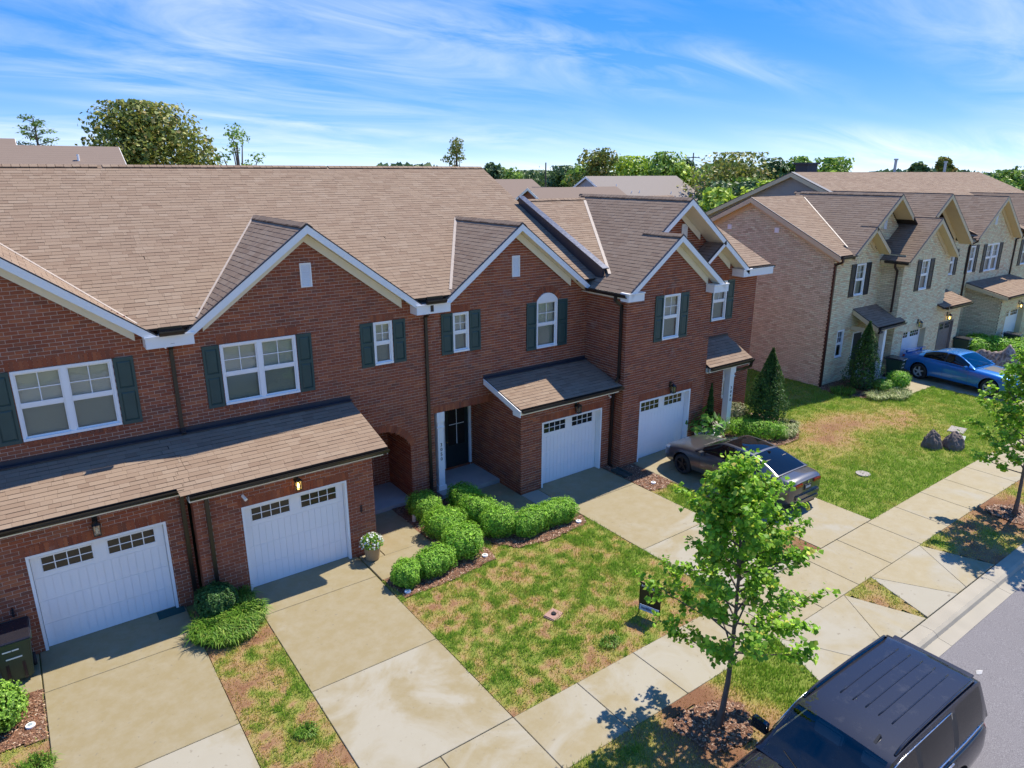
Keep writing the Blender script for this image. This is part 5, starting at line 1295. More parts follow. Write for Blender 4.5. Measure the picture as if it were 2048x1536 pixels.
lawn(rect(2.05, 3.36, YSI, 0.4), pf_left, 2600)
lawn(rect(6.13, 12.34, YSI, 2.25), pf_mid, 2600, [bedB, bedC, rect(6.1, 8.06, -.97, 2.3), rect(9.95, 12.4, -.5, 2.3)])
lawn(rect(15.06, 16.09, YSI, -1.0), pf_cd, 2400, [bedCD])
lawn(rect(18.63, 32.98, YSI, 1.42), pf_right, 1500, [bedD, bedE, rect(18.6, 20.5, -1.0, 1.5), rect(30.94, 33, -1.56, 1.5), rect(18, 23.6, 1.2, 1.5)], cell=.2, w=0.018)
lawn(rect(23.56, 28.85, 1.42, 13.0), lambda x, y: np.clip(.9 + .3 * (fbm(x, y, 3) - .5), 0, 1), 700, cell=.3, w=.025)
lawn([(6.72, YCB), (11.4, YCB), (12.0, YSO), (6.13, YSO)], pf_verge, 2600, [bedT1])
lawn([(14.63, YSO), (15.27, YCB), (15.82, YSO)], lambda x, y: np.clip(.45 + 1.2 * (fbm(x * 2, y * 2, 3) - .5), .05, 1), 1800)
lawn([(18.79, YCB), (44, YCB), (44, YSO), (18.26, YSO)], pf_verge2, 1500, [bedT2], w=.017)
lawn(rect(-3.2, -0.78, YSI, -1.5), pf_left, 2400, [bedL])
lawn(rect(36.32, 37.28, YSI, 0.4), pf_right, 700, cell=.3, w=.025); lawn(rect(39.42, 50, YSI, 1.0), pf_right, 600, cell=.3, w=.025)
A = [np.concatenate([z[k] for z in ZONES]) for k in range(6)]
tag(obj_mesh('grass', blades_mesh('grass', A[0], A[1], A[2], A[3], A[4], A[5], BLADE)), 'short patchy green and straw coloured lawn grass', 'grass', kind='stuff')
# mulch beds
MULCH, nt, bb = mat_base('mulch_soil'); p = pos(nt)
c = nramp(nt, nnoise(nt, p, 11, 6, 0.75), [(0.3, (0.105, 0.048, 0.028)), (0.5, (0.20, 0.095, 0.052)), (0.7, (0.31, 0.17, 0.095))]); L(nt, c, bb.inputs['Base Color']); bb.inputs['Roughness'].default_value = .95
bump(nt, bb, nnoise(nt, p, 35, 5, 0.7), 0.9, 0.04)
CHIP = leafmat('mulch_chip', [(0.0, (0.07, 0.03, 0.018)), (0.35, (0.17, 0.075, 0.04)), (0.65, (0.27, 0.135, 0.075)), (0.88, (0.40, 0.25, 0.16)), (1.0, (0.55, 0.42, 0.30))], 0.0)
def bed(poly, dens=900):
    xs_ = [p[0] for p in poly]; ys_ = [p[1] for p in poly]; x0, x1, y0, y1 = min(xs_), max(xs_), min(ys_), max(ys_); cell = .08
    gx = np.arange(x0, x1 + cell, cell); gy = np.arange(y0, y1 + cell, cell); X, Y = np.meshgrid(gx, gy)
    Z = gz_np(X) + 0.012 + 0.05 * (fbm(X * 2.5, Y * 2.5, 4) - .4)
    cx = X[:-1, :-1] + cell / 2; cy = Y[:-1, :-1] + cell / 2; ok = inpoly(cx, cy, poly)
    idx = np.arange(X.size).reshape(X.shape); Fq = np.stack([idx[:-1, :-1], idx[:-1, 1:], idx[1:, 1:], idx[1:, :-1]], -1)[ok]
    o = tag(obj_mesh('mulch_bed', mesh_np('mulch_bed', np.stack([X, Y, Z], -1).reshape(-1, 3), Fq, MULCH, smooth=True)), kind='structure')
    n = int((x1 - x0) * (y1 - y0) * dens); bx = RNG.uniform(x0, x1, n); by = RNG.uniform(y0, y1, n); k = inpoly(bx, by, poly); bx, by = bx[k], by[k]; n = len(bx)
    bz = gz_np(bx) + 0.018 + 0.05 * (fbm(bx * 2.5, by * 2.5, 4) - .4)
    az = RNG.uniform(0, np.pi * 2, n); ln = RNG.uniform(.012, .035, n); wd = RNG.uniform(.005, .012, n); tz = RNG.uniform(-.4, .4, n)
    d = np.stack([np.cos(az), np.sin(az), tz], 1) * ln[:, None]; s = np.stack([-np.sin(az), np.cos(az), RNG.uniform(-.5, .5, n)], 1) * wd[:, None]; C = np.stack([bx, by, bz], 1)
    V = np.stack([C - d - s, C + d - s, C + d + s, C - d + s], 1).reshape(-1, 3)
    tag(obj_mesh('mulch_chips', mesh_np('mulch_chips', V, np.arange(4 * n).reshape(-1, 4), CHIP)), 'loose reddish bark chips in a planting bed', 'mulch', kind='stuff')
    return o
for q in (bedB, bedC, bedCD, bedD, bedE, bedL, bedT1, bedT2): bed(q)
# ------------------------------------------------------------------ plants
def unit_rows(a): return a / np.maximum(np.linalg.norm(a, axis=1), 1e-9)[:, None]
def leaf_cards(C, Nrm, size, aspect=0.55, jitter=0.7, shape='quad'):
    """leaf polygons at C facing roughly Nrm"""
    n = len(C); Nn = unit_rows(Nrm + RNG.normal(0, jitter, (n, 3)))
    t = unit_rows(np.cross(Nn, RNG.normal(0, 1, (n, 3)))); b = np.cross(Nn, t)
    sz = (size * RNG.uniform(.65, 1.35, n))[:, None] if np.isscalar(size) else size[:, None]
    if shape == 'quad':
        pts = [(-.5, 0, 0), (0, -aspect / 2, .06), (.5, 0, 0), (0, aspect / 2, .06)]
    else:       # lobed leaf
        pts = [(-.5, 0, 0), (-.18, -.42, .05), (.10, -.30, .02), (.5, 0, -.06), (.10, .30, .02), (-.18, .42, .05)]
    k = len(pts)
    V = np.stack([C + sz * (a * t + bb_ * b + cc * Nn) for a, bb_, cc in pts], 1)
    return V.reshape(-1, 3), np.arange(k * n).reshape(-1, k)
BOX = leafmat('boxwood_leaf', [(0.0, (0.109, 0.238, 0.026)), (0.4, (0.202, 0.420, 0.040)), (0.75, (0.302, 0.570, 0.053)), (1.0, (0.420, 0.681, 0.079))], 0.3)
BOXLIME = leafmat('lime_shrub_leaf', [(0.0, (0.120, 0.240, 0.030)), (0.5, (0.228, 0.432, 0.048)), (1.0, (0.360, 0.552, 0.084))], 0.3)
DARKLEAF = leafmat('dark_shrub_leaf', [(0.0, (0.030, 0.072, 0.019)), (0.5, (0.060, 0.144, 0.030)), (1.0, (0.108, 0.216, 0.048))], 0.22)
ARB = leafmat('arborvitae_spray', [(0.0, (0.029, 0.070, 0.017)), (0.5, (0.055, 0.126, 0.024)), (0.85, (0.090, 0.186, 0.031)), (1.0, (0.156, 0.264, 0.048))], 0.25)
TWIG = simple('brown_twig', (0.10, 0.065, 0.04), 0.85, var=0.3, scale=9)
BARK = simple('grey_brown_bark', (0.14, 0.105, 0.08), 0.9, var=0.35, scale=12, fine=50, bumps=0.6)
def shrub_local(name, r, mat, n=2600, leaf=0.042, boxy=2.6, flat=0.0, parentname='foliage'):
    """clipped shrub in local coordinates, base at the origin; r = (rx, ry, height)"""
    root = bpy.data.objects.new(name, None); link(root); root.empty_display_size = .2; WLOC[root.name] = Vector((0, 0, 0))
    d = unit_rows(RNG.normal(0, 1, (n, 3)))
    e = boxy
    k = (np.abs(d) ** e).sum(1) ** (-1 / e)
    S = d * k[:, None]
    bump_ = 1 + .09 * np.sin(7 * S[:, 0] + 3 * S[:, 1] + RNG.uniform(0, 6)) * np.cos(6 * S[:, 1] - 4 * S[:, 2]) + .05 * np.sin(15 * S[:, 0]) * np.sin(13 * S[:, 1] + 2)
    depth = 1 - np.abs(RNG.normal(0, .045, n)); S = S * (bump_ * depth)[:, None]
    C = np.stack([S[:, 0] * r[0], S[:, 1] * r[1], (S[:, 2] * .5 + .52) * r[2]], 1)
    C = C[C[:, 2] > 0.03]; nn = C - np.array([0, 0, r[2] * .5]); nn = unit_rows(nn / np.array([r[0], r[1], r[2] * .5]) ** 2) + np.array([0, 0, .35])
    V, F = leaf_cards(C, nn, leaf, .62, .42)
    # inner leaves
    m = n // 3; d2 = unit_rows(RNG.normal(0, 1, (m, 3))); d2 = d2 * ((np.abs(d2) ** e).sum(1) ** (-1 / e) * (.72 + .16 * RNG.random(m)))[:, None]; C2 = np.stack([d2[:, 0] * r[0], d2[:, 1] * r[1], (d2[:, 2] * .5 + .52) * r[2]], 1)
    V2, F2 = leaf_cards(C2, d2, leaf * 2.4, .8, .5); F = np.concatenate([F, F2 + len(V)]); V = np.concatenate([V, V2])
    fo = bpy.data.objects.new('foliage', mesh_np('foliage', V, F, mat)); link(fo); fo.parent = root
    st = MB()
    for i in range(7):
        a = i * .9; q = Vector((math.cos(a) * r[0] * .5, math.sin(a) * r[1] * .5, r[2] * .75)); st.tube([(0.03 * math.cos(a), .03 * math.sin(a), -.02), q * .55, q], [.014, .010, .005], 5)
    s = bpy.data.objects.new('stem', bpy.data.meshes.new('stem')); s.data.from_pydata(st.v, [], st.f); s.data.materials.append(TWIG); link(s); s.parent = root
    return root
def put_shrub(label, loc, r, mat, cat='shrub', group=None, name='clipped_shrub', n=5200, leaf=.036, rot=0, boxy=2.6):
    o = shrub_local(name, r, mat, n, leaf, boxy); place(o, (loc[0], loc[1], gz(loc[0]) + (loc[2] if len(loc) > 2 else 0)), rot); return tag(o, label, cat, group)
gB_, gC_ = 'clipped shrubs along the arched entry path', 'clipped shrubs in the bed before the dark front door'
put_shrub('bright clipped shrub against the brick pier by the arched entry', (8.62, 1.38), (0.44, 0.50, 0.68), BOX, group=gB_, boxy=3.6)
put_shrub('rounded clipped shrub in the middle of the entry path row', (8.55, 0.12), (0.53, 0.56, 0.70), BOX, group=gB_, boxy=3.6, rot=.4)
put_shrub('largest rounded shrub at the outer corner of the path bed', (8.42, -1.02), (0.55, 0.52, 0.74), BOX, group=gB_, boxy=3.6, rot=1.1)
put_shrub('low clipped shrub between the corner shrub and the driveway shrub', (7.42, -1.32), (0.53, 0.40, 0.59), BOX, group=gB_, boxy=3.6, rot=.2)
put_shrub('small clipped shrub at the driveway end of the path bed', (6.62, -1.38), (0.38, 0.34, 0.54), BOX, group=gB_, boxy=3.6, rot=.8)
put_shrub('shaded dark shrub nearest the 3050 porch column', (9.85, 1.15), (0.40, 0.52, 0.68), BOX, group=gC_, boxy=4.2)
put_shrub('clipped shrub second from the porch in the curved hedge', (9.72, 0.25), (0.45, 0.50, 0.74), BOX, group=gC_, boxy=4.2, rot=.5)
put_shrub('clipped shrub at the bend of the curved hedge', (9.80, -0.62), (0.50, 0.47, 0.72), BOX, group=gC_, boxy=4.2, rot=1.)
put_shrub('clipped shrub just past the bend of the curved hedge', (10.55, -1.12), (0.56, 0.40, 0.64), BOX, group=gC_, boxy=4.2, rot=.1)
put_shrub('clipped shrub at the driveway end of the curved hedge', (11.52, -1.10), (0.59, 0.38, 0.61), BOX, group=gC_, boxy=4.2, rot=-.1)
put_shrub('lime green shrub at the lower left edge beside the bin', (-1.62, -1.18), (.62, .52, .72), BOXLIME, leaf=.06, n=2200)
put_shrub('dark green shrub between the two left downspouts', (2.55, -0.05), (.42, .38, .72), DARKLEAF, leaf=.05)
def strap_clump(name, label, loc, rad, n, length, mat, cat='ornamental grass', group=None, w=.016):
    """arching strap leaves from a crown"""
    C0 = np.array([loc[0], loc[1], gz(loc[0])]); rr = np.sqrt(RNG.random(n)); a0 = RNG.uniform(0, 2 * np.pi, n)
    B = np.stack([np.cos(a0) * rr * rad[0], np.sin(a0) * rr * rad[1], np.zeros(n)], 1); az = a0 + RNG.normal(0, .9, n)
    d = np.stack([np.cos(az), np.sin(az), np.zeros(n)], 1); ln = length * RNG.uniform(.6, 1.2, n); s = np.stack([-np.sin(az), np.cos(az), np.zeros(n)], 1) * (w * RNG.uniform(.7, 1.3, n))[:, None] / 2; Zv = np.array([0, 0, 1.])
    sp = RNG.uniform(.25, .75, n)[:, None]; l = ln[:, None]
    P0 = B; P1 = B + d * l * .35 * sp + Zv * l * .62; P2 = B + d * l * .95 * sp + Zv * l * (.70 - .35 * sp)
    V = np.stack([P0 - s, P0 + s, P1 + s, P1 - s, P2 + s * .2, P2 - s * .2], 1).reshape(-1, 3)
    i = np.arange(n)[:, None] * 6; F = np.concatenate([i + np.array([[0, 1, 2, 3]]), i + np.array([[3, 2, 4, 5]])])
    o = bpy.data.objects.new(name, mesh_np(name, V, F, mat)); link(o); o.location = C0; return tag(o, label, cat, group)
LIRI = leafmat('strap_leaf', [(0.0, (0.07, 0.17, 0.02)), (0.5, (0.14, 0.29, 0.03)), (0.85, (0.24, 0.38, 0.05)), (1.0, (0.38, 0.45, 0.10))], 0.35)
LIRIV = leafmat('variegated_strap_leaf', [(0.0, (0.13, 0.22, 0.05)), (0.45, (0.30, 0.38, 0.12)), (0.8, (0.50, 0.52, 0.25)), (1.0, (0.60, 0.58, 0.36))], 0.35)
gL = 'grassy clumps beside the left driveways'
strap_clump('border_grass', 'grassy clump spilling over the edge of the left driveway', (2.28, -0.75), (.42, .40), 900, .42, LIRI, group=gL)
strap_clump('border_grass', 'grassy clump beside the middle driveway', (3.0, -0.62), (.42, .42), 900, .42, LIRI, group=gL)
strap_clump('border_grass', 'grassy clump in front of the small dark shrub', (2.62, -1.1), (.50, .30), 800, .40, LIRI, group=gL)
strap_clump('border_grass', 'shaded grassy clump against the wall between garages', (3.05, 0.1), (.32, .28), 500, .40, LIRI, group=gL)
strap_clump('weed_tuft', 'bright weedy tuft in the strip between two driveways', (2.95, -4.6), (.18, .16), 260, .17, LIRI, 'weed', w=.012)
strap_clump('weed_tuft', 'bright weedy tuft by the sidewalk near the yard sign', (9.0, -5.95), (.22, .18), 300, .15, LIRI, 'weed', w=.012)
strap_clump('weed_tuft', 'grassy tuft at the lower left corner beside the drive', (-1.0, -2.75), (.30, .28), 420, .22, LIRI, 'weed', w=.012)
gV = 'variegated grass clumps'
strap_clump('border_grass', 'pale variegated grass at the tip of the hedge bed', (22.3, -1.15), (.50, .42), 700, .40, LIRIV, group=gV)
strap_clump('border_grass', 'variegated grass below the large arborvitae', (23.0, -0.85), (.40, .35), 500, .42, LIRIV, group=gV)
for q, lab in (((29.3, -1.0), 'pale variegated grass left of the entry path of the cream house'), ((30.0, -1.45), 'pale variegated grass at the front of the cream house bed'), ((30.6, -1.3), 'pale variegated grass touching the cream house path')):
    strap_clump('border_grass', lab, q, (.5, .4), 600, .36, LIRIV, group=gV)
strap_clump('border_grass', 'dark grassy clump at the corner of the cream house', (28.85, 0.3), (.5, .5), 500, .32, LIRI, group='clumps round the cream house corner')
def conifer(name, label, loc, h, r, n, mat, side=None, group=None):
    root = thing(name, label, 'tree', (loc[0], loc[1], gz(loc[0])), group)
    t = RNG.random(n) ** .85; z = t * h
    prof = np.clip(np.minimum((t / .10 + .55), 1.0) * (1 - np.clip((t - .22) / .78, 0, 1) ** 1.25), .03, 1) * r
    a = RNG.uniform(0, 2 * np.pi, n); lob = 1 + .10 * np.sin(3 * a + 5 * t * 3) + .07 * np.sin(9 * a - 17 * t)
    rr = prof * lob * (1 - np.abs(RNG.normal(0, .13, n)))
    C = np.stack([np.cos(a) * rr, np.sin(a) * rr, z + .06], 1)
    if side:
        m = n // 5; t2 = RNG.random(m); a2 = RNG.uniform(0, 2 * np.pi, m); r2 = side[2] * np.sqrt(np.clip(1 - t2 ** 2, .02, 1)) * (1 - np.abs(RNG.normal(0, .15, m)))
        C = np.concatenate([C, np.stack([side[0] + np.cos(a2) * r2, side[1] + np.sin(a2) * r2, .1 + t2 * side[3]], 1)])
    nn = C * np.array([1, 1, 0]) + np.array([0, 0, .5]) * r
    V, F = leaf_cards(C, nn, .085, .38, .45)
    fo = bpy.data.objects.new('crown', mesh_np('crown', V, F, mat)); link(fo); fo.parent = root
    m = n // 3; t3 = RNG.random(m); C3 = np.stack([np.cos(a[:m]) * prof[:m] * .55, np.sin(a[:m]) * prof[:m] * .55, z[:m] * .9 + .05], 1); V3, F3 = leaf_cards(C3, C3 + .01, .14, .6, 1.0)
    f2 = bpy.data.objects.new('inner_sprays', mesh_np('inner_sprays', V3, F3, mat)); link(f2); f2.parent = root
    tr = MB(); tr.tube([(0, 0, -.05), (0, 0, h * .5), (0, 0, h * .92)], [.07, .045, .012], 7); k = bpy.data.objects.new('trunk', bpy.data.meshes.new('trunk')); k.data.from_pydata(tr.v, [], tr.f); k.data.materials.append(BARK); link(k); k.parent = root
    return root
conifer('arborvitae_tree', 'tall dark cone shaped arborvitae by the 3048 porch hedge', (22.62, -0.15), 3.0, .78, 6500, ARB, side=(-.62, -.1, .42, 1.9), group='arborvitae trees')
conifer('arborvitae_tree', 'tall dark arborvitae in front of the cream house entry', (30.15, 0.2), 3.0, .80, 5000, ARB, group='arborvitae trees')
conifer('arborvitae_tree', 'thin columnar conifer against the brick beside the 3048 garage', (19.72, 0.25), 2.1, .20, 1500, ARB, group='arborvitae trees')
# clipped hedge in front of unit D and low plants
put_shrub('low clipped hedge running out from the 3048 porch column', (21.35, -0.62), (.42, 1.05, .62), BOX, cat='hedge', name='clipped_hedge', n=4200, rot=math.radians(38), boxy=4)
put_shrub('loose pale green shrub behind the 3048 column', (21.9, 0.75), (.5, .4, .8), leafmat('grey_green_leaf', [(0, (.12, .16, .06)), (.5, (.24, .28, .12)), (1, (.42, .36, .25))], .3), n=1300, leaf=.06)
put_shrub('lime ground shrub between porch column and arborvitae', (22.0, 0.2), (.5, .4, .42), BOXLIME, n=1200, leaf=.05)
gE = 'shrubs round the cream house path'
put_shrub('round shrub between the bin and the cream house path', (31.45, -0.75), (.50, .48, .78), BOX, group=gE, n=1600, leaf=.055)
put_shrub('small low shrub right of the cream house arborvitae', (30.62, -0.55), (.46, .40, .50), BOXLIME, group=gE, n=1100, leaf=.055)
gF = 'round bushes beyond the blue car'
for i, (q, rr_, lab) in enumerate((((40.6, -0.2), (.75, .7, .95), 'round bush nearest the grey garage bin'), ((41.6, -0.75), (.85, .75, 1.0), 'round bush second in the far cluster'), ((42.0, .25), (.7, .6, .9), 'round bush at the back of the far cluster'), ((41.3, -2.0), (.85, .8, .95), 'large round bush in front of the far cluster'), ((42.6, -1.7), (.85, .75, .95), 'large round bush at the right of the far cluster'), ((45.5, -1.6), (.9, .8, 1.1), 'dark round bush at the right edge below the far garage'))):
    put_shrub(lab, q, rr_, BOX, group=gF, n=1200, leaf=.09)
put_shrub('yellow green leafy shrub at the right edge behind the roadside tree', (38.2, -4.3), (.9, .8, 1.0), BOXLIME, n=1200, leaf=.1)

# ------------------------------------------------------------------ broadleaf trees
MAPLE = leafmat('maple_leaf', [(0.0, (0.119, 0.266, 0.020)), (0.35, (0.203, 0.406, 0.030)), (0.7, (0.312, 0.562, 0.043)), (0.92, (0.472, 0.656, 0.062)), (1.0, (0.709, 0.594, 0.100))], 0.42)
def young_tree(name, label, base, trunk, top, limbs, nleaf, leafsize, spread, mat, seed, zlow, group=None, lean=0.0):
    rnd = random.Random(seed); root = thing(name, label, 'tree', base, group); base = Vector(base)
    pts = [Vector(p) for p in trunk]; tr = MB()
    rad = [.062 * (1 - .86 * i / (len(pts) - 1)) for i in range(len(pts))]; rad[0] = .075
    tr.tube([p - base for p in pts], rad, 8); tr.build('trunk', BARK, root, world=False, smooth=True)
    br = MB(); LC = []; LN = []
    zs = [p.z for p in pts]
    def at(z):
        for a, b_ in zip(pts[:-1], pts[1:]):
            if a.z <= z <= b_.z: return a.lerp(b_, (z - a.z) / (b_.z - a.z))
        return pts[-1].copy()
    for i in range(limbs):
        f = (i + rnd.random() * .7) / limbs; z = zlow + f * (top - zlow) * .86; o = at(z)
        az = i * 2.399 + rnd.uniform(-.4, .4); ln = spread * (1.14 - .90 * f) * rnd.uniform(.72, 1.15) * (.75 + .25 * min(1, f / .15))
        up = .42 + .75 * f + rnd.uniform(-.12, .12); d = Vector((math.cos(az), math.sin(az), 0))
        p1 = o + d * ln * .38 + Vector((0, 0, ln * up * .30)); p2 = o + d * ln * .74 + Vector((0, 0, ln * up * .70)); p3 = o + d * ln + Vector((0, 0, ln * up * 1.08))
        br.tube([q - base for q in (o, p1, p2, p3)], [.020, .014, .008, .004], 5)
        segs = [(o, p1), (p1, p2), (p2, p3)]
        ntw = 7
        for k in range(ntw):
            t = .30 + .70 * (k + rnd.random() * .6) / ntw; s_ = min(2, int(t * 3)); q = segs[s_][0].lerp(segs[s_][1], t * 3 - s_ if t < 1 else 1)
            dv = (d * rnd.uniform(.2, 1) + Vector((rnd.gauss(0, .8), rnd.gauss(0, .8), rnd.uniform(.1, .9)))).normalized(); tl = rnd.uniform(.18, .42) * (1.15 - .4 * f); e = q + dv * tl
            br.tube([q - base, (q + e) / 2 - base + Vector((0, 0, .02)), e - base], [.006, .004, .002], 4, cap=False)
            m = max(4, int(nleaf / (limbs * ntw)))
            for j in range(m):
                u = rnd.uniform(.1, 1.12); LC.append(q.lerp(e, u) + Vector((rnd.gauss(0, .055), rnd.gauss(0, .055), rnd.gauss(0, .05)))); LN.append(Vector((rnd.gauss(0, .6), rnd.gauss(0, .6), 1)) + d * .35)
    for j in range(nleaf // 14):
        z = rnd.uniform(top - 1.1, top); o = at(z); LC.append(o + Vector((rnd.gauss(0, .13), rnd.gauss(0, .13), rnd.uniform(0, .25)))); LN.append(Vector((rnd.gauss(0, .7), rnd.gauss(0, .7), .8)))
    br.build('branch', BARK, root, world=False)
    C = np.array([list(c - base) for c in LC]); V, F = leaf_cards(C, np.array([list(n) for n in LN]), leafsize, shape='lobed', jitter=.35)
    fo = bpy.data.objects.new('crown', mesh_np('crown', V, F, mat)); link(fo); fo.parent = root
    return root
young_tree('maple_tree', 'young green maple by the sidewalk in front of the grey sedan', (8.95, -8.77, 0.0), [(8.95, -8.77, -.05), (9.12, -8.72, .3), (9.28, -8.66, .75), (9.36, -8.62, 1.3), (9.38, -8.6, 2.2), (9.34, -8.6, 3.2), (9.2, -8.6, 4.2), (9.08, -8.6, 5.0)], 5.0, 44, 11000, .088, 1.5, MAPLE, 11, 1.12, 'young maples along the verge')
young_tree('maple_tree', 'young green maple at the right edge of the picture', (22.0, -8.73, .2), [(22.0, -8.73, .15), (22.06, -8.72, .7), (22.05, -8.7, 1.5), (22.0, -8.7, 2.6), (21.9, -8.7, 3.8), (21.8, -8.7, 5.0)], 5.0, 40, 7500, .105, 1.75, MAPLE, 5, 1.35, 'young maples along the verge')
# ------------------------------------------------------------------ small outdoor things
RUBBER = simple('bin_tyre', (0.018, 0.018, 0.019), 0.8, var=.3, scale=9)
BINGREEN = simple('green_bin_plastic', (0.022, 0.052, 0.032), 0.42, var=.2, scale=3)
BINLID = simple('dark_bin_lid', (0.020, 0.019, 0.024), 0.25, var=.2, scale=3)
def make_bin(label, loc, rot, group, body_mat=BINGREEN):
    r = thing('wheelie_bin', label, 'bin', loc, group, rot)
    b = MB()      # body: tapered tub, front towards local -Y
    lo, hi = (.24, .25, .08), (.31, .36, .98)
    ring = []
    for (hx, hy, z) in (lo, (.275, .30, .55), (.30, .345, .90), hi):
        ring.append([(-hx, -hy, z), (hx, -hy, z), (hx, hy, z), (-hx, hy, z)])
    v = [p for q in ring for p in q]; f = [(3, 2, 1, 0)]
    for i in range(3):
        for k in range(4): f.append((i*4+k, i*4+(k+1) % 4, (i+1)*4+(k+1) % 4, (i+1)*4+k))
    b.add(v, f); tub = b.build('tub', body_mat, r, world=False, bevel=.035)
    b = MB(); b.box(-.335, .335, -.385, .385, .955, 1.0); b.build('rim', body_mat, r, world=False, bevel=.012)
    b = MB(); b.add([(-.34, -.41, 1.003), (.34, -.41, 1.003), (.34, .36, 1.003), (-.34, .36, 1.003), (-.32, -.39, 1.035), (.32, -.39, 1.035), (.32, .34, 1.075), (-.32, .34, 1.075)], [(0, 1, 5, 4), (1, 2, 6, 5), (2, 3, 7, 6), (3, 0, 4, 7), (4, 5, 6, 7), (3, 2, 1, 0)]); b.build('lid', BINLID, r, world=False, bevel=.015)
    b = MB(); b.tube([(-.30, .36, .98), (-.30, .45, 1.0), (.30, .45, 1.0), (.30, .36, .98)], .016, 8); b.build('handle', body_mat, r, world=False)
    for sx in (-1, 1):
        b = MB(); b.lathe([(.001, -.03), (.12, -.03), (.13, 0), (.12, .03), (.001, .03)], 18, (0, 0, 0), 'Y'); w_ = b.build('wheel', RUBBER, r, world=False, smooth=False); w_.location = (sx * .27, .27, .13); w_.rotation_euler = (0, 0, math.pi / 2)
        b = MB(); b.box(sx * .13 - .025, sx * .13 + .025, -.298, -.262, .12, .50); b.build('front_groove', BINLID, r, world=False)
    b = MB(); b.box(-.13, .13, -.322, -.31, .62, .645); b.build('grab_slot', BLIND, r, world=False)
    b = MB(); b.box(-.16, -.02, -.347, -.341, .80, .826); b.box(-.01, .10, -.347, -.341, .80, .826); b.build('bin_marking', BLIND, r, world=False)
    return r
gbin = 'wheeled rubbish bins'
make_bin('green wheeled bin with dark lid at the lower left edge', (-1.12, 0.12, .012), 0.0, gbin)
make_bin('dark wheeled bin behind the tail of the blue car', (32.75, 0.05, BZ + .012), .1, gbin)
make_bin('dark wheeled bin beside the grey wooden garage door', (39.75, 0.1, BZ), .1, gbin)
make_bin('dark wheeled bin standing in front of the far white garage', (43.0, -1.0, BZ), .1, gbin)
# flower pot by the garage
pt = thing('flower_pot', 'tan pot of white flowers at the corner of the arched entry garage', 'plant pot', (6.40, 0.10, .012))
b = MB(); b.lathe([(.001, 0), (.14, 0), (.17, .02), (.215, .36), (.235, .38), (.235, .42), (.20, .42), (.19, .36), (.001, .36)], 24); b.build('pot', simple('tan_ceramic', (.36, .25, .13), .6, var=.2), pt, world=False, smooth=False)
n = 900; d = unit_rows(RNG.normal(0, 1, (n, 3))); d[:, 2] = np.abs(d[:, 2]); C = d * np.array([.29, .29, .30]) * (1 - np.abs(RNG.normal(0, .12, n)))[:, None] + np.array([0, 0, .40])
V, F = leaf_cards(C, d, .06, .6, .6); o = bpy.data.objects.new('leaves', mesh_np('leaves', V, F, BOXLIME)); link(o); o.parent = pt
WHITEPETAL = leafmat('white_petal', [(0, (.75, .74, .70)), (1, (.85, .85, .82))], .3, var=.08)
m = 110; d = unit_rows(RNG.normal(0, 1, (m, 3))); d[:, 2] = np.abs(d[:, 2]) * .9 + .05; C = d * np.array([.31, .31, .33]) + np.array([0, 0, .40]); V, F = leaf_cards(C, d, .055, .95, .3); o = bpy.data.objects.new('flower', mesh_np('flower', V, F, WHITEPETAL)); link(o); o.parent = pt
# planter with big leafed plant by the 3048 garage
pl = thing('planter_box', 'square white planter with tall leafy plant beside the 3048 garage', 'planter', (19.25, 0.0, gz(19.25) + .012))
b = MB(); b.add([(-.20, -.20, 0), (.20, -.20, 0), (.20, .20, 0), (-.20, .20, 0), (-.27, -.27, .48), (.27, -.27, .48), (.27, .27, .48), (-.27, .27, .48), (-.23, -.23, .48), (.23, -.23, .48), (.23, .23, .48), (-.23, .23, .48), (-.22, -.22, .42), (.22, -.22, .42), (.22, .22, .42), (-.22, .22, .42)],
    [(3, 2, 1, 0), (0, 1, 5, 4), (1, 2, 6, 5), (2, 3, 7, 6), (3, 0, 4, 7), (4, 5, 9, 8), (5, 6, 10, 9), (6, 7, 11, 10), (7, 4, 8, 11), (8, 9, 13, 12), (9, 10, 14, 13), (10, 11, 15, 14), (11, 8, 12, 15), (12, 13, 14, 15)]); b.build('box', WHITE, pl, world=False)
BIGLEAF = leafmat('broad_leaf', [(0, (.06, .17, .02)), (.6, (.13, .30, .035)), (1, (.26, .38, .06))], .35)
n = 130; a = RNG.uniform(0, 2 * np.pi, n); rr_ = .75 * np.sqrt(RNG.random(n)); C = np.stack([np.cos(a) * rr_, np.sin(a) * rr_, .55 + .95 * (1 - rr_) * RNG.random(n) + .1], 1); V, F = leaf_cards(C, np.stack([np.cos(a), np.sin(a), np.full(n, .9)], 1), .30, .42, .35); o = bpy.data.objects.new('leaves', mesh_np('leaves', V, F, BIGLEAF)); link(o); o.parent = pl
b = MB()
for k in range(9):
    q = C[k * 9]; b.tube([(q[0] * .15, q[1] * .15, .42), (q[0] * .5, q[1] * .5, q[2] * .75), tuple(q)], [.012, .009, .005], 5)
b.build('stem', TWIG, pl, world=False)
# doormat in front of the left garage
b = MB(); b.box(1.45, 2.0, .50, .80, .013, .028); tag(b.build('doormat', simple('teal_mat', (.012, .06, .055), .9, var=.3, scale=20)), 'small dark teal mat at the foot of the left garage door', 'mat')
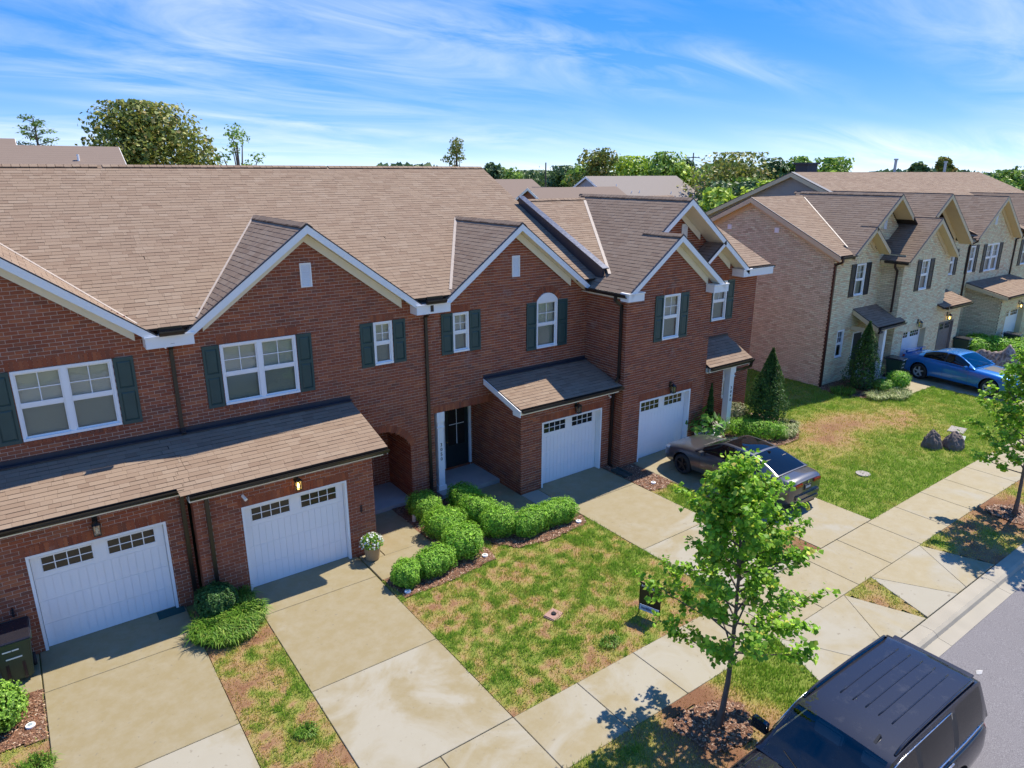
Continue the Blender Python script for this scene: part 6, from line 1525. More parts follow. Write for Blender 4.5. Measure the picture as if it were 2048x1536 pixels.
# yard sign
ys_ = thing('yard_sign', 'black for sale sign on two stakes in the front lawn', 'sign', (10.33, -5.79, 0), rotz=math.radians(-72))
b = MB(); b.box(-.255, -.235, -.012, .012, -.1, 1.02); b.build('stake', IRON, ys_, world=False); b = MB(); b.box(.235, .255, -.012, .012, -.1, .86); b.build('stake', IRON, ys_, world=False)
b = MB(); b.box(-.235, .235, -.006, .006, .28, .83); bd = b.build('board', simple('sign_black', (.012, .012, .013), .4), ys_, world=False)
b = MB(); b.box(-.235, .235, -.006, .006, .13, .272); b2 = b.build('rider_board', simple('sign_pale_blue', (.42, .50, .68), .4), ys_, world=False)
text_obj('FOR SALE', .085, VINYL, 'sign_lettering', bd, (-.03, -.0075, .745), world=False, ext=.001)
NAVY = simple('navy_ink', (.03, .05, .16), .5); b = MB(); xx = -.19
while xx < .19:
    w_ = random.uniform(.012, .024); b.box(xx, xx + w_, -.0085, -.0065, .165 + random.uniform(0, .01), .232 - random.uniform(0, .012)); xx += w_ + .009
b.build('rider_lettering', NAVY, b2, world=False)
# in-ground round lights
def disc_light(label, x, y):
    r = thing('path_light', label, 'light', (x, y, gz(x) + .03), 'round white in-ground lights')
    b = MB(); b.lathe([(.001, .035), (.045, .035), (.055, .03), (.075, .028), (.08, .015), (.07, -.03), (.001, -.03)], 20); b.build('ring', VINYL, r, world=False, smooth=False)
    b = MB(); b.lathe([(.001, .042), (.035, .040), (.042, .036)], 16); b.build('lens', CLEARLENS, r, world=False)
CLEARLENS = simple('grey_lens', (.30, .36, .38), .1, var=.1)
for lab, x, y in (('round white ground light at the driveway end of the path bed', 6.42, -1.78), ('round white ground light at the outer corner of the path bed', 8.80, -1.50), ('round white ground light at the driveway end of the curved hedge', 11.97, -1.53), ('round white ground light in the bare bed between the right driveways', 15.52, -1.05), ('round white ground light at the lower left beside the lime shrub', -1.02, -1.56)): disc_light(lab, x, y)
# utility covers
BOXGREY = simple('grey_cover', (.30, .27, .25), .8, var=.25, scale=9); REDCONC = simple('reddish_concrete', (.34, .20, .16), .85, var=.25, scale=8)
uc = thing('utility_cover', 'broken reddish utility cover with round cap in the middle lawn', 'utility cover', (8.66, -4.48, 0)); b = MB(); b.box(-.20, .20, -.16, .16, -.05, .035); b.build('slab', REDCONC, uc, world=False, bevel=.02).rotation_euler = (.06, .05, .35); b = MB(); b.lathe([(.001, .07), (.05, .07), (.06, .05), (.06, .02)], 16); b.build('cap', IRON, uc, world=False)
def cover(label, x, y, w, d, rot, mat, round_=False):
    r = thing('utility_cover', label, 'utility cover', (x, y, gz(x) + .02), 'flat covers in the right lawn', rot); b = MB()
    if round_: b.lathe([(.001, .02), (w, .02), (w, -.05)], 22)
    else: b.box(-w, w, -d, d, -.05, .02)
    b.build('lid', mat, r, world=False); b = MB(); b.box(-.04, .04, -.01, .01, .021, .028); b.build('lift_slot', IRON, r, world=False)
cover('small round grey cover in the lawn right of the grey sedan', 21.3, -4.72, .22, .2, 0, BOXGREY, True); cover('flat grey cover just behind the two rocks', 27.0, -5.15, .34, .22, .3, simple('pale_cover', (.42, .44, .42), .7, var=.1)); cover('brown cover farther behind the two rocks', 27.9, -4.75, .36, .26, .2, BOXGREY)
# hollow decorative rocks
ROCK = simple('purplish_grey_rock', (.15, .115, .095), .9, var=.45, scale=4, fine=14, bumps=1.0)
def rock(label, loc, sc, seed):
    bm = bmesh.new(); bmesh.ops.create_icosphere(bm, subdivisions=4, radius=1.0); rn = random.Random(seed); o = [rn.uniform(0, 50) for _ in range(3)]
    from mathutils import noise as mn
    for v in bm.verts:
        p = v.co.copy(); k = 1 + .16 * mn.noise(p * 1.6 + Vector(o)) + .10 * mn.noise(p * 4.2 + Vector(o)) + .05 * mn.noise(p * 9 + Vector(o))
        if p.z < 0: p.z *= .15
        q = Vector((p.x, p.y, p.z)); e = 1 - .28 * max(0, p.z); v.co = Vector((q.x * e * sc[0], q.y * e * sc[1], (q.z ** .8 if q.z > 0 else q.z) * sc[2])) * k
    me = bpy.data.meshes.new('rock'); bm.to_mesh(me); bm.free(); me.materials.append(ROCK); ob = bpy.data.objects.new('rock', me); link(ob); ob.location = loc; tag(ob, label, 'rock', 'decorative rocks on the right lawn')
rock('left one of two grey rocks on the right lawn', (25.42, -4.95, .24), (.36, .33, .60), 3); rock('right one of two grey rocks on the right lawn', (25.98, -5.42, .24), (.43, .36, .56), 9)
# covered motorcycle beyond the blue car
cv = thing('covered_motorcycle', 'motorcycle under a camouflage sheet beyond the blue car', 'motorcycle', (38.6, -1.9, BZ), rotz=math.radians(-100))
CAMO, nt, bb = mat_base('camouflage_sheet'); c = nramp(nt, nnoise(nt, pos(nt), 7, 3, .6), [(.35, (.09, .07, .06)), (.48, (.28, .21, .19)), (.6, (.42, .34, .31)), (.7, (.16, .12, .11))]); L(nt, c, bb.inputs['Base Color']); bb.inputs['Roughness'].default_value = .85
XS = np.linspace(-1.25, 1.25, 44); AS = np.linspace(0, 1, 23); V = []; F = []
for x in XS:
    hz = np.interp(x, [-1.25, -1.1, -.75, -.2, .25, .55, .85, 1.25], [.30, .55, .85, .82, .95, 1.38, 1.0, .42]); wd = np.interp(x, [-1.25, -.7, .2, .6, 1.25], [.12, .30, .36, .40, .14])
    for a in AS:
        t = a * 2 - 1; prof = 1 - abs(t) ** 1.6; fold = .035 * math.sin(9 * x + 14 * t) * (abs(t) + .2) + .03 * math.sin(23 * x + 3)
        V.append((x, t * wd * (1.15 + .2 * math.sin(5 * x)) + fold, .18 + (hz - .18) * prof + fold * .6))
for i in range(43):
    for j in range(22): k = i * 23 + j; F.append((k, k + 23, k + 24, k + 1))
o = bpy.data.objects.new('cover_sheet', mesh_np('cover_sheet', V, F, CAMO, smooth=True)); link(o); o.parent = cv
for wx in (-.75, .78):
    b = MB(); b.lathe([(.20, -.05), (.30, -.055), (.32, 0), (.30, .055), (.20, .05)], 22, (0, 0, 0), 'Y'); b.lathe([(.001, -.02), (.2, -.02), (.2, .02), (.001, .02)], 18, (0, 0, 0), 'Y'); w_ = b.build('wheel', RUBBER, cv, world=False); w_.location = (wx, 0, .32)
# litter and small landscape things
b = MB(); zl = gz(14.45) - .13
b.add([(14.38, -10.84, zl), (14.47, -10.79, zl + .012), (14.58, -10.83, zl), (14.60, -10.87, zl + .008), (14.48, -10.90, zl), (14.40, -10.88, zl + .006), (14.48, -10.845, zl + .03)], [(0, 5, 6), (5, 4, 6), (4, 3, 6), (3, 2, 6), (2, 1, 6), (1, 0, 6)]); tag(b.build('litter_paper', simple('grey_paper', (.42, .41, .39), .7)), 'crumpled white paper lying on the asphalt', 'litter')
b = MB(); b.box(15.10, 15.42, -.22, .45, gz(15.2) + .0, gz(15.2) + .05); b.box(15.10, 15.16, -.22, .45, gz(15.2) + .05, gz(15.2) + .085); b.box(15.36, 15.42, -.22, .45, gz(15.2) + .05, gz(15.2) + .085); tag(b.build('splash_block', simple('dark_splash_block', (.03, .05, .045), .6)), 'dark splash block below the downspout between the right garages', 'splash block')
b = MB(); b.tube([(8.22, 1.25, 0), (8.22, 1.25, .16), (8.22, 1.25, .22)], [.055, .065, .05], 12); tag(b.build('solar_lantern', simple('cream_lantern', (.6, .55, .45), .5)), 'small cream lantern standing by the arched entry shrub', 'lantern')
b = MB(); b.box(6.30, 6.40, -1.32, -1.22, 0, .24); b.box(6.26, 6.44, -1.36, -1.18, .24, .30); tag(b.build('path_lamp', IRON), 'small black path lamp at the driveway end of the path bed', 'path lamp')
b = MB(); b.box(23.2, 23.3, -.95, -.85, gz(23.2), gz(23.2) + .22); b.box(23.16, 23.34, -.99, -.81, gz(23.2) + .22, gz(23.2) + .27); tag(b.build('path_lamp', IRON), 'small black path lamp right of the large arborvitae', 'path lamp')
# ------------------------------------------------------------------ cars
def pchip(xs, ys, x):
    xs = np.array(xs, float); ys = np.array(ys, float); x = np.clip(np.asarray(x, float), xs[0], xs[-1])
    h = np.diff(xs); d = np.diff(ys) / h; m = np.zeros(len(xs)); m[0], m[-1] = d[0], d[-1]
    for i in range(1, len(xs) - 1):
        m[i] = 0 if d[i-1] * d[i] <= 0 else 2 * d[i-1] * d[i] / (d[i-1] + d[i])
    i = np.clip(np.searchsorted(xs, x) - 1, 0, len(h) - 1); t = (x - xs[i]) / h[i]
    return (2*t**3 - 3*t**2 + 1) * ys[i] + (t**3 - 2*t**2 + t) * h[i] * m[i] + (-2*t**3 + 3*t**2) * ys[i+1] + (t**3 - t**2) * h[i] * m[i+1]
def car_paint(name, col, metal=0.5, rough=0.28, flake=0.0):
    m, nt, b = mat_base(name)
    p = pos(nt)
    c = nmix(nt, nmath(nt, 'MULTIPLY', nnoise(nt, p, 1.3, 3), 0.35), col, tuple(v * .8 for v in col))
    dust = nramp(nt, nnoise(nt, p, 5, 5, .7), [(0.55, 0.0), (0.8, 1.0)]); c = nmix(nt, nmath(nt, 'MULTIPLY', dust, 0.06), c, (0.4, 0.38, 0.34))
    L(nt, c, b.inputs['Base Color']); b.inputs['Metallic'].default_value = metal; b.inputs['Roughness'].default_value = rough
    b.inputs['Coat Weight'].default_value = 1.0; b.inputs['Coat Roughness'].default_value = 0.03
    return m
TINT = simple('tinted_glass', (0.006, 0.007, 0.008), 0.04, var=.2, spec=.6)
CARGLASS = glass_mat('car_glass', (0.62, 0.74, 0.76), 0.05)
CHROME = simple('chrome', (0.75, 0.76, 0.78), 0.12, metal=1.0, var=.05)
RUBBER = simple('tyre_rubber', (0.018, 0.018, 0.019), 0.8, var=.3, scale=9)
PLASTIC = simple('black_plastic', (0.02, 0.02, 0.021), 0.5, var=.2)
ALLOY = simple('alloy_wheel', (0.62, 0.61, 0.58), 0.3, metal=.35, var=.1)
BLACKALLOY = simple('black_wheel', (0.02, 0.02, 0.022), 0.35, metal=.3, var=.1)
REDLAMP = simple('red_lamp', (0.28, 0.012, 0.012), 0.12, var=.1, coat=1)
CLEARLAMP = simple('clear_lamp', (0.62, 0.63, 0.64), 0.1, metal=.4, var=.1, coat=1)
SEAT = simple('grey_seat', (0.16, 0.15, 0.145), 0.8, var=.15)
DASH = simple('tan_dash', (0.42, 0.46, 0.40), 0.7, var=.15)
def car(spec):
    root = thing(spec['name'], spec['label'], 'car', spec['loc'], spec.get('group'), spec['rot'])
    S = spec; paint = S['paint']
    def lpart(name, V, F, mat, parent=root, smooth=True):
        V = np.asarray(V, float); F = [tuple(f) for f in F]
        me = bpy.data.meshes.new(name); me.from_pydata([tuple(v) for v in V], [], F); me.update()
        if smooth: me.polygons.foreach_set('use_smooth', np.ones(len(me.polygons), dtype=bool))
        me.materials.append(mat); o = bpy.data.objects.new(name, me); link(o); o.parent = parent; WLOC[o.name] = Vector((0, 0, 0)); return o
    def mbpart(mb, name, mat, parent=root, smooth=False, bevel=0.0):
        return mb.build(name, mat, parent, world=False, smooth=smooth, bevel=bevel)
    # ---- lower body: closed loft
    xs = np.unique(np.concatenate([np.linspace(S['x'][0], S['x'][1], 64), np.array([S['x'][0] + .02, S['x'][0] + .06, S['x'][1] - .02, S['x'][1] - .06])]))
    f = lambda key, x: pchip([p[0] for p in S[key]], [p[1] for p in S[key]], x)
    Q = np.array([0, .06, .16, .30, .46, .58, .66, .72, .79, .87, .94, 1.0])
    def section(x):
        w, zb, zs, zd = f('w', x), f('zbot', x), f('zsh', x), f('zdeck', x)
        ctl = [(0.80, zb), (0.945, zb + .05), (0.985, zb + (zs - zb) * .25), (1.0, zb + (zs - zb) * .48), (0.992, zb + (zs - zb) * .70), (0.975, zs - (zs - zb) * .10), (0.945, zs - .012), (0.90, zs + (zd - zs) * .42), (0.78, zs + (zd - zs) * .72), (0.55, zs + (zd - zs) * .90), (0.28, zd - .004), (0.0, zd)]
        return [(a * w, z) for a, z in ctl]
    secs = [section(x) for x in xs]
    def surf(x, q):
        s = section(x); q = q * (len(s) - 1); i = min(int(q), len(s) - 2); t = q - i
        return np.array([x, s[i][0] * (1 - t) + s[i+1][0] * t, s[i][1] * (1 - t) + s[i+1][1] * t])
    V = []; F = []; n = 2 * len(secs[0]) - 1
    for x, s in zip(xs, secs):
        V += [(x, y, z) for y, z in s] + [(x, -y, z) for y, z in s[-2::-1]]
    for i in range(len(xs) - 1):
        for k in range(n): F.append((i*n + k, i*n + (k+1) % n, (i+1)*n + (k+1) % n, (i+1)*n + k))
    F.append(tuple(range(n - 1, -1, -1))); F.append(tuple((len(xs) - 1) * n + k for k in range(n)))
    body = lpart('body', V, F, paint)
    bm = bmesh.new(); bm.from_mesh(body.data); bmesh.ops.recalc_face_normals(bm, faces=bm.faces); bm.to_mesh(body.data); bm.free()
    cut = MB(); R = S['wr'] + .055
    for wx in S['wheels']:
        for sy in (-1, 1): cut.lathe([(0.001, -.26), (R, -.26), (R, .26), (0.001, .26)], 32, (wx, sy * (S['hw'] - .04), S['wr'] + .02), axis='Y')
    cm = bpy.data.meshes.new('cut'); cm.from_pydata(cut.v, [], cut.f); cm.materials.append(PLASTIC); co = bpy.data.objects.new('cut', cm); link(co); co.parent = root
    bm = bmesh.new(); bm.from_mesh(cm); bmesh.ops.remove_doubles(bm, verts=bm.verts, dist=.003); bmesh.ops.recalc_face_normals(bm, faces=bm.faces); bm.to_mesh(cm); bm.free()
    md = body.modifiers.new('arches', 'BOOLEAN'); md.object = co; md.operation = 'DIFFERENCE'; md.solver = 'EXACT'; md.material_mode = 'TRANSFER'
    bpy.context.view_layer.update(); dg = bpy.context.evaluated_depsgraph_get(); nm = bpy.data.meshes.new_from_object(body.evaluated_get(dg))
    body.modifiers.clear(); old = body.data; body.data = nm; nm.name = 'body'; bpy.data.objects.remove(co, do_unlink=True)
    try: nm.set_sharp_from_angle(angle=math.radians(38))
    except Exception: pass
    # ---- greenhouse
    g = S['gh']; xr, xrt, xwt, xwb = g['x']; wins = g['windows']
    st = sorted(set([xr, xr + .03, xrt, xrt + .04, xwt - .04, xwt, xwb - .03, xwb] + list(np.linspace(xr, xrt, 7)) + list(np.linspace(xrt, xwt, 14)) + list(np.linspace(xwt, xwb, 9)) + [a for w_ in wins for a in w_]))
    st = [s for i, s in enumerate(st) if i == 0 or s - st[i-1] > .004]
    T = [0, .05, .12, .3, .5, .7, .86, .93, 1.0]; SS = np.array([-1, -.94, -.8, -.55, -.28, 0, .28, .55, .8, .94, 1.0])
    zt = lambda x: pchip([p[0] for p in g['top']], [p[1] for p in g['top']], x); wt = lambda x: pchip([p[0] for p in g['wtop']], [p[1] for p in g['wtop']], x)
    zbelt = lambda x: pchip([p[0] for p in g['belt']], [p[1] for p in g['belt']], x)
    wb = lambda x: f('w', x) * g.get('wbelt', .93)
    def side(x, t, sy):
        zb_, ze, w0, w1 = zbelt(x), zt(x), wb(x), min(wt(x), wb(x)); bul = .035 * math.sin(math.pi * t)
        return (x, sy * (w0 + (w1 - w0) * t + bul), zb_ + (ze - zb_) * t)
    def top(x, s): return (x, min(wt(x), wb(x)) * s, zt(x) + g['crown'] * (1 - s * s) * min(1, (zt(x) - zbelt(x)) / .25 + .15))
    cls = {}
    def face(c, pts):
        v, fl = cls.setdefault(c, ([], [])); k = len(v); v += pts; fl.append(tuple(range(k, k + len(pts))))
    def inwin(xm):
        for i, (a, b_) in enumerate(wins):
            if a < xm < b_: return i
        return None
    for xa, xb in zip(st[:-1], st[1:]):
        xm = (xa + xb) / 2
        for sa, sb in zip(SS[:-1], SS[1:]):
            sm = abs((sa + sb) / 2)
            c = 'roof'
            if xm > xwt + .01 and xm < xwb - .02 and sm < .95: c = 'windshield'
            if xm < xrt - .01 and xm > xr + .02 and sm < .95: c = 'rear_window'
            face(c, [top(xa, sa), top(xb, sa), top(xb, sb), top(xa, sb)])
        for sy in (-1, 1):
            for ta, tb in zip(T[:-1], T[1:]):
                tm = (ta + tb) / 2; w_ = inwin(xm); c = 'roof'
                hgt = (zt(xm) - zbelt(xm))
                if w_ is not None and .12 <= tm < .90 and hgt > .12: c = ('side_window', sy, w_)
                elif .12 <= tm < .88 and wins[0][0] < xm < wins[-1][1]: c = 'pillar'
                q = [side(xa, ta, sy), side(xb, ta, sy), side(xb, tb, sy), side(xa, tb, sy)]
                face(c, q if sy < 0 else q[::-1])
    for c, (v, fl) in cls.items():
        nme = c[0] if isinstance(c, tuple) else c
        m_ = {'roof': paint, 'windshield': g.get('wsmat', CARGLASS), 'rear_window': g.get('rwmat', TINT), 'side_window': g.get('swmat', TINT), 'pillar': PLASTIC}[nme]
        if nme == 'side_window' and c[2] == len(wins) - 1 and 'fwmat' in g: m_ = g['fwmat']
        o = lpart(nme if nme != 'pillar' else 'door_pillar', v, fl, m_)
        bm = bmesh.new(); bm.from_mesh(o.data); bmesh.ops.remove_doubles(bm, verts=bm.verts, dist=.0008); bm.to_mesh(o.data); bm.free()
        if nme == 'roof':
            try: o.data.set_sharp_from_angle(angle=math.radians(40))
            except Exception: pass
    # ---- helpers on the body surface
    def nrm(x, q, sy):
        e = .012; a = surf(x + e, q) - surf(x - e, q); b_ = surf(x, min(1, q + e)) - surf(x, max(0, q - e)); n_ = np.cross(a, b_); n_ /= np.linalg.norm(n_) + 1e-9
        if n_[1] < -.01 and q < .9: n_ = -n_
        if n_[2] < 0 and q > .7: n_ = -n_
        return n_
    def ribbon(name, pts, width, mat, off=.0015, parent=body, both=True):
        for sy in ((-1, 1) if both else (1,)):
            v = []; fl = []
            for i, (x, q) in enumerate(pts):
                p = surf(x, q); n_ = nrm(x, q, 1); j = min(i + 1, len(pts) - 1); k = max(i - 1, 0); t = surf(*pts[j]) - surf(*pts[k]); t /= np.linalg.norm(t) + 1e-9; s_ = np.cross(n_, t) * width / 2
                for d in (-1, 1):
                    w_ = p + n_ * off + s_ * d; v.append((w_[0], w_[1] * sy, w_[2]))
            fl = [(2*i, 2*i+1, 2*i+3, 2*i+2) for i in range(len(pts) - 1)]
            lpart(name, v, fl, mat, parent)
    def patch(name, x0, x1, q0, q1, mat, off=.004, parent=root, sides=(-1, 1), nx_=6, nq=5):
        for sy in sides:
            v = []; fl = []
            for i in range(nx_ + 1):
                for j in range(nq + 1):
                    x = x0 + (x1 - x0) * i / nx_; q = q0 + (q1 - q0) * j / nq; p = surf(x, q) + nrm(x, q, 1) * off; v.append((p[0], p[1] * sy, p[2]))
            for i in range(nx_):
                for j in range(nq): a = i * (nq + 1) + j; fl.append((a, a + 1, a + nq + 2, a + nq + 1))
            lpart(name, v, fl, mat, parent)
    SEAM = PLASTIC
    for dx in S['seams']: ribbon('door_seam', [(dx, q) for q in np.linspace(.12, .52, 12)], .008, SEAM)
    ribbon('hood_seam', [(x, .70) for x in np.linspace(xwb + .0, S['x'][1] - .18, 14)], .008, SEAM)
    ribbon('sill_trim', [(x, .10) for x in np.linspace(S['wheels'][1] + S['wr'] + .12, S['wheels'][0] - S['wr'] - .12, 16)], .05, PLASTIC)
    for (x0, x1, q0, q1) in S.get('headlamps', []): patch('headlight', x0, x1, q0, q1, CLEARLAMP)
    for (x0, x1, q0, q1) in S.get('taillamps', []): patch('taillight', x0, x1, q0, q1, REDLAMP)
    for hx in S['handles']:
        for sy in (-1, 1):
            p = surf(hx, .515) + nrm(hx, .515, 1) * .018; mb = MB(); mb.box(p[0] - .10, p[0] + .10, sy * p[1] - .012, sy * p[1] + .012, p[2] - .016, p[2] + .016); mbpart(mb, 'door_handle', S.get('handlemat', paint), bevel=.006)
    # mirrors
    for sy in (-1, 1):
        x, y, z = S['mirror']; mb = MB(); mb.obox((x, sy * y, z), (.055, 0, 0), (0, .10 * S.get('mscale', 1), 0), (0, 0, .07 * S.get('mscale', 1))); mb.box(x - .02, x + .03, min(sy * (y - .2), sy * (y - .08)), max(sy * (y - .2), sy * (y - .08)), z - .05, z - .025); mbpart(mb, 'mirror', S.get('mirrormat', paint), bevel=.02)
    # wheels
    for wx in S['wheels']:
        for sy in (-1, 1):
            r = S['wr']; w_ = S.get('tw', .24); wy = sy * (S['hw'] - w_ / 2 - .012)
            ty = MB(); ty.lathe([(r * .66, -w_ / 2 + .01), (r * .80, -w_ / 2), (r * .95, -w_ / 2 + .015), (r, -w_ / 2 + .05), (r, w_ / 2 - .05), (r * .95, w_ / 2 - .015), (r * .80, w_ / 2), (r * .66, w_ / 2 - .01)], 32, (0, 0, 0), 'Y')
            wo_ = mbpart(ty, 'wheel', RUBBER, smooth=True); wo_.location = (wx, wy, r)
            ri = MB(); o_ = sy * (w_ / 2 - .02)
            ri.lathe([(r * .68, -w_ / 2 + .02), (r * .62, -.02), (r * .62, .02), (r * .68, w_ / 2 - .02), (r * .70, w_ / 2 - .008)] , 28, (0, 0, 0), 'Y')
            for k in range(5):
                a = 2 * math.pi * k / 5 + .3; d = Vector((math.cos(a), 0, math.sin(a))); tn = Vector((-math.sin(a), 0, math.cos(a)))
                ri.add([tuple(d * r * .10 + tn * r * .10 + Vector((0, o_ - sy * .02, 0))), tuple(d * r * .10 - tn * r * .10 + Vector((0, o_ - sy * .02, 0))), tuple(d * r * .66 - tn * r * .085 + Vector((0, o_ - sy * .005, 0))), tuple(d * r * .66 + tn * r * .085 + Vector((0, o_ - sy * .005, 0))),
                        tuple(d * r * .10 + tn * r * .08 + Vector((0, o_ - sy * .07, 0))), tuple(d * r * .10 - tn * r * .08 + Vector((0, o_ - sy * .07, 0))), tuple(d * r * .66 - tn * r * .06 + Vector((0, o_ - sy * .05, 0))), tuple(d * r * .66 + tn * r * .06 + Vector((0, o_ - sy * .05, 0)))],
                       [(0, 1, 2, 3), (4, 7, 6, 5), (0, 3, 7, 4), (1, 5, 6, 2), (0, 4, 5, 1), (3, 2, 6, 7)])
            ri.lathe([(.001, o_ - .012), (r * .15, o_ - .012), (r * .15, o_ + .004), (.001, o_ + .004)], 14, (0, 0, 0), 'Y')
            mbpart(ri, 'rim', S.get('rim', ALLOY), wo_)
            dk = MB(); dk.lathe([(.001, sy * .0), (r * .63, sy * .0), (r * .63, sy * .005), (.001, sy * .005)], 20, (0, 0, 0), 'Y'); mbpart(dk, 'brake_disc', PLASTIC, wo_)
    # simple interior
    it = MB()
    for sx in S.get('seats', []):
        for sy in (-.38, .38):
            it.box(sx - .25, sx + .25, sy - .24, sy + .24, S['seatz'] - .15, S['seatz']); it.obox((sx - .28, sy, S['seatz'] + .30), (.07, 0, 0), (0, .23, 0), (-.08, 0, .32)); it.obox((sx - .38, sy, S['seatz'] + .70), (.05, 0, 0), (0, .12, 0), (-.01, 0, .08))
    if it.v: mbpart(it, 'seat', SEAT, bevel=.03)
    ds = MB(); dz = zbelt(xwb) - .02; ds.box(xwb - .55, xwb - .02, -f('w', xwb) * .82, f('w', xwb) * .82, dz - .22, dz - .015); ds.box(xr + .15, xwb - .5, -f('w', 0) * .8, f('w', 0) * .8, .42, .47); mbpart(ds, 'dashboard', DASH, bevel=.02)
    wh = MB(); wh.tube([(xwb - .62 + .05 * math.sin(a), .38 + .18 * math.cos(a), dz - .03 + .17 * math.sin(a)) for a in np.linspace(0, 2 * math.pi, 17)], .016, 6, cap=False); mbpart(wh, 'steering_wheel', PLASTIC)
    # wipers
    for (a, b_) in ((.55, -.05), (-.15, -.70)):
        w_ = wb(xwb); p0 = top(xwb - .02, a * .9); p1 = top(xwb - .12, b_ * .9); mb = MB(); mb.tube([Vector(p0) + Vector((.02, 0, .02)), Vector(p1) + Vector((.01, 0, .02))], .009, 5); mbpart(mb, 'wiper', PLASTIC)
    return root, body, surf, nrm, top, side, ribbon, patch, mbpart, lpart
# --- black SUV at the kerb, nose towards the left edge
BLACKP = car_paint('dark_navy_black_paint', (0.012, 0.013, 0.022), 0.0, 0.5)
BLACKP.node_tree.nodes['Principled BSDF'].inputs['Coat IOR'].default_value = 1.62; BLACKP.node_tree.nodes['Principled BSDF'].inputs['Specular IOR Level'].default_value = 0.05; BLACKP.node_tree.nodes['Principled BSDF'].inputs['Coat Roughness'].default_value = 0.012
suv = car(dict(name='parked_suv', label='large black SUV with roof rails parked on the street at lower right', loc=(9.2, -10.95, gz(9.2) - .135), rot=math.pi, paint=BLACKP, group=None,
    x=(-2.60, 2.62), w=[(-2.6, .86), (-2.52, .95), (-2.3, 1.0), (-1.5, 1.02), (1.6, 1.02), (2.2, .99), (2.48, .90), (2.62, .72)],
    zbot=[(-2.6, .52), (-2.3, .40), (-1, .34), (1.5, .34), (2.3, .36), (2.62, .45)], zsh=[(-2.6, 1.02), (-2, 1.10), (0, 1.10), (1.15, 1.09), (2.2, 1.02), (2.5, .92), (2.62, .72)],
    zdeck=[(-2.6, 1.08), (-2, 1.14), (0, 1.16), (1.2, 1.17), (1.8, 1.145), (2.3, 1.07), (2.52, .97), (2.62, .76)], wheels=(1.62, -1.38), wr=.40, hw=1.02, tw=.27,
    gh=dict(x=(-2.57, -2.40, .42, 1.06), top=[(-2.57, 1.12), (-2.40, 1.80), (-2.2, 1.845), (-.9, 1.87), (.0, 1.855), (.42, 1.80), (.76, 1.50), (1.06, 1.16)], wtop=[(-2.57, .90), (-2.40, .735), (-1, .745), (.42, .735), (1.06, .88)],
            belt=[(-2.57, 1.11), (0, 1.12), (1.2, 1.14)], crown=.028, windows=[(-2.30, -1.42), (-1.26, -.30), (-.18, .84)], fwmat=glass_mat('front_side_glass', (.12, .15, .15), .1)),
    seams=(.95, -.24, -1.30), handles=(.02, -1.08), handlemat=CHROME, mirror=(.66, 1.13, 1.22), mscale=1.35, mirrormat=BLACKP, headlamps=[(2.34, 2.54, .40, .56)], taillamps=[(-2.58, -2.48, .34, .60)], seats=(.25, -.85, -1.75), seatz=.72, rim=ALLOY))
root, body, surf, nrm, top, side, ribbon, patch, mbpart, lpart = suv
for y in (-.40, -.20, 0.0, .20, .40):                       # pressed roof ribs
    mb = MB(); pts = [Vector(top(x, y / .74)) + Vector((0, 0, .004)) for x in np.linspace(-2.05, -.25, 12)]; mb.tube(pts, .011, 6); mbpart(mb, 'roof_rib', BLACKP, smooth=True)
for sy in (-1, 1):
    mb = MB(); pts = [Vector((x, sy * .70, top(x, .94)[2] + dz)) for x, dz in ((-2.25, .0), (-2.15, .055), (-1.2, .06), (-.1, .06), (.12, .045), (.25, .0))]; mb.tube(pts, .020, 8); mbpart(mb, 'roof_rail', BLACKP, smooth=True)
    mb = MB(); pts = [Vector(side(x, .10, sy)) + Vector((0, sy * .006, 0)) for x in np.linspace(-2.32, .98, 16)]; mb.tube(pts, .012, 6); mbpart(mb, 'window_trim', CHROME, smooth=True)
    mb = MB(); pts = [Vector(side(x, .91, sy)) + Vector((0, sy * .005, 0)) for x in np.linspace(-1.30, .55, 12)]; pts = [Vector(side(-1.30, .10, sy))] + pts + [Vector(side(.72, .6, sy))]; mb.tube(pts, .009, 6); mbpart(mb, 'window_trim', CHROME, smooth=True)
mb = MB(); mb.add([(x_, y_ + .42, z_ - .02) for x_, y_, z_ in [(.28, -.022, 1.865), (.28, .022, 1.865), (.12, .025, 1.875), (.12, -.025, 1.875), (.14, .014, 1.945), (.14, -.014, 1.945)]], [(0, 1, 4, 5), (1, 2, 4), (2, 3, 5, 4), (3, 0, 5), (0, 3, 2, 1)]); mbpart(mb, 'antenna_fin', PLASTIC)
mb = MB(); mb.obox((-2.37, 0, 1.826), (.06, 0, -.010), (0, .64, 0), (0, 0, .014)); mbpart(mb, 'rear_spoiler', BLACKP, bevel=.01)
mb = MB(); mb.box(2.60, 2.66, -.62, .62, .62, .88); mbpart(mb, 'grille', CHROME, bevel=.02); mb = MB(); mb.box(2.50, 2.68, -.85, .85, .38, .56); mbpart(mb, 'front_bumper', BLACKP, bevel=.05); mb = MB(); mb.box(-2.72, -2.5, -.9, .9, .42, .62); mbpart(mb, 'rear_bumper', BLACKP, bevel=.05)
for hx in (-.35, .35): ribbon('hood_crease', [(x, .86) for x in np.linspace(1.35, 2.35, 8)], .01, PLASTIC)
mb = MB(); mb.box(.20, .26, -.10, .10, 1.62, 1.68); mbpart(mb, 'rear_view_mirror', PLASTIC, bevel=.01)
mb = MB(); mb.box(.98, 1.04, -.28, -.12, 1.14, 1.155); mbpart(mb, 'dash_paper', VINYL)
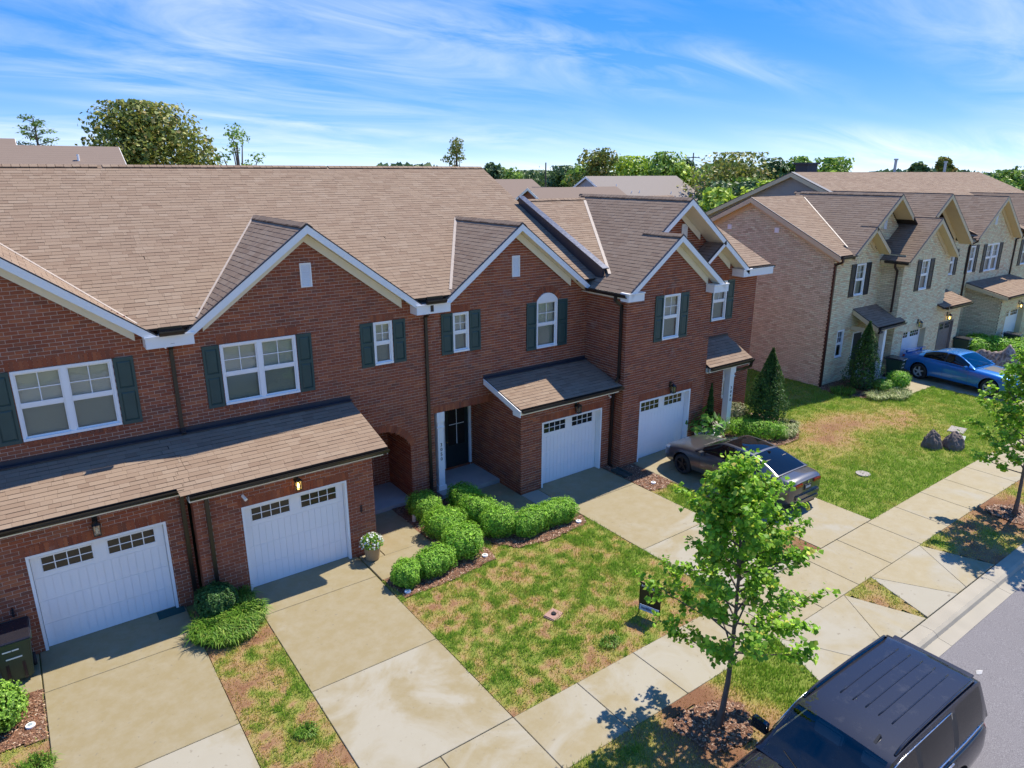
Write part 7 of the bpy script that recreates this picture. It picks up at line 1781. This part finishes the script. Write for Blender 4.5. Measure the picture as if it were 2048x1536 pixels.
# --- grey sedan nosed in at the garage of 3048
GREYP = car_paint('gunmetal_paint', (0.115, 0.115, 0.122), 0.6, 0.28)
sed = car(dict(name='parked_sedan', label='dark grey sedan with panoramic dark roof parked at the 3048 garage', loc=(17.62, -2.55, gz(17.6) + .012), rot=math.pi / 2, paint=GREYP,
    x=(-2.42, 2.42), w=[(-2.42, .66), (-2.34, .78), (-2.1, .87), (-1.4, .915), (1.4, .915), (2.0, .86), (2.28, .74), (2.42, .52)],
    zbot=[(-2.42, .40), (-2.2, .28), (-1, .22), (1.4, .22), (2.2, .24), (2.42, .36)], zsh=[(-2.42, .92), (-2, .97), (-1, .96), (1, .90), (1.8, .82), (2.25, .70), (2.42, .56)],
    zdeck=[(-2.42, .98), (-2.25, 1.05), (-1.8, 1.06), (0, 1.02), (.95, .985), (1.6, .93), (2.1, .82), (2.34, .70), (2.42, .58)], wheels=(1.42, -1.40), wr=.335, hw=.915, tw=.22,
    gh=dict(x=(-1.92, -.98, .12, .98), top=[(-1.92, 1.065), (-1.45, 1.24), (-.98, 1.375), (-.5, 1.43), (-.1, 1.435), (.12, 1.41), (.55, 1.22), (.98, .985)], wtop=[(-1.92, .70), (-.98, .60), (-.2, .60), (.12, .61), (.98, .80)],
            belt=[(-1.92, 1.04), (-1, .985), (.98, .965)], crown=.03, windows=[(-1.35, -.52), (-.42, .70)], fwmat=TINT),
    seams=(.72, -.46, -1.30), handles=(-.25, -1.12), mirror=(.62, 1.0, 1.0), headlamps=[(2.02, 2.30, .44, .60)], taillamps=[(-2.40, -2.08, .46, .585)], seats=(.0, -.95), seatz=.52, rim=BLACKALLOY))
root, body, surf, nrm, top, side, ribbon, patch, mbpart, lpart = sed
v = []; fl = []                                              # dark glass roof panel
XR = np.linspace(-.90, .06, 10); YRr = np.linspace(-.86, .86, 9)
for x in XR:
    for y in YRr: q = top(x, y); v.append((q[0], q[1], q[2] + .003))
for i in range(9):
    for j in range(8): a = i * 9 + j; fl.append((a, a + 9, a + 10, a + 1))
lpart('roof_glass', v, fl, TINT)
mb = MB(); mb.add([(-1.02, -.018, 1.395), (-1.02, .018, 1.395), (-1.14, .02, 1.36), (-1.14, -.02, 1.36), (-1.13, .01, 1.43), (-1.13, -.01, 1.43)], [(0, 1, 4, 5), (1, 2, 4), (2, 3, 5, 4), (3, 0, 5), (0, 3, 2, 1)]); mbpart(mb, 'antenna_fin', PLASTIC)
mb = MB(); mb.box(-2.455, -2.38, -.62, .62, .26, .44); mb.box(-2.47, -2.36, -.60, .60, .44, .62); mbpart(mb, 'rear_bumper', GREYP, bevel=.04)
mb = MB(); mb.box(-2.452, -2.425, -.62, -.28, .84, .94); mb.box(-2.452, -2.425, .28, .62, .84, .94); mbpart(mb, 'taillight', REDLAMP, bevel=.01)
mb = MB(); mb.box(-2.448, -2.425, -.16, .16, .70, .86); pl = mbpart(mb, 'number_plate', simple('plate_dark', (.05, .05, .055), .4)); mb = MB()
for k in range(5): mb.box(-2.452, -2.449, -.11 + k * .048, -.085 + k * .048, .75, .82)
mbpart(mb, 'plate_mark', VINYL, pl)
mb = MB(); mb.lathe([(.001, -.002), (.045, -.002), (.045, .004), (.001, .004)], 18, (0, 0, 0), 'Y'); em = mbpart(mb, 'trunk_emblem', CHROME); em.location = (-2.44, 0, .93); em.rotation_euler = (0, 0, math.pi / 2)
mb = MB(); mb.box(-2.40, -2.36, -.5, .5, .20, .27); mbpart(mb, 'diffuser', PLASTIC)
# --- blue sedan in the drive of the cream house
BLUEP = car_paint('bright_blue_paint', (0.022, 0.20, 0.58), 0.35, 0.25)
ch = car(dict(name='parked_sedan', label='bright blue sedan with chrome wheels and trunk spoiler at the cream house', loc=(34.5, -2.15, BZ + .012), rot=-math.pi / 2 - .10, paint=BLUEP,
    x=(-2.52, 2.54), w=[(-2.52, .72), (-2.42, .84), (-2.1, .91), (-1.4, .945), (1.5, .945), (2.1, .91), (2.4, .82), (2.54, .66)],
    zbot=[(-2.52, .38), (-2.2, .25), (-1, .20), (1.5, .20), (2.3, .20), (2.54, .30)], zsh=[(-2.52, .95), (-2, 1.02), (-1.3, 1.04), (-.7, .96), (1, .93), (2.0, .86), (2.4, .76), (2.54, .62)],
    zdeck=[(-2.52, 1.02), (-2.3, 1.10), (-1.8, 1.11), (0, 1.05), (.85, 1.03), (1.6, 1.0), (2.2, .92), (2.45, .80), (2.54, .66)], wheels=(1.56, -1.50), wr=.365, hw=.945, tw=.24,
    gh=dict(x=(-1.80, -1.02, .05, .86), top=[(-1.80, 1.105), (-1.4, 1.27), (-1.02, 1.40), (-.5, 1.46), (-.1, 1.455), (.05, 1.42), (.45, 1.24), (.86, 1.03)], wtop=[(-1.80, .74), (-1.02, .62), (-.2, .63), (.05, .64), (.86, .82)],
            belt=[(-1.80, 1.06), (-1, 1.02), (.86, 1.0)], crown=.03, windows=[(-1.42, -.48), (-.40, .60)], wsmat=glass_mat('pale_windshield', (.55, .6, .6), .18), fwmat=TINT),
    seams=(.66, -.44, -1.28), handles=(-.22, -1.10), mirror=(.54, 1.02, 1.03), headlamps=[(2.24, 2.46, .44, .60)], taillamps=[(-2.50, -2.30, .44, .60)], seats=(.0, -.9), seatz=.52, rim=ALLOY))
root, body, surf, nrm, top, side, ribbon, patch, mbpart, lpart = ch
mb = MB(); mb.obox((-2.38, 0, 1.165), (.13, 0, .012), (0, .72, 0), (0, 0, .014)); mb.box(-2.42, -2.34, -.62, -.56, 1.06, 1.16); mb.box(-2.42, -2.34, .56, .62, 1.06, 1.16); mbpart(mb, 'trunk_spoiler', BLUEP, bevel=.01)
v = []; fl = []
for x in np.linspace(.98, 2.1, 10):
    for q in (.86, .93, 1.0): p_ = surf(x, q) + np.array([0, 0, .003]); v.append(tuple(p_))
    for q in (.93, .86): p_ = surf(x, q) + np.array([0, 0, .003]); v.append((p_[0], -p_[1], p_[2]))
for i in range(9):
    for j in range(4): a = i * 5 + j; fl.append((a, a + 5, a + 6, a + 1))
lpart('hood_stripe', v, fl, PLASTIC)
mb = MB(); mb.box(2.50, 2.57, -.50, .50, .48, .68); mbpart(mb, 'grille', PLASTIC, bevel=.02); mb = MB(); mb.box(2.44, 2.60, -.75, .75, .22, .40); mbpart(mb, 'front_bumper', BLUEP, bevel=.05); mb = MB(); mb.box(-2.58, -2.44, -.75, .75, .36, .60); mbpart(mb, 'rear_bumper', BLUEP, bevel=.05)
# ------------------------------------------------------------------ houses and trees behind
def roof_far_mat(name, col):
    m, nt, b = mat_base(name); p = pos(nt); sp = N(nt, 'ShaderNodeSeparateXYZ'); L(nt, p, sp.inputs[0])
    row = nmath(nt, 'FRACT', nmath(nt, 'MULTIPLY', sp.outputs[2], 9.0))
    c = nmix(nt, nmath(nt, 'MULTIPLY', nramp(nt, row, [(0.0, 1.0), (0.25, 0.0)]), .35), col, tuple(v * .5 for v in col))
    c = nmix(nt, nmath(nt, 'MULTIPLY', nnoise(nt, p, 2.5, 5, .7), .4), c, tuple(v * .7 for v in col))
    L(nt, c, b.inputs['Base Color']); b.inputs['Roughness'].default_value = .93; b.inputs['Specular IOR Level'].default_value = .15
    return m
RF1 = roof_far_mat('far_tan_roof', (.30, .235, .185)); RF2 = roof_far_mat('far_brown_roof', (.25, .19, .15)); RF3 = roof_far_mat('far_grey_roof', (.30, .26, .225))
FARBRICK = simple('far_red_brick', (.25, .095, .06), .9, var=.25, scale=8); GREYSIDE = simple('grey_siding', (.30, .305, .33), .6, var=.08); STONE = simple('far_stone', (.30, .25, .21), .9, var=.4, scale=2.2)
def far_house(label, x0, x1, yr, dy, ze, zr, wall, roof, name='distant_house', over=.35, front_gables=(), windows=(), hip=False, pipes=()):
    h = thing(name, label, 'house', ((x0 + x1) / 2, yr, 0))
    b = MB(); b.box(x0, x1, yr - dy, yr + dy, 0, ze)
    b.prism([(x0, yr - dy, ze), (x0, yr + dy, ze), (x0, yr, zr - .12)], (x1 - x0, 0, 0)); b.build('wall', wall, h)
    b = MB(); s = (zr - ze) / dy
    for sg in (-1, 1):
        e = (yr + sg * (dy + over), ze - s * over)
        b.prism([(x0 - over, yr, zr), (x1 + over, yr, zr), (x1 + over, e[0], e[1]), (x0 - over, e[0], e[1])], (0, 0, .14))
    rf = b.build('roof', roof, h)
    b = MB()
    for xx in (x0 - over - .03, x1 + over):
        for sg in (-1, 1): b.prism([(xx, yr, zr + .12), (xx, yr + sg * (dy + over), ze - s * over + .12), (xx, yr + sg * (dy + over), ze - s * over - .16), (xx, yr, zr - .16)], (.03, 0, 0))
    b.build('bargeboard', WHITE, h)
    for (gx, hw, gzr, out) in front_gables:
        yf = yr - dy - out; zb = gzr - hw * .8
        g = MB(); g.prism([(gx - hw, yf, 0), (gx + hw, yf, 0), (gx + hw, yf, zb), (gx, yf, gzr - .1), (gx - hw, yf, zb)], (0, out + .5, 0)); g.build('gable_wall', wall, h)
        g = MB()
        for sg in (-1, 1): g.prism([(gx, yf - .3, gzr), (gx + sg * (hw + .3), yf - .3, zb - .24), (gx + sg * (hw + .3), yf + out + 3.5, zb - .24), (gx, yf + out + 3.5, gzr)], (0, 0, .12))
        g.build('gable_roof', roof, h)
        g = MB()
        for sg in (-1, 1): g.prism([(gx, yf - .33, gzr + .1), (gx + sg * (hw + .3), yf - .33, zb - .14), (gx + sg * (hw + .3), yf - .33, zb - .44), (gx, yf - .33, gzr - .2)], (0, .03, 0))
        g.build('bargeboard', WHITE, h)
    for (wx, wz, ww, wh, wy) in windows:
        g = MB(); g.box(wx - ww / 2, wx + ww / 2, wy - .06, wy, wz, wz + wh); w_ = g.build('window', VINYL, h)
        for k in (0, 1):
            g = MB(); g.box(wx - ww / 2 + .1, wx + ww / 2 - .1, wy - .07, wy - .061, wz + .1 + k * wh / 2, wz + wh / 2 - .04 + k * wh / 2); g.build('pane', DARKGLASS, w_)
        for sg in (-1, 1): g = MB(); g.box(wx + sg * (ww / 2 + .26) - .22, wx + sg * (ww / 2 + .26) + .22, wy - .05, wy, wz, wz + wh); g.build('shutter', BLACKSH, h)
    for (px_, py_) in pipes:
        zz_ = zr - abs(py_ - yr) * s; g = MB(); g.tube([(px_, py_, zz_ - .1), (px_, py_, zz_ + .45)], .06, 8); g.build('vent_pipe', VINYL, h)
    return h
far_house('tan roofed house behind the red row at the left edge with two white pipes', -14.0, 5.9, 31.0, 6.5, 7.2, 10.72, FARBRICK, RF2, pipes=((3.2, 28.2), (4.1, 29.6)))
far_house('taller tan roof peeping over the far left house', -16, 1.4, 37.0, 6.5, 7.5, 11.25, FARBRICK, RF2)
far_house('grey sided house with long pale roof beyond the red row', 66.9, 84.5, 60.0, 7.5, 4.7, 8.85, GREYSIDE, RF3, pipes=((70, 57.5), (71.5, 56), (73, 56), (79, 55.6), (81, 55.6)), windows=())
far_house('brown roofed brick house left of the grey sided house', 47.9, 60.5, 48.0, 5.5, 4.8, 7.75, FARBRICK, RF2)
far_house('dark roofed house showing just past the end of the main ridge', 49.0, 58.5, 62.0, 6.0, 5.5, 8.5, STONE, RF2, front_gables=((57.0, 2.2, 7.6, .8),))
far_house('stone house with two small white trimmed gables beyond 3048', 85.5, 95.5, 64.0, 6.0, 4.8, 8.0, STONE, RF2, front_gables=((90.2, 2.3, 7.3, 1.2), (94.0, 1.9, 6.7, 2.0)), windows=((90.3, 3.0, 1.0, 1.7, 56.8), (93.8, 3.0, 1.0, 1.7, 56.0)))
far_house('low tan roof between the brick house and the grey house', 60.9, 66.0, 52.5, 5.0, 4.4, 7.3, STONE, RF3)
GREENS = {
 'oak': leafmat('oak_leaf', [(0, (0.115, 0.161, 0.031)), (.5, (0.220, 0.263, 0.051)), (.85, (0.356, 0.352, 0.077)), (1, (0.460, 0.343, 0.120))], .25),
 'lime': leafmat('lime_leaf', [(0, (0.209, 0.343, 0.037)), (.5, (0.398, 0.545, 0.059)), (1, (0.628, 0.725, 0.102))], .3),
 'mid': leafmat('mid_leaf', [(0, (0.105, 0.202, 0.031)), (.5, (0.209, 0.352, 0.051)), (1, (0.356, 0.484, 0.086))], .3),
 'dark': leafmat('dark_leaf', [(0, (0.046, 0.101, 0.034)), (.5, (0.095, 0.172, 0.055)), (1, (0.167, 0.242, 0.077))], .2),
 'pine': leafmat('pine_leaf', [(0, (0.073, 0.151, 0.034)), (.5, (0.147, 0.252, 0.051)), (1, (0.251, 0.363, 0.077))], .2)}
def far_tree(label, x, y, top, width, kind='mid', name='tree', crown_low=.30, n=1500, card=.42, clumps=11, airy=0.0, seed=0, gap=.0, group='distant trees'):
    rnd = random.Random(seed + int(x * 7 + y)); rg = np.random.default_rng(seed + int(x * 13 + y))
    r = thing(name, label, 'tree', (x, y, 0), group); w = width / 2; zc0 = top * crown_low
    CC = []
    for k in range(clumps):
        t = (k + .5) / clumps; z = zc0 + (top - zc0) * (.12 + .86 * t); env = math.sin(math.pi * min(1, .18 + .80 * t)) ** .7; a = k * 2.4 + rnd.random(); rr_ = w * env * rnd.uniform(.25, .85)
        CC.append((math.cos(a) * rr_, math.sin(a) * rr_, z - .06 * top * rnd.random(), w * rnd.uniform(.30, .52) * (1 - airy * .45)))
    CC.append((0, 0, top - w * .33, w * .36))
    P_ = []; Nn = []
    for (cx, cy, cz, cr) in CC:
        m = max(20, int(n / len(CC) * (cr / (w * .42)) ** 1.5)); d = unit_rows(rg.normal(0, 1, (m, 3))); rad = cr * (1 - np.abs(rg.normal(0, .28, m))); q = d * rad[:, None] * np.array([1, 1, .72]) * (1 + .25 * np.sin(d[:, :1] * 7 + cx) * np.cos(d[:, 1:2] * 6))
        P_.append(q + np.array([cx, cy, cz])); Nn.append(d + np.array([0, 0, .3]))
    C = np.concatenate(P_); Nn = np.concatenate(Nn); C = C[:]; C[:, 2] = np.minimum(C[:, 2], top + .1)
    V, F = leaf_cards(C, Nn, card, .65, .6); o = bpy.data.objects.new('crown', mesh_np('crown', V, F, GREENS[kind])); link(o); o.parent = r
    b = MB(); b.tube([(0, 0, -.1), (.1, 0, top * .3), (0, .1, top * .62), (0, 0, top * .88)], [w * .085 + .08, w * .06 + .06, .09, .03], 7)
    for (cx, cy, cz, cr) in CC[:-1]:
        z0 = max(top * .22, cz * .62); b.tube([(0, 0, z0), (cx * .5, cy * .5, (z0 + cz) / 2 + .1), (cx, cy, cz)], [.10, .07, .03], 5)
    b.build('trunk', BARK, r, world=False)
    return r
GT = 'distant trees'
def pine_tree(label, x, y, top, width):
    r = thing('pine_tree', label, 'tree', (x, y, 0), GT); rg = np.random.default_rng(4); b = MB(); b.tube([(0, 0, 0), (0, 0, top * .6), (0, 0, top)], [.3, .18, .04], 7); P_ = []
    for k in range(26):
        z = top * (.52 + .47 * k / 25); ln = width / 2 * (1.0 - .75 * (k / 25) ** 1.3) * rg.uniform(.6, 1.1); a = k * 2.4; e = (math.cos(a) * ln, math.sin(a) * ln, z + .1 * ln); b.tube([(0, 0, z - .2), e], [.06, .02], 4, cap=False)
        m = 70; t = rg.uniform(.3, 1.05, m); P_.append(np.stack([e[0] * t + rg.normal(0, .28, m), e[1] * t + rg.normal(0, .28, m), z + .1 * ln * t + rg.normal(.05, .10, m)], 1))
    b.build('trunk', BARK, r, world=False); C = np.concatenate(P_); V, F = leaf_cards(C, np.tile([0, 0, 1.], (len(C), 1)), .34, .35, .5); o = bpy.data.objects.new('crown', mesh_np('crown', V, F, GREENS['pine'])); link(o); o.parent = r
pine_tree('feathery pine above the far left roof', 4.1, 60.0, 13.9, 7.0)
far_tree('broad olive oak rising behind the main ridge at left', 12.9, 64.0, 15.7, 14.0, 'oak', 'oak_tree', .34, 17000, .42, 36, .0)
far_tree('thin open tree right of the broad oak', 17.3, 47.8, 13.5, 4.8, 'mid', 'tree', .42, 1700, .24, 15, .55, 3)
far_tree('small open tree above the middle of the main ridge', 39.2, 49.1, 13.1, 4.0, 'oak', 'tree', .42, 2400, .24, 14, .35, 5)
far_tree('small low tree just right of the broad oak', 17.3, 63.3, 11.6, 3.4, 'oak', 'tree', .4, 500, .3, 7)
specs = [('rounded dark tree just past the end of the main ridge', 62, 76, 10.9, 5, 'dark', 6), ('low tree behind the dark roofed far house', 66.5, 79, 10.0, 6, 'mid', 6), ('far low tree left of the thin pole', 103, 120.4, 9.7, 12, 'dark', 8), ('dark tree left of the grey sided house', 83.6, 84.7, 10.4, 7, 'dark', 9), ('green tree directly behind the grey sided gable', 82.6, 78.9, 10.9, 6, 'mid', 8),
 ('tall sparse tree above the grey house ridge', 81.3, 73.4, 13.0, 6.5, 'oak', 10), ('yellow green tree over the middle of the grey house roof', 88.1, 73.8, 11.9, 8, 'lime', 10), ('tall green tree over the right half of the grey house roof', 88.4, 66.3, 12.4, 7, 'mid', 10), ('round lime tree above the right end of the grey house roof', 90.5, 63.9, 10.8, 6, 'lime', 9), ('dark narrow tree behind the lime tree', 95.3, 68.0, 11.7, 5, 'dark', 8),
 ('lime tree behind the stone house gables', 91.2, 73.0, 11.4, 6, 'lime', 8), ('largest round tree left of the cream row gable', 87.6, 51.7, 12.0, 11.5, 'oak', 16), ('dark low tree under the largest round tree', 76.7, 45.8, 8.2, 6, 'dark', 8), ('dark tree next to the cream row gable', 76.9, 41.0, 8.2, 6, 'dark', 8), ('bright tree leaning on the cream row gable line', 72.5, 35.3, 8.4, 6, 'lime', 8),
 ('sparse tree left of the dark chimney', 99.4, 52.3, 11.4, 6, 'dark', 9), ('green tree just left of the dark chimney', 100.6, 49.6, 11.6, 5.5, 'mid', 8), ('round green tree above the cream row ridge', 94.8, 40.8, 11.2, 7, 'mid', 10), ('small dark tree right of the first ridge pipe', 81.5, 23.3, 10.6, 3, 'dark', 6), ('small leaning tree right of the second ridge pipe', 82.5, 21.1, 11.1, 3, 'oak', 6),
 ('far tree at the right edge above the last roof', 131.6, 32.9, 9.6, 8, 'mid', 8), ('outermost far tree at the right edge', 136, 28.5, 10.2, 9, 'dark', 8), ('bright yellow green young tree beside the cream row gable', 58.5, 31.0, 7.8, 4.2, 'lime', 9), ('far dark tree on the skyline left of the grey house', 125.4, 140.9, 9.6, 18, 'dark', 10), ('far hazy tree at the low point of the skyline', 118, 150, 9.4, 20, 'dark', 10),
 ('green tree between the largest round tree and the lime tree', 97, 60, 11.6, 8, 'mid', 9), ('low green tree in front of the far dark trees', 84, 47, 8.6, 7, 'mid', 8)]
for i, (lab, x_, y_, tp, wd, kd, cl_) in enumerate(specs): far_tree(lab, x_, y_, tp, wd * (1.55 if wd > 3.5 else 1.2), kd, 'tree', .12, 3600, .62, cl_ + 6, .05 if kd != 'oak' else .2, i)
# far woodland that reads as one mass
nw = 14000; ang = RNG.uniform(-.35, 1.75, nw); dist_ = RNG.uniform(190, 330, nw); hh_ = RNG.random(nw) ** .6 * (8.5 + 2.5 * np.sin(ang * 23) * np.sin(ang * 7 + 1)); C = np.stack([np.sin(ang) * dist_, -15 + np.cos(ang) * dist_, hh_ + .5], 1)
V, F = leaf_cards(C, np.tile([-.3, -1, .6], (nw, 1)), 3.0, .8, .5); tag(obj_mesh('woodland', mesh_np('woodland', V, F, GREENS['dark'])), 'far wooded skyline behind all the houses', 'woodland', kind='stuff')
WOOD = simple('pole_wood', (.11, .085, .065), .9)
def pole(label, x, y, top, arm=True):
    r = thing('utility_pole', label, 'utility pole', (x, y, 0), 'utility poles'); b = MB(); b.tube([(0, 0, 0), (0, 0, top)], [.16, .10], 8); b.build('post', WOOD, r, world=False)
    if arm: b = MB(); b.box(-1.2, 1.2, -.06, .06, top - .9, top - .76); b.build('crossarm', WOOD, r, world=False).rotation_euler = (0, 0, -.6)
    for k in (-1, 0, 1): b = MB(); b.tube([(k * 1.0 * math.cos(.6), -k * 1.0 * math.sin(.6), top - .76), (k * 1.0 * math.cos(.6), -k * 1.0 * math.sin(.6), top - .5)], .05, 6); b.build('insulator', VINYL, r, world=False)
pole('thin pole left of the grey sided house', 71.5, 75.0, 10.95, False); pole('utility pole above the right end of the grey house roof', 106.1, 75.0, 12.9); pole('utility pole between the stone house and the largest round tree', 116.9, 75.0, 9.6); pole('utility pole behind the grey house ridge', 94.0, 75.0, 11.9)
b = MB()
for dz in (0, -.55):
    a_, c_ = Vector((94.0, 75, 11.4 + dz)), Vector((106.1, 75, 12.3 + dz)); d_ = Vector((128, 75, 11.9 + dz))
    for p_, q_ in ((a_, c_), (c_, d_)): b.tube([p_.lerp(q_, t) + Vector((0, 0, -1.1 * 4 * t * (1 - t))) for t in np.linspace(0, 1, 9)], .025, 4, cap=False)
tag(b.build('overhead_wire', IRON), 'overhead wires strung between the far utility poles', 'wire')
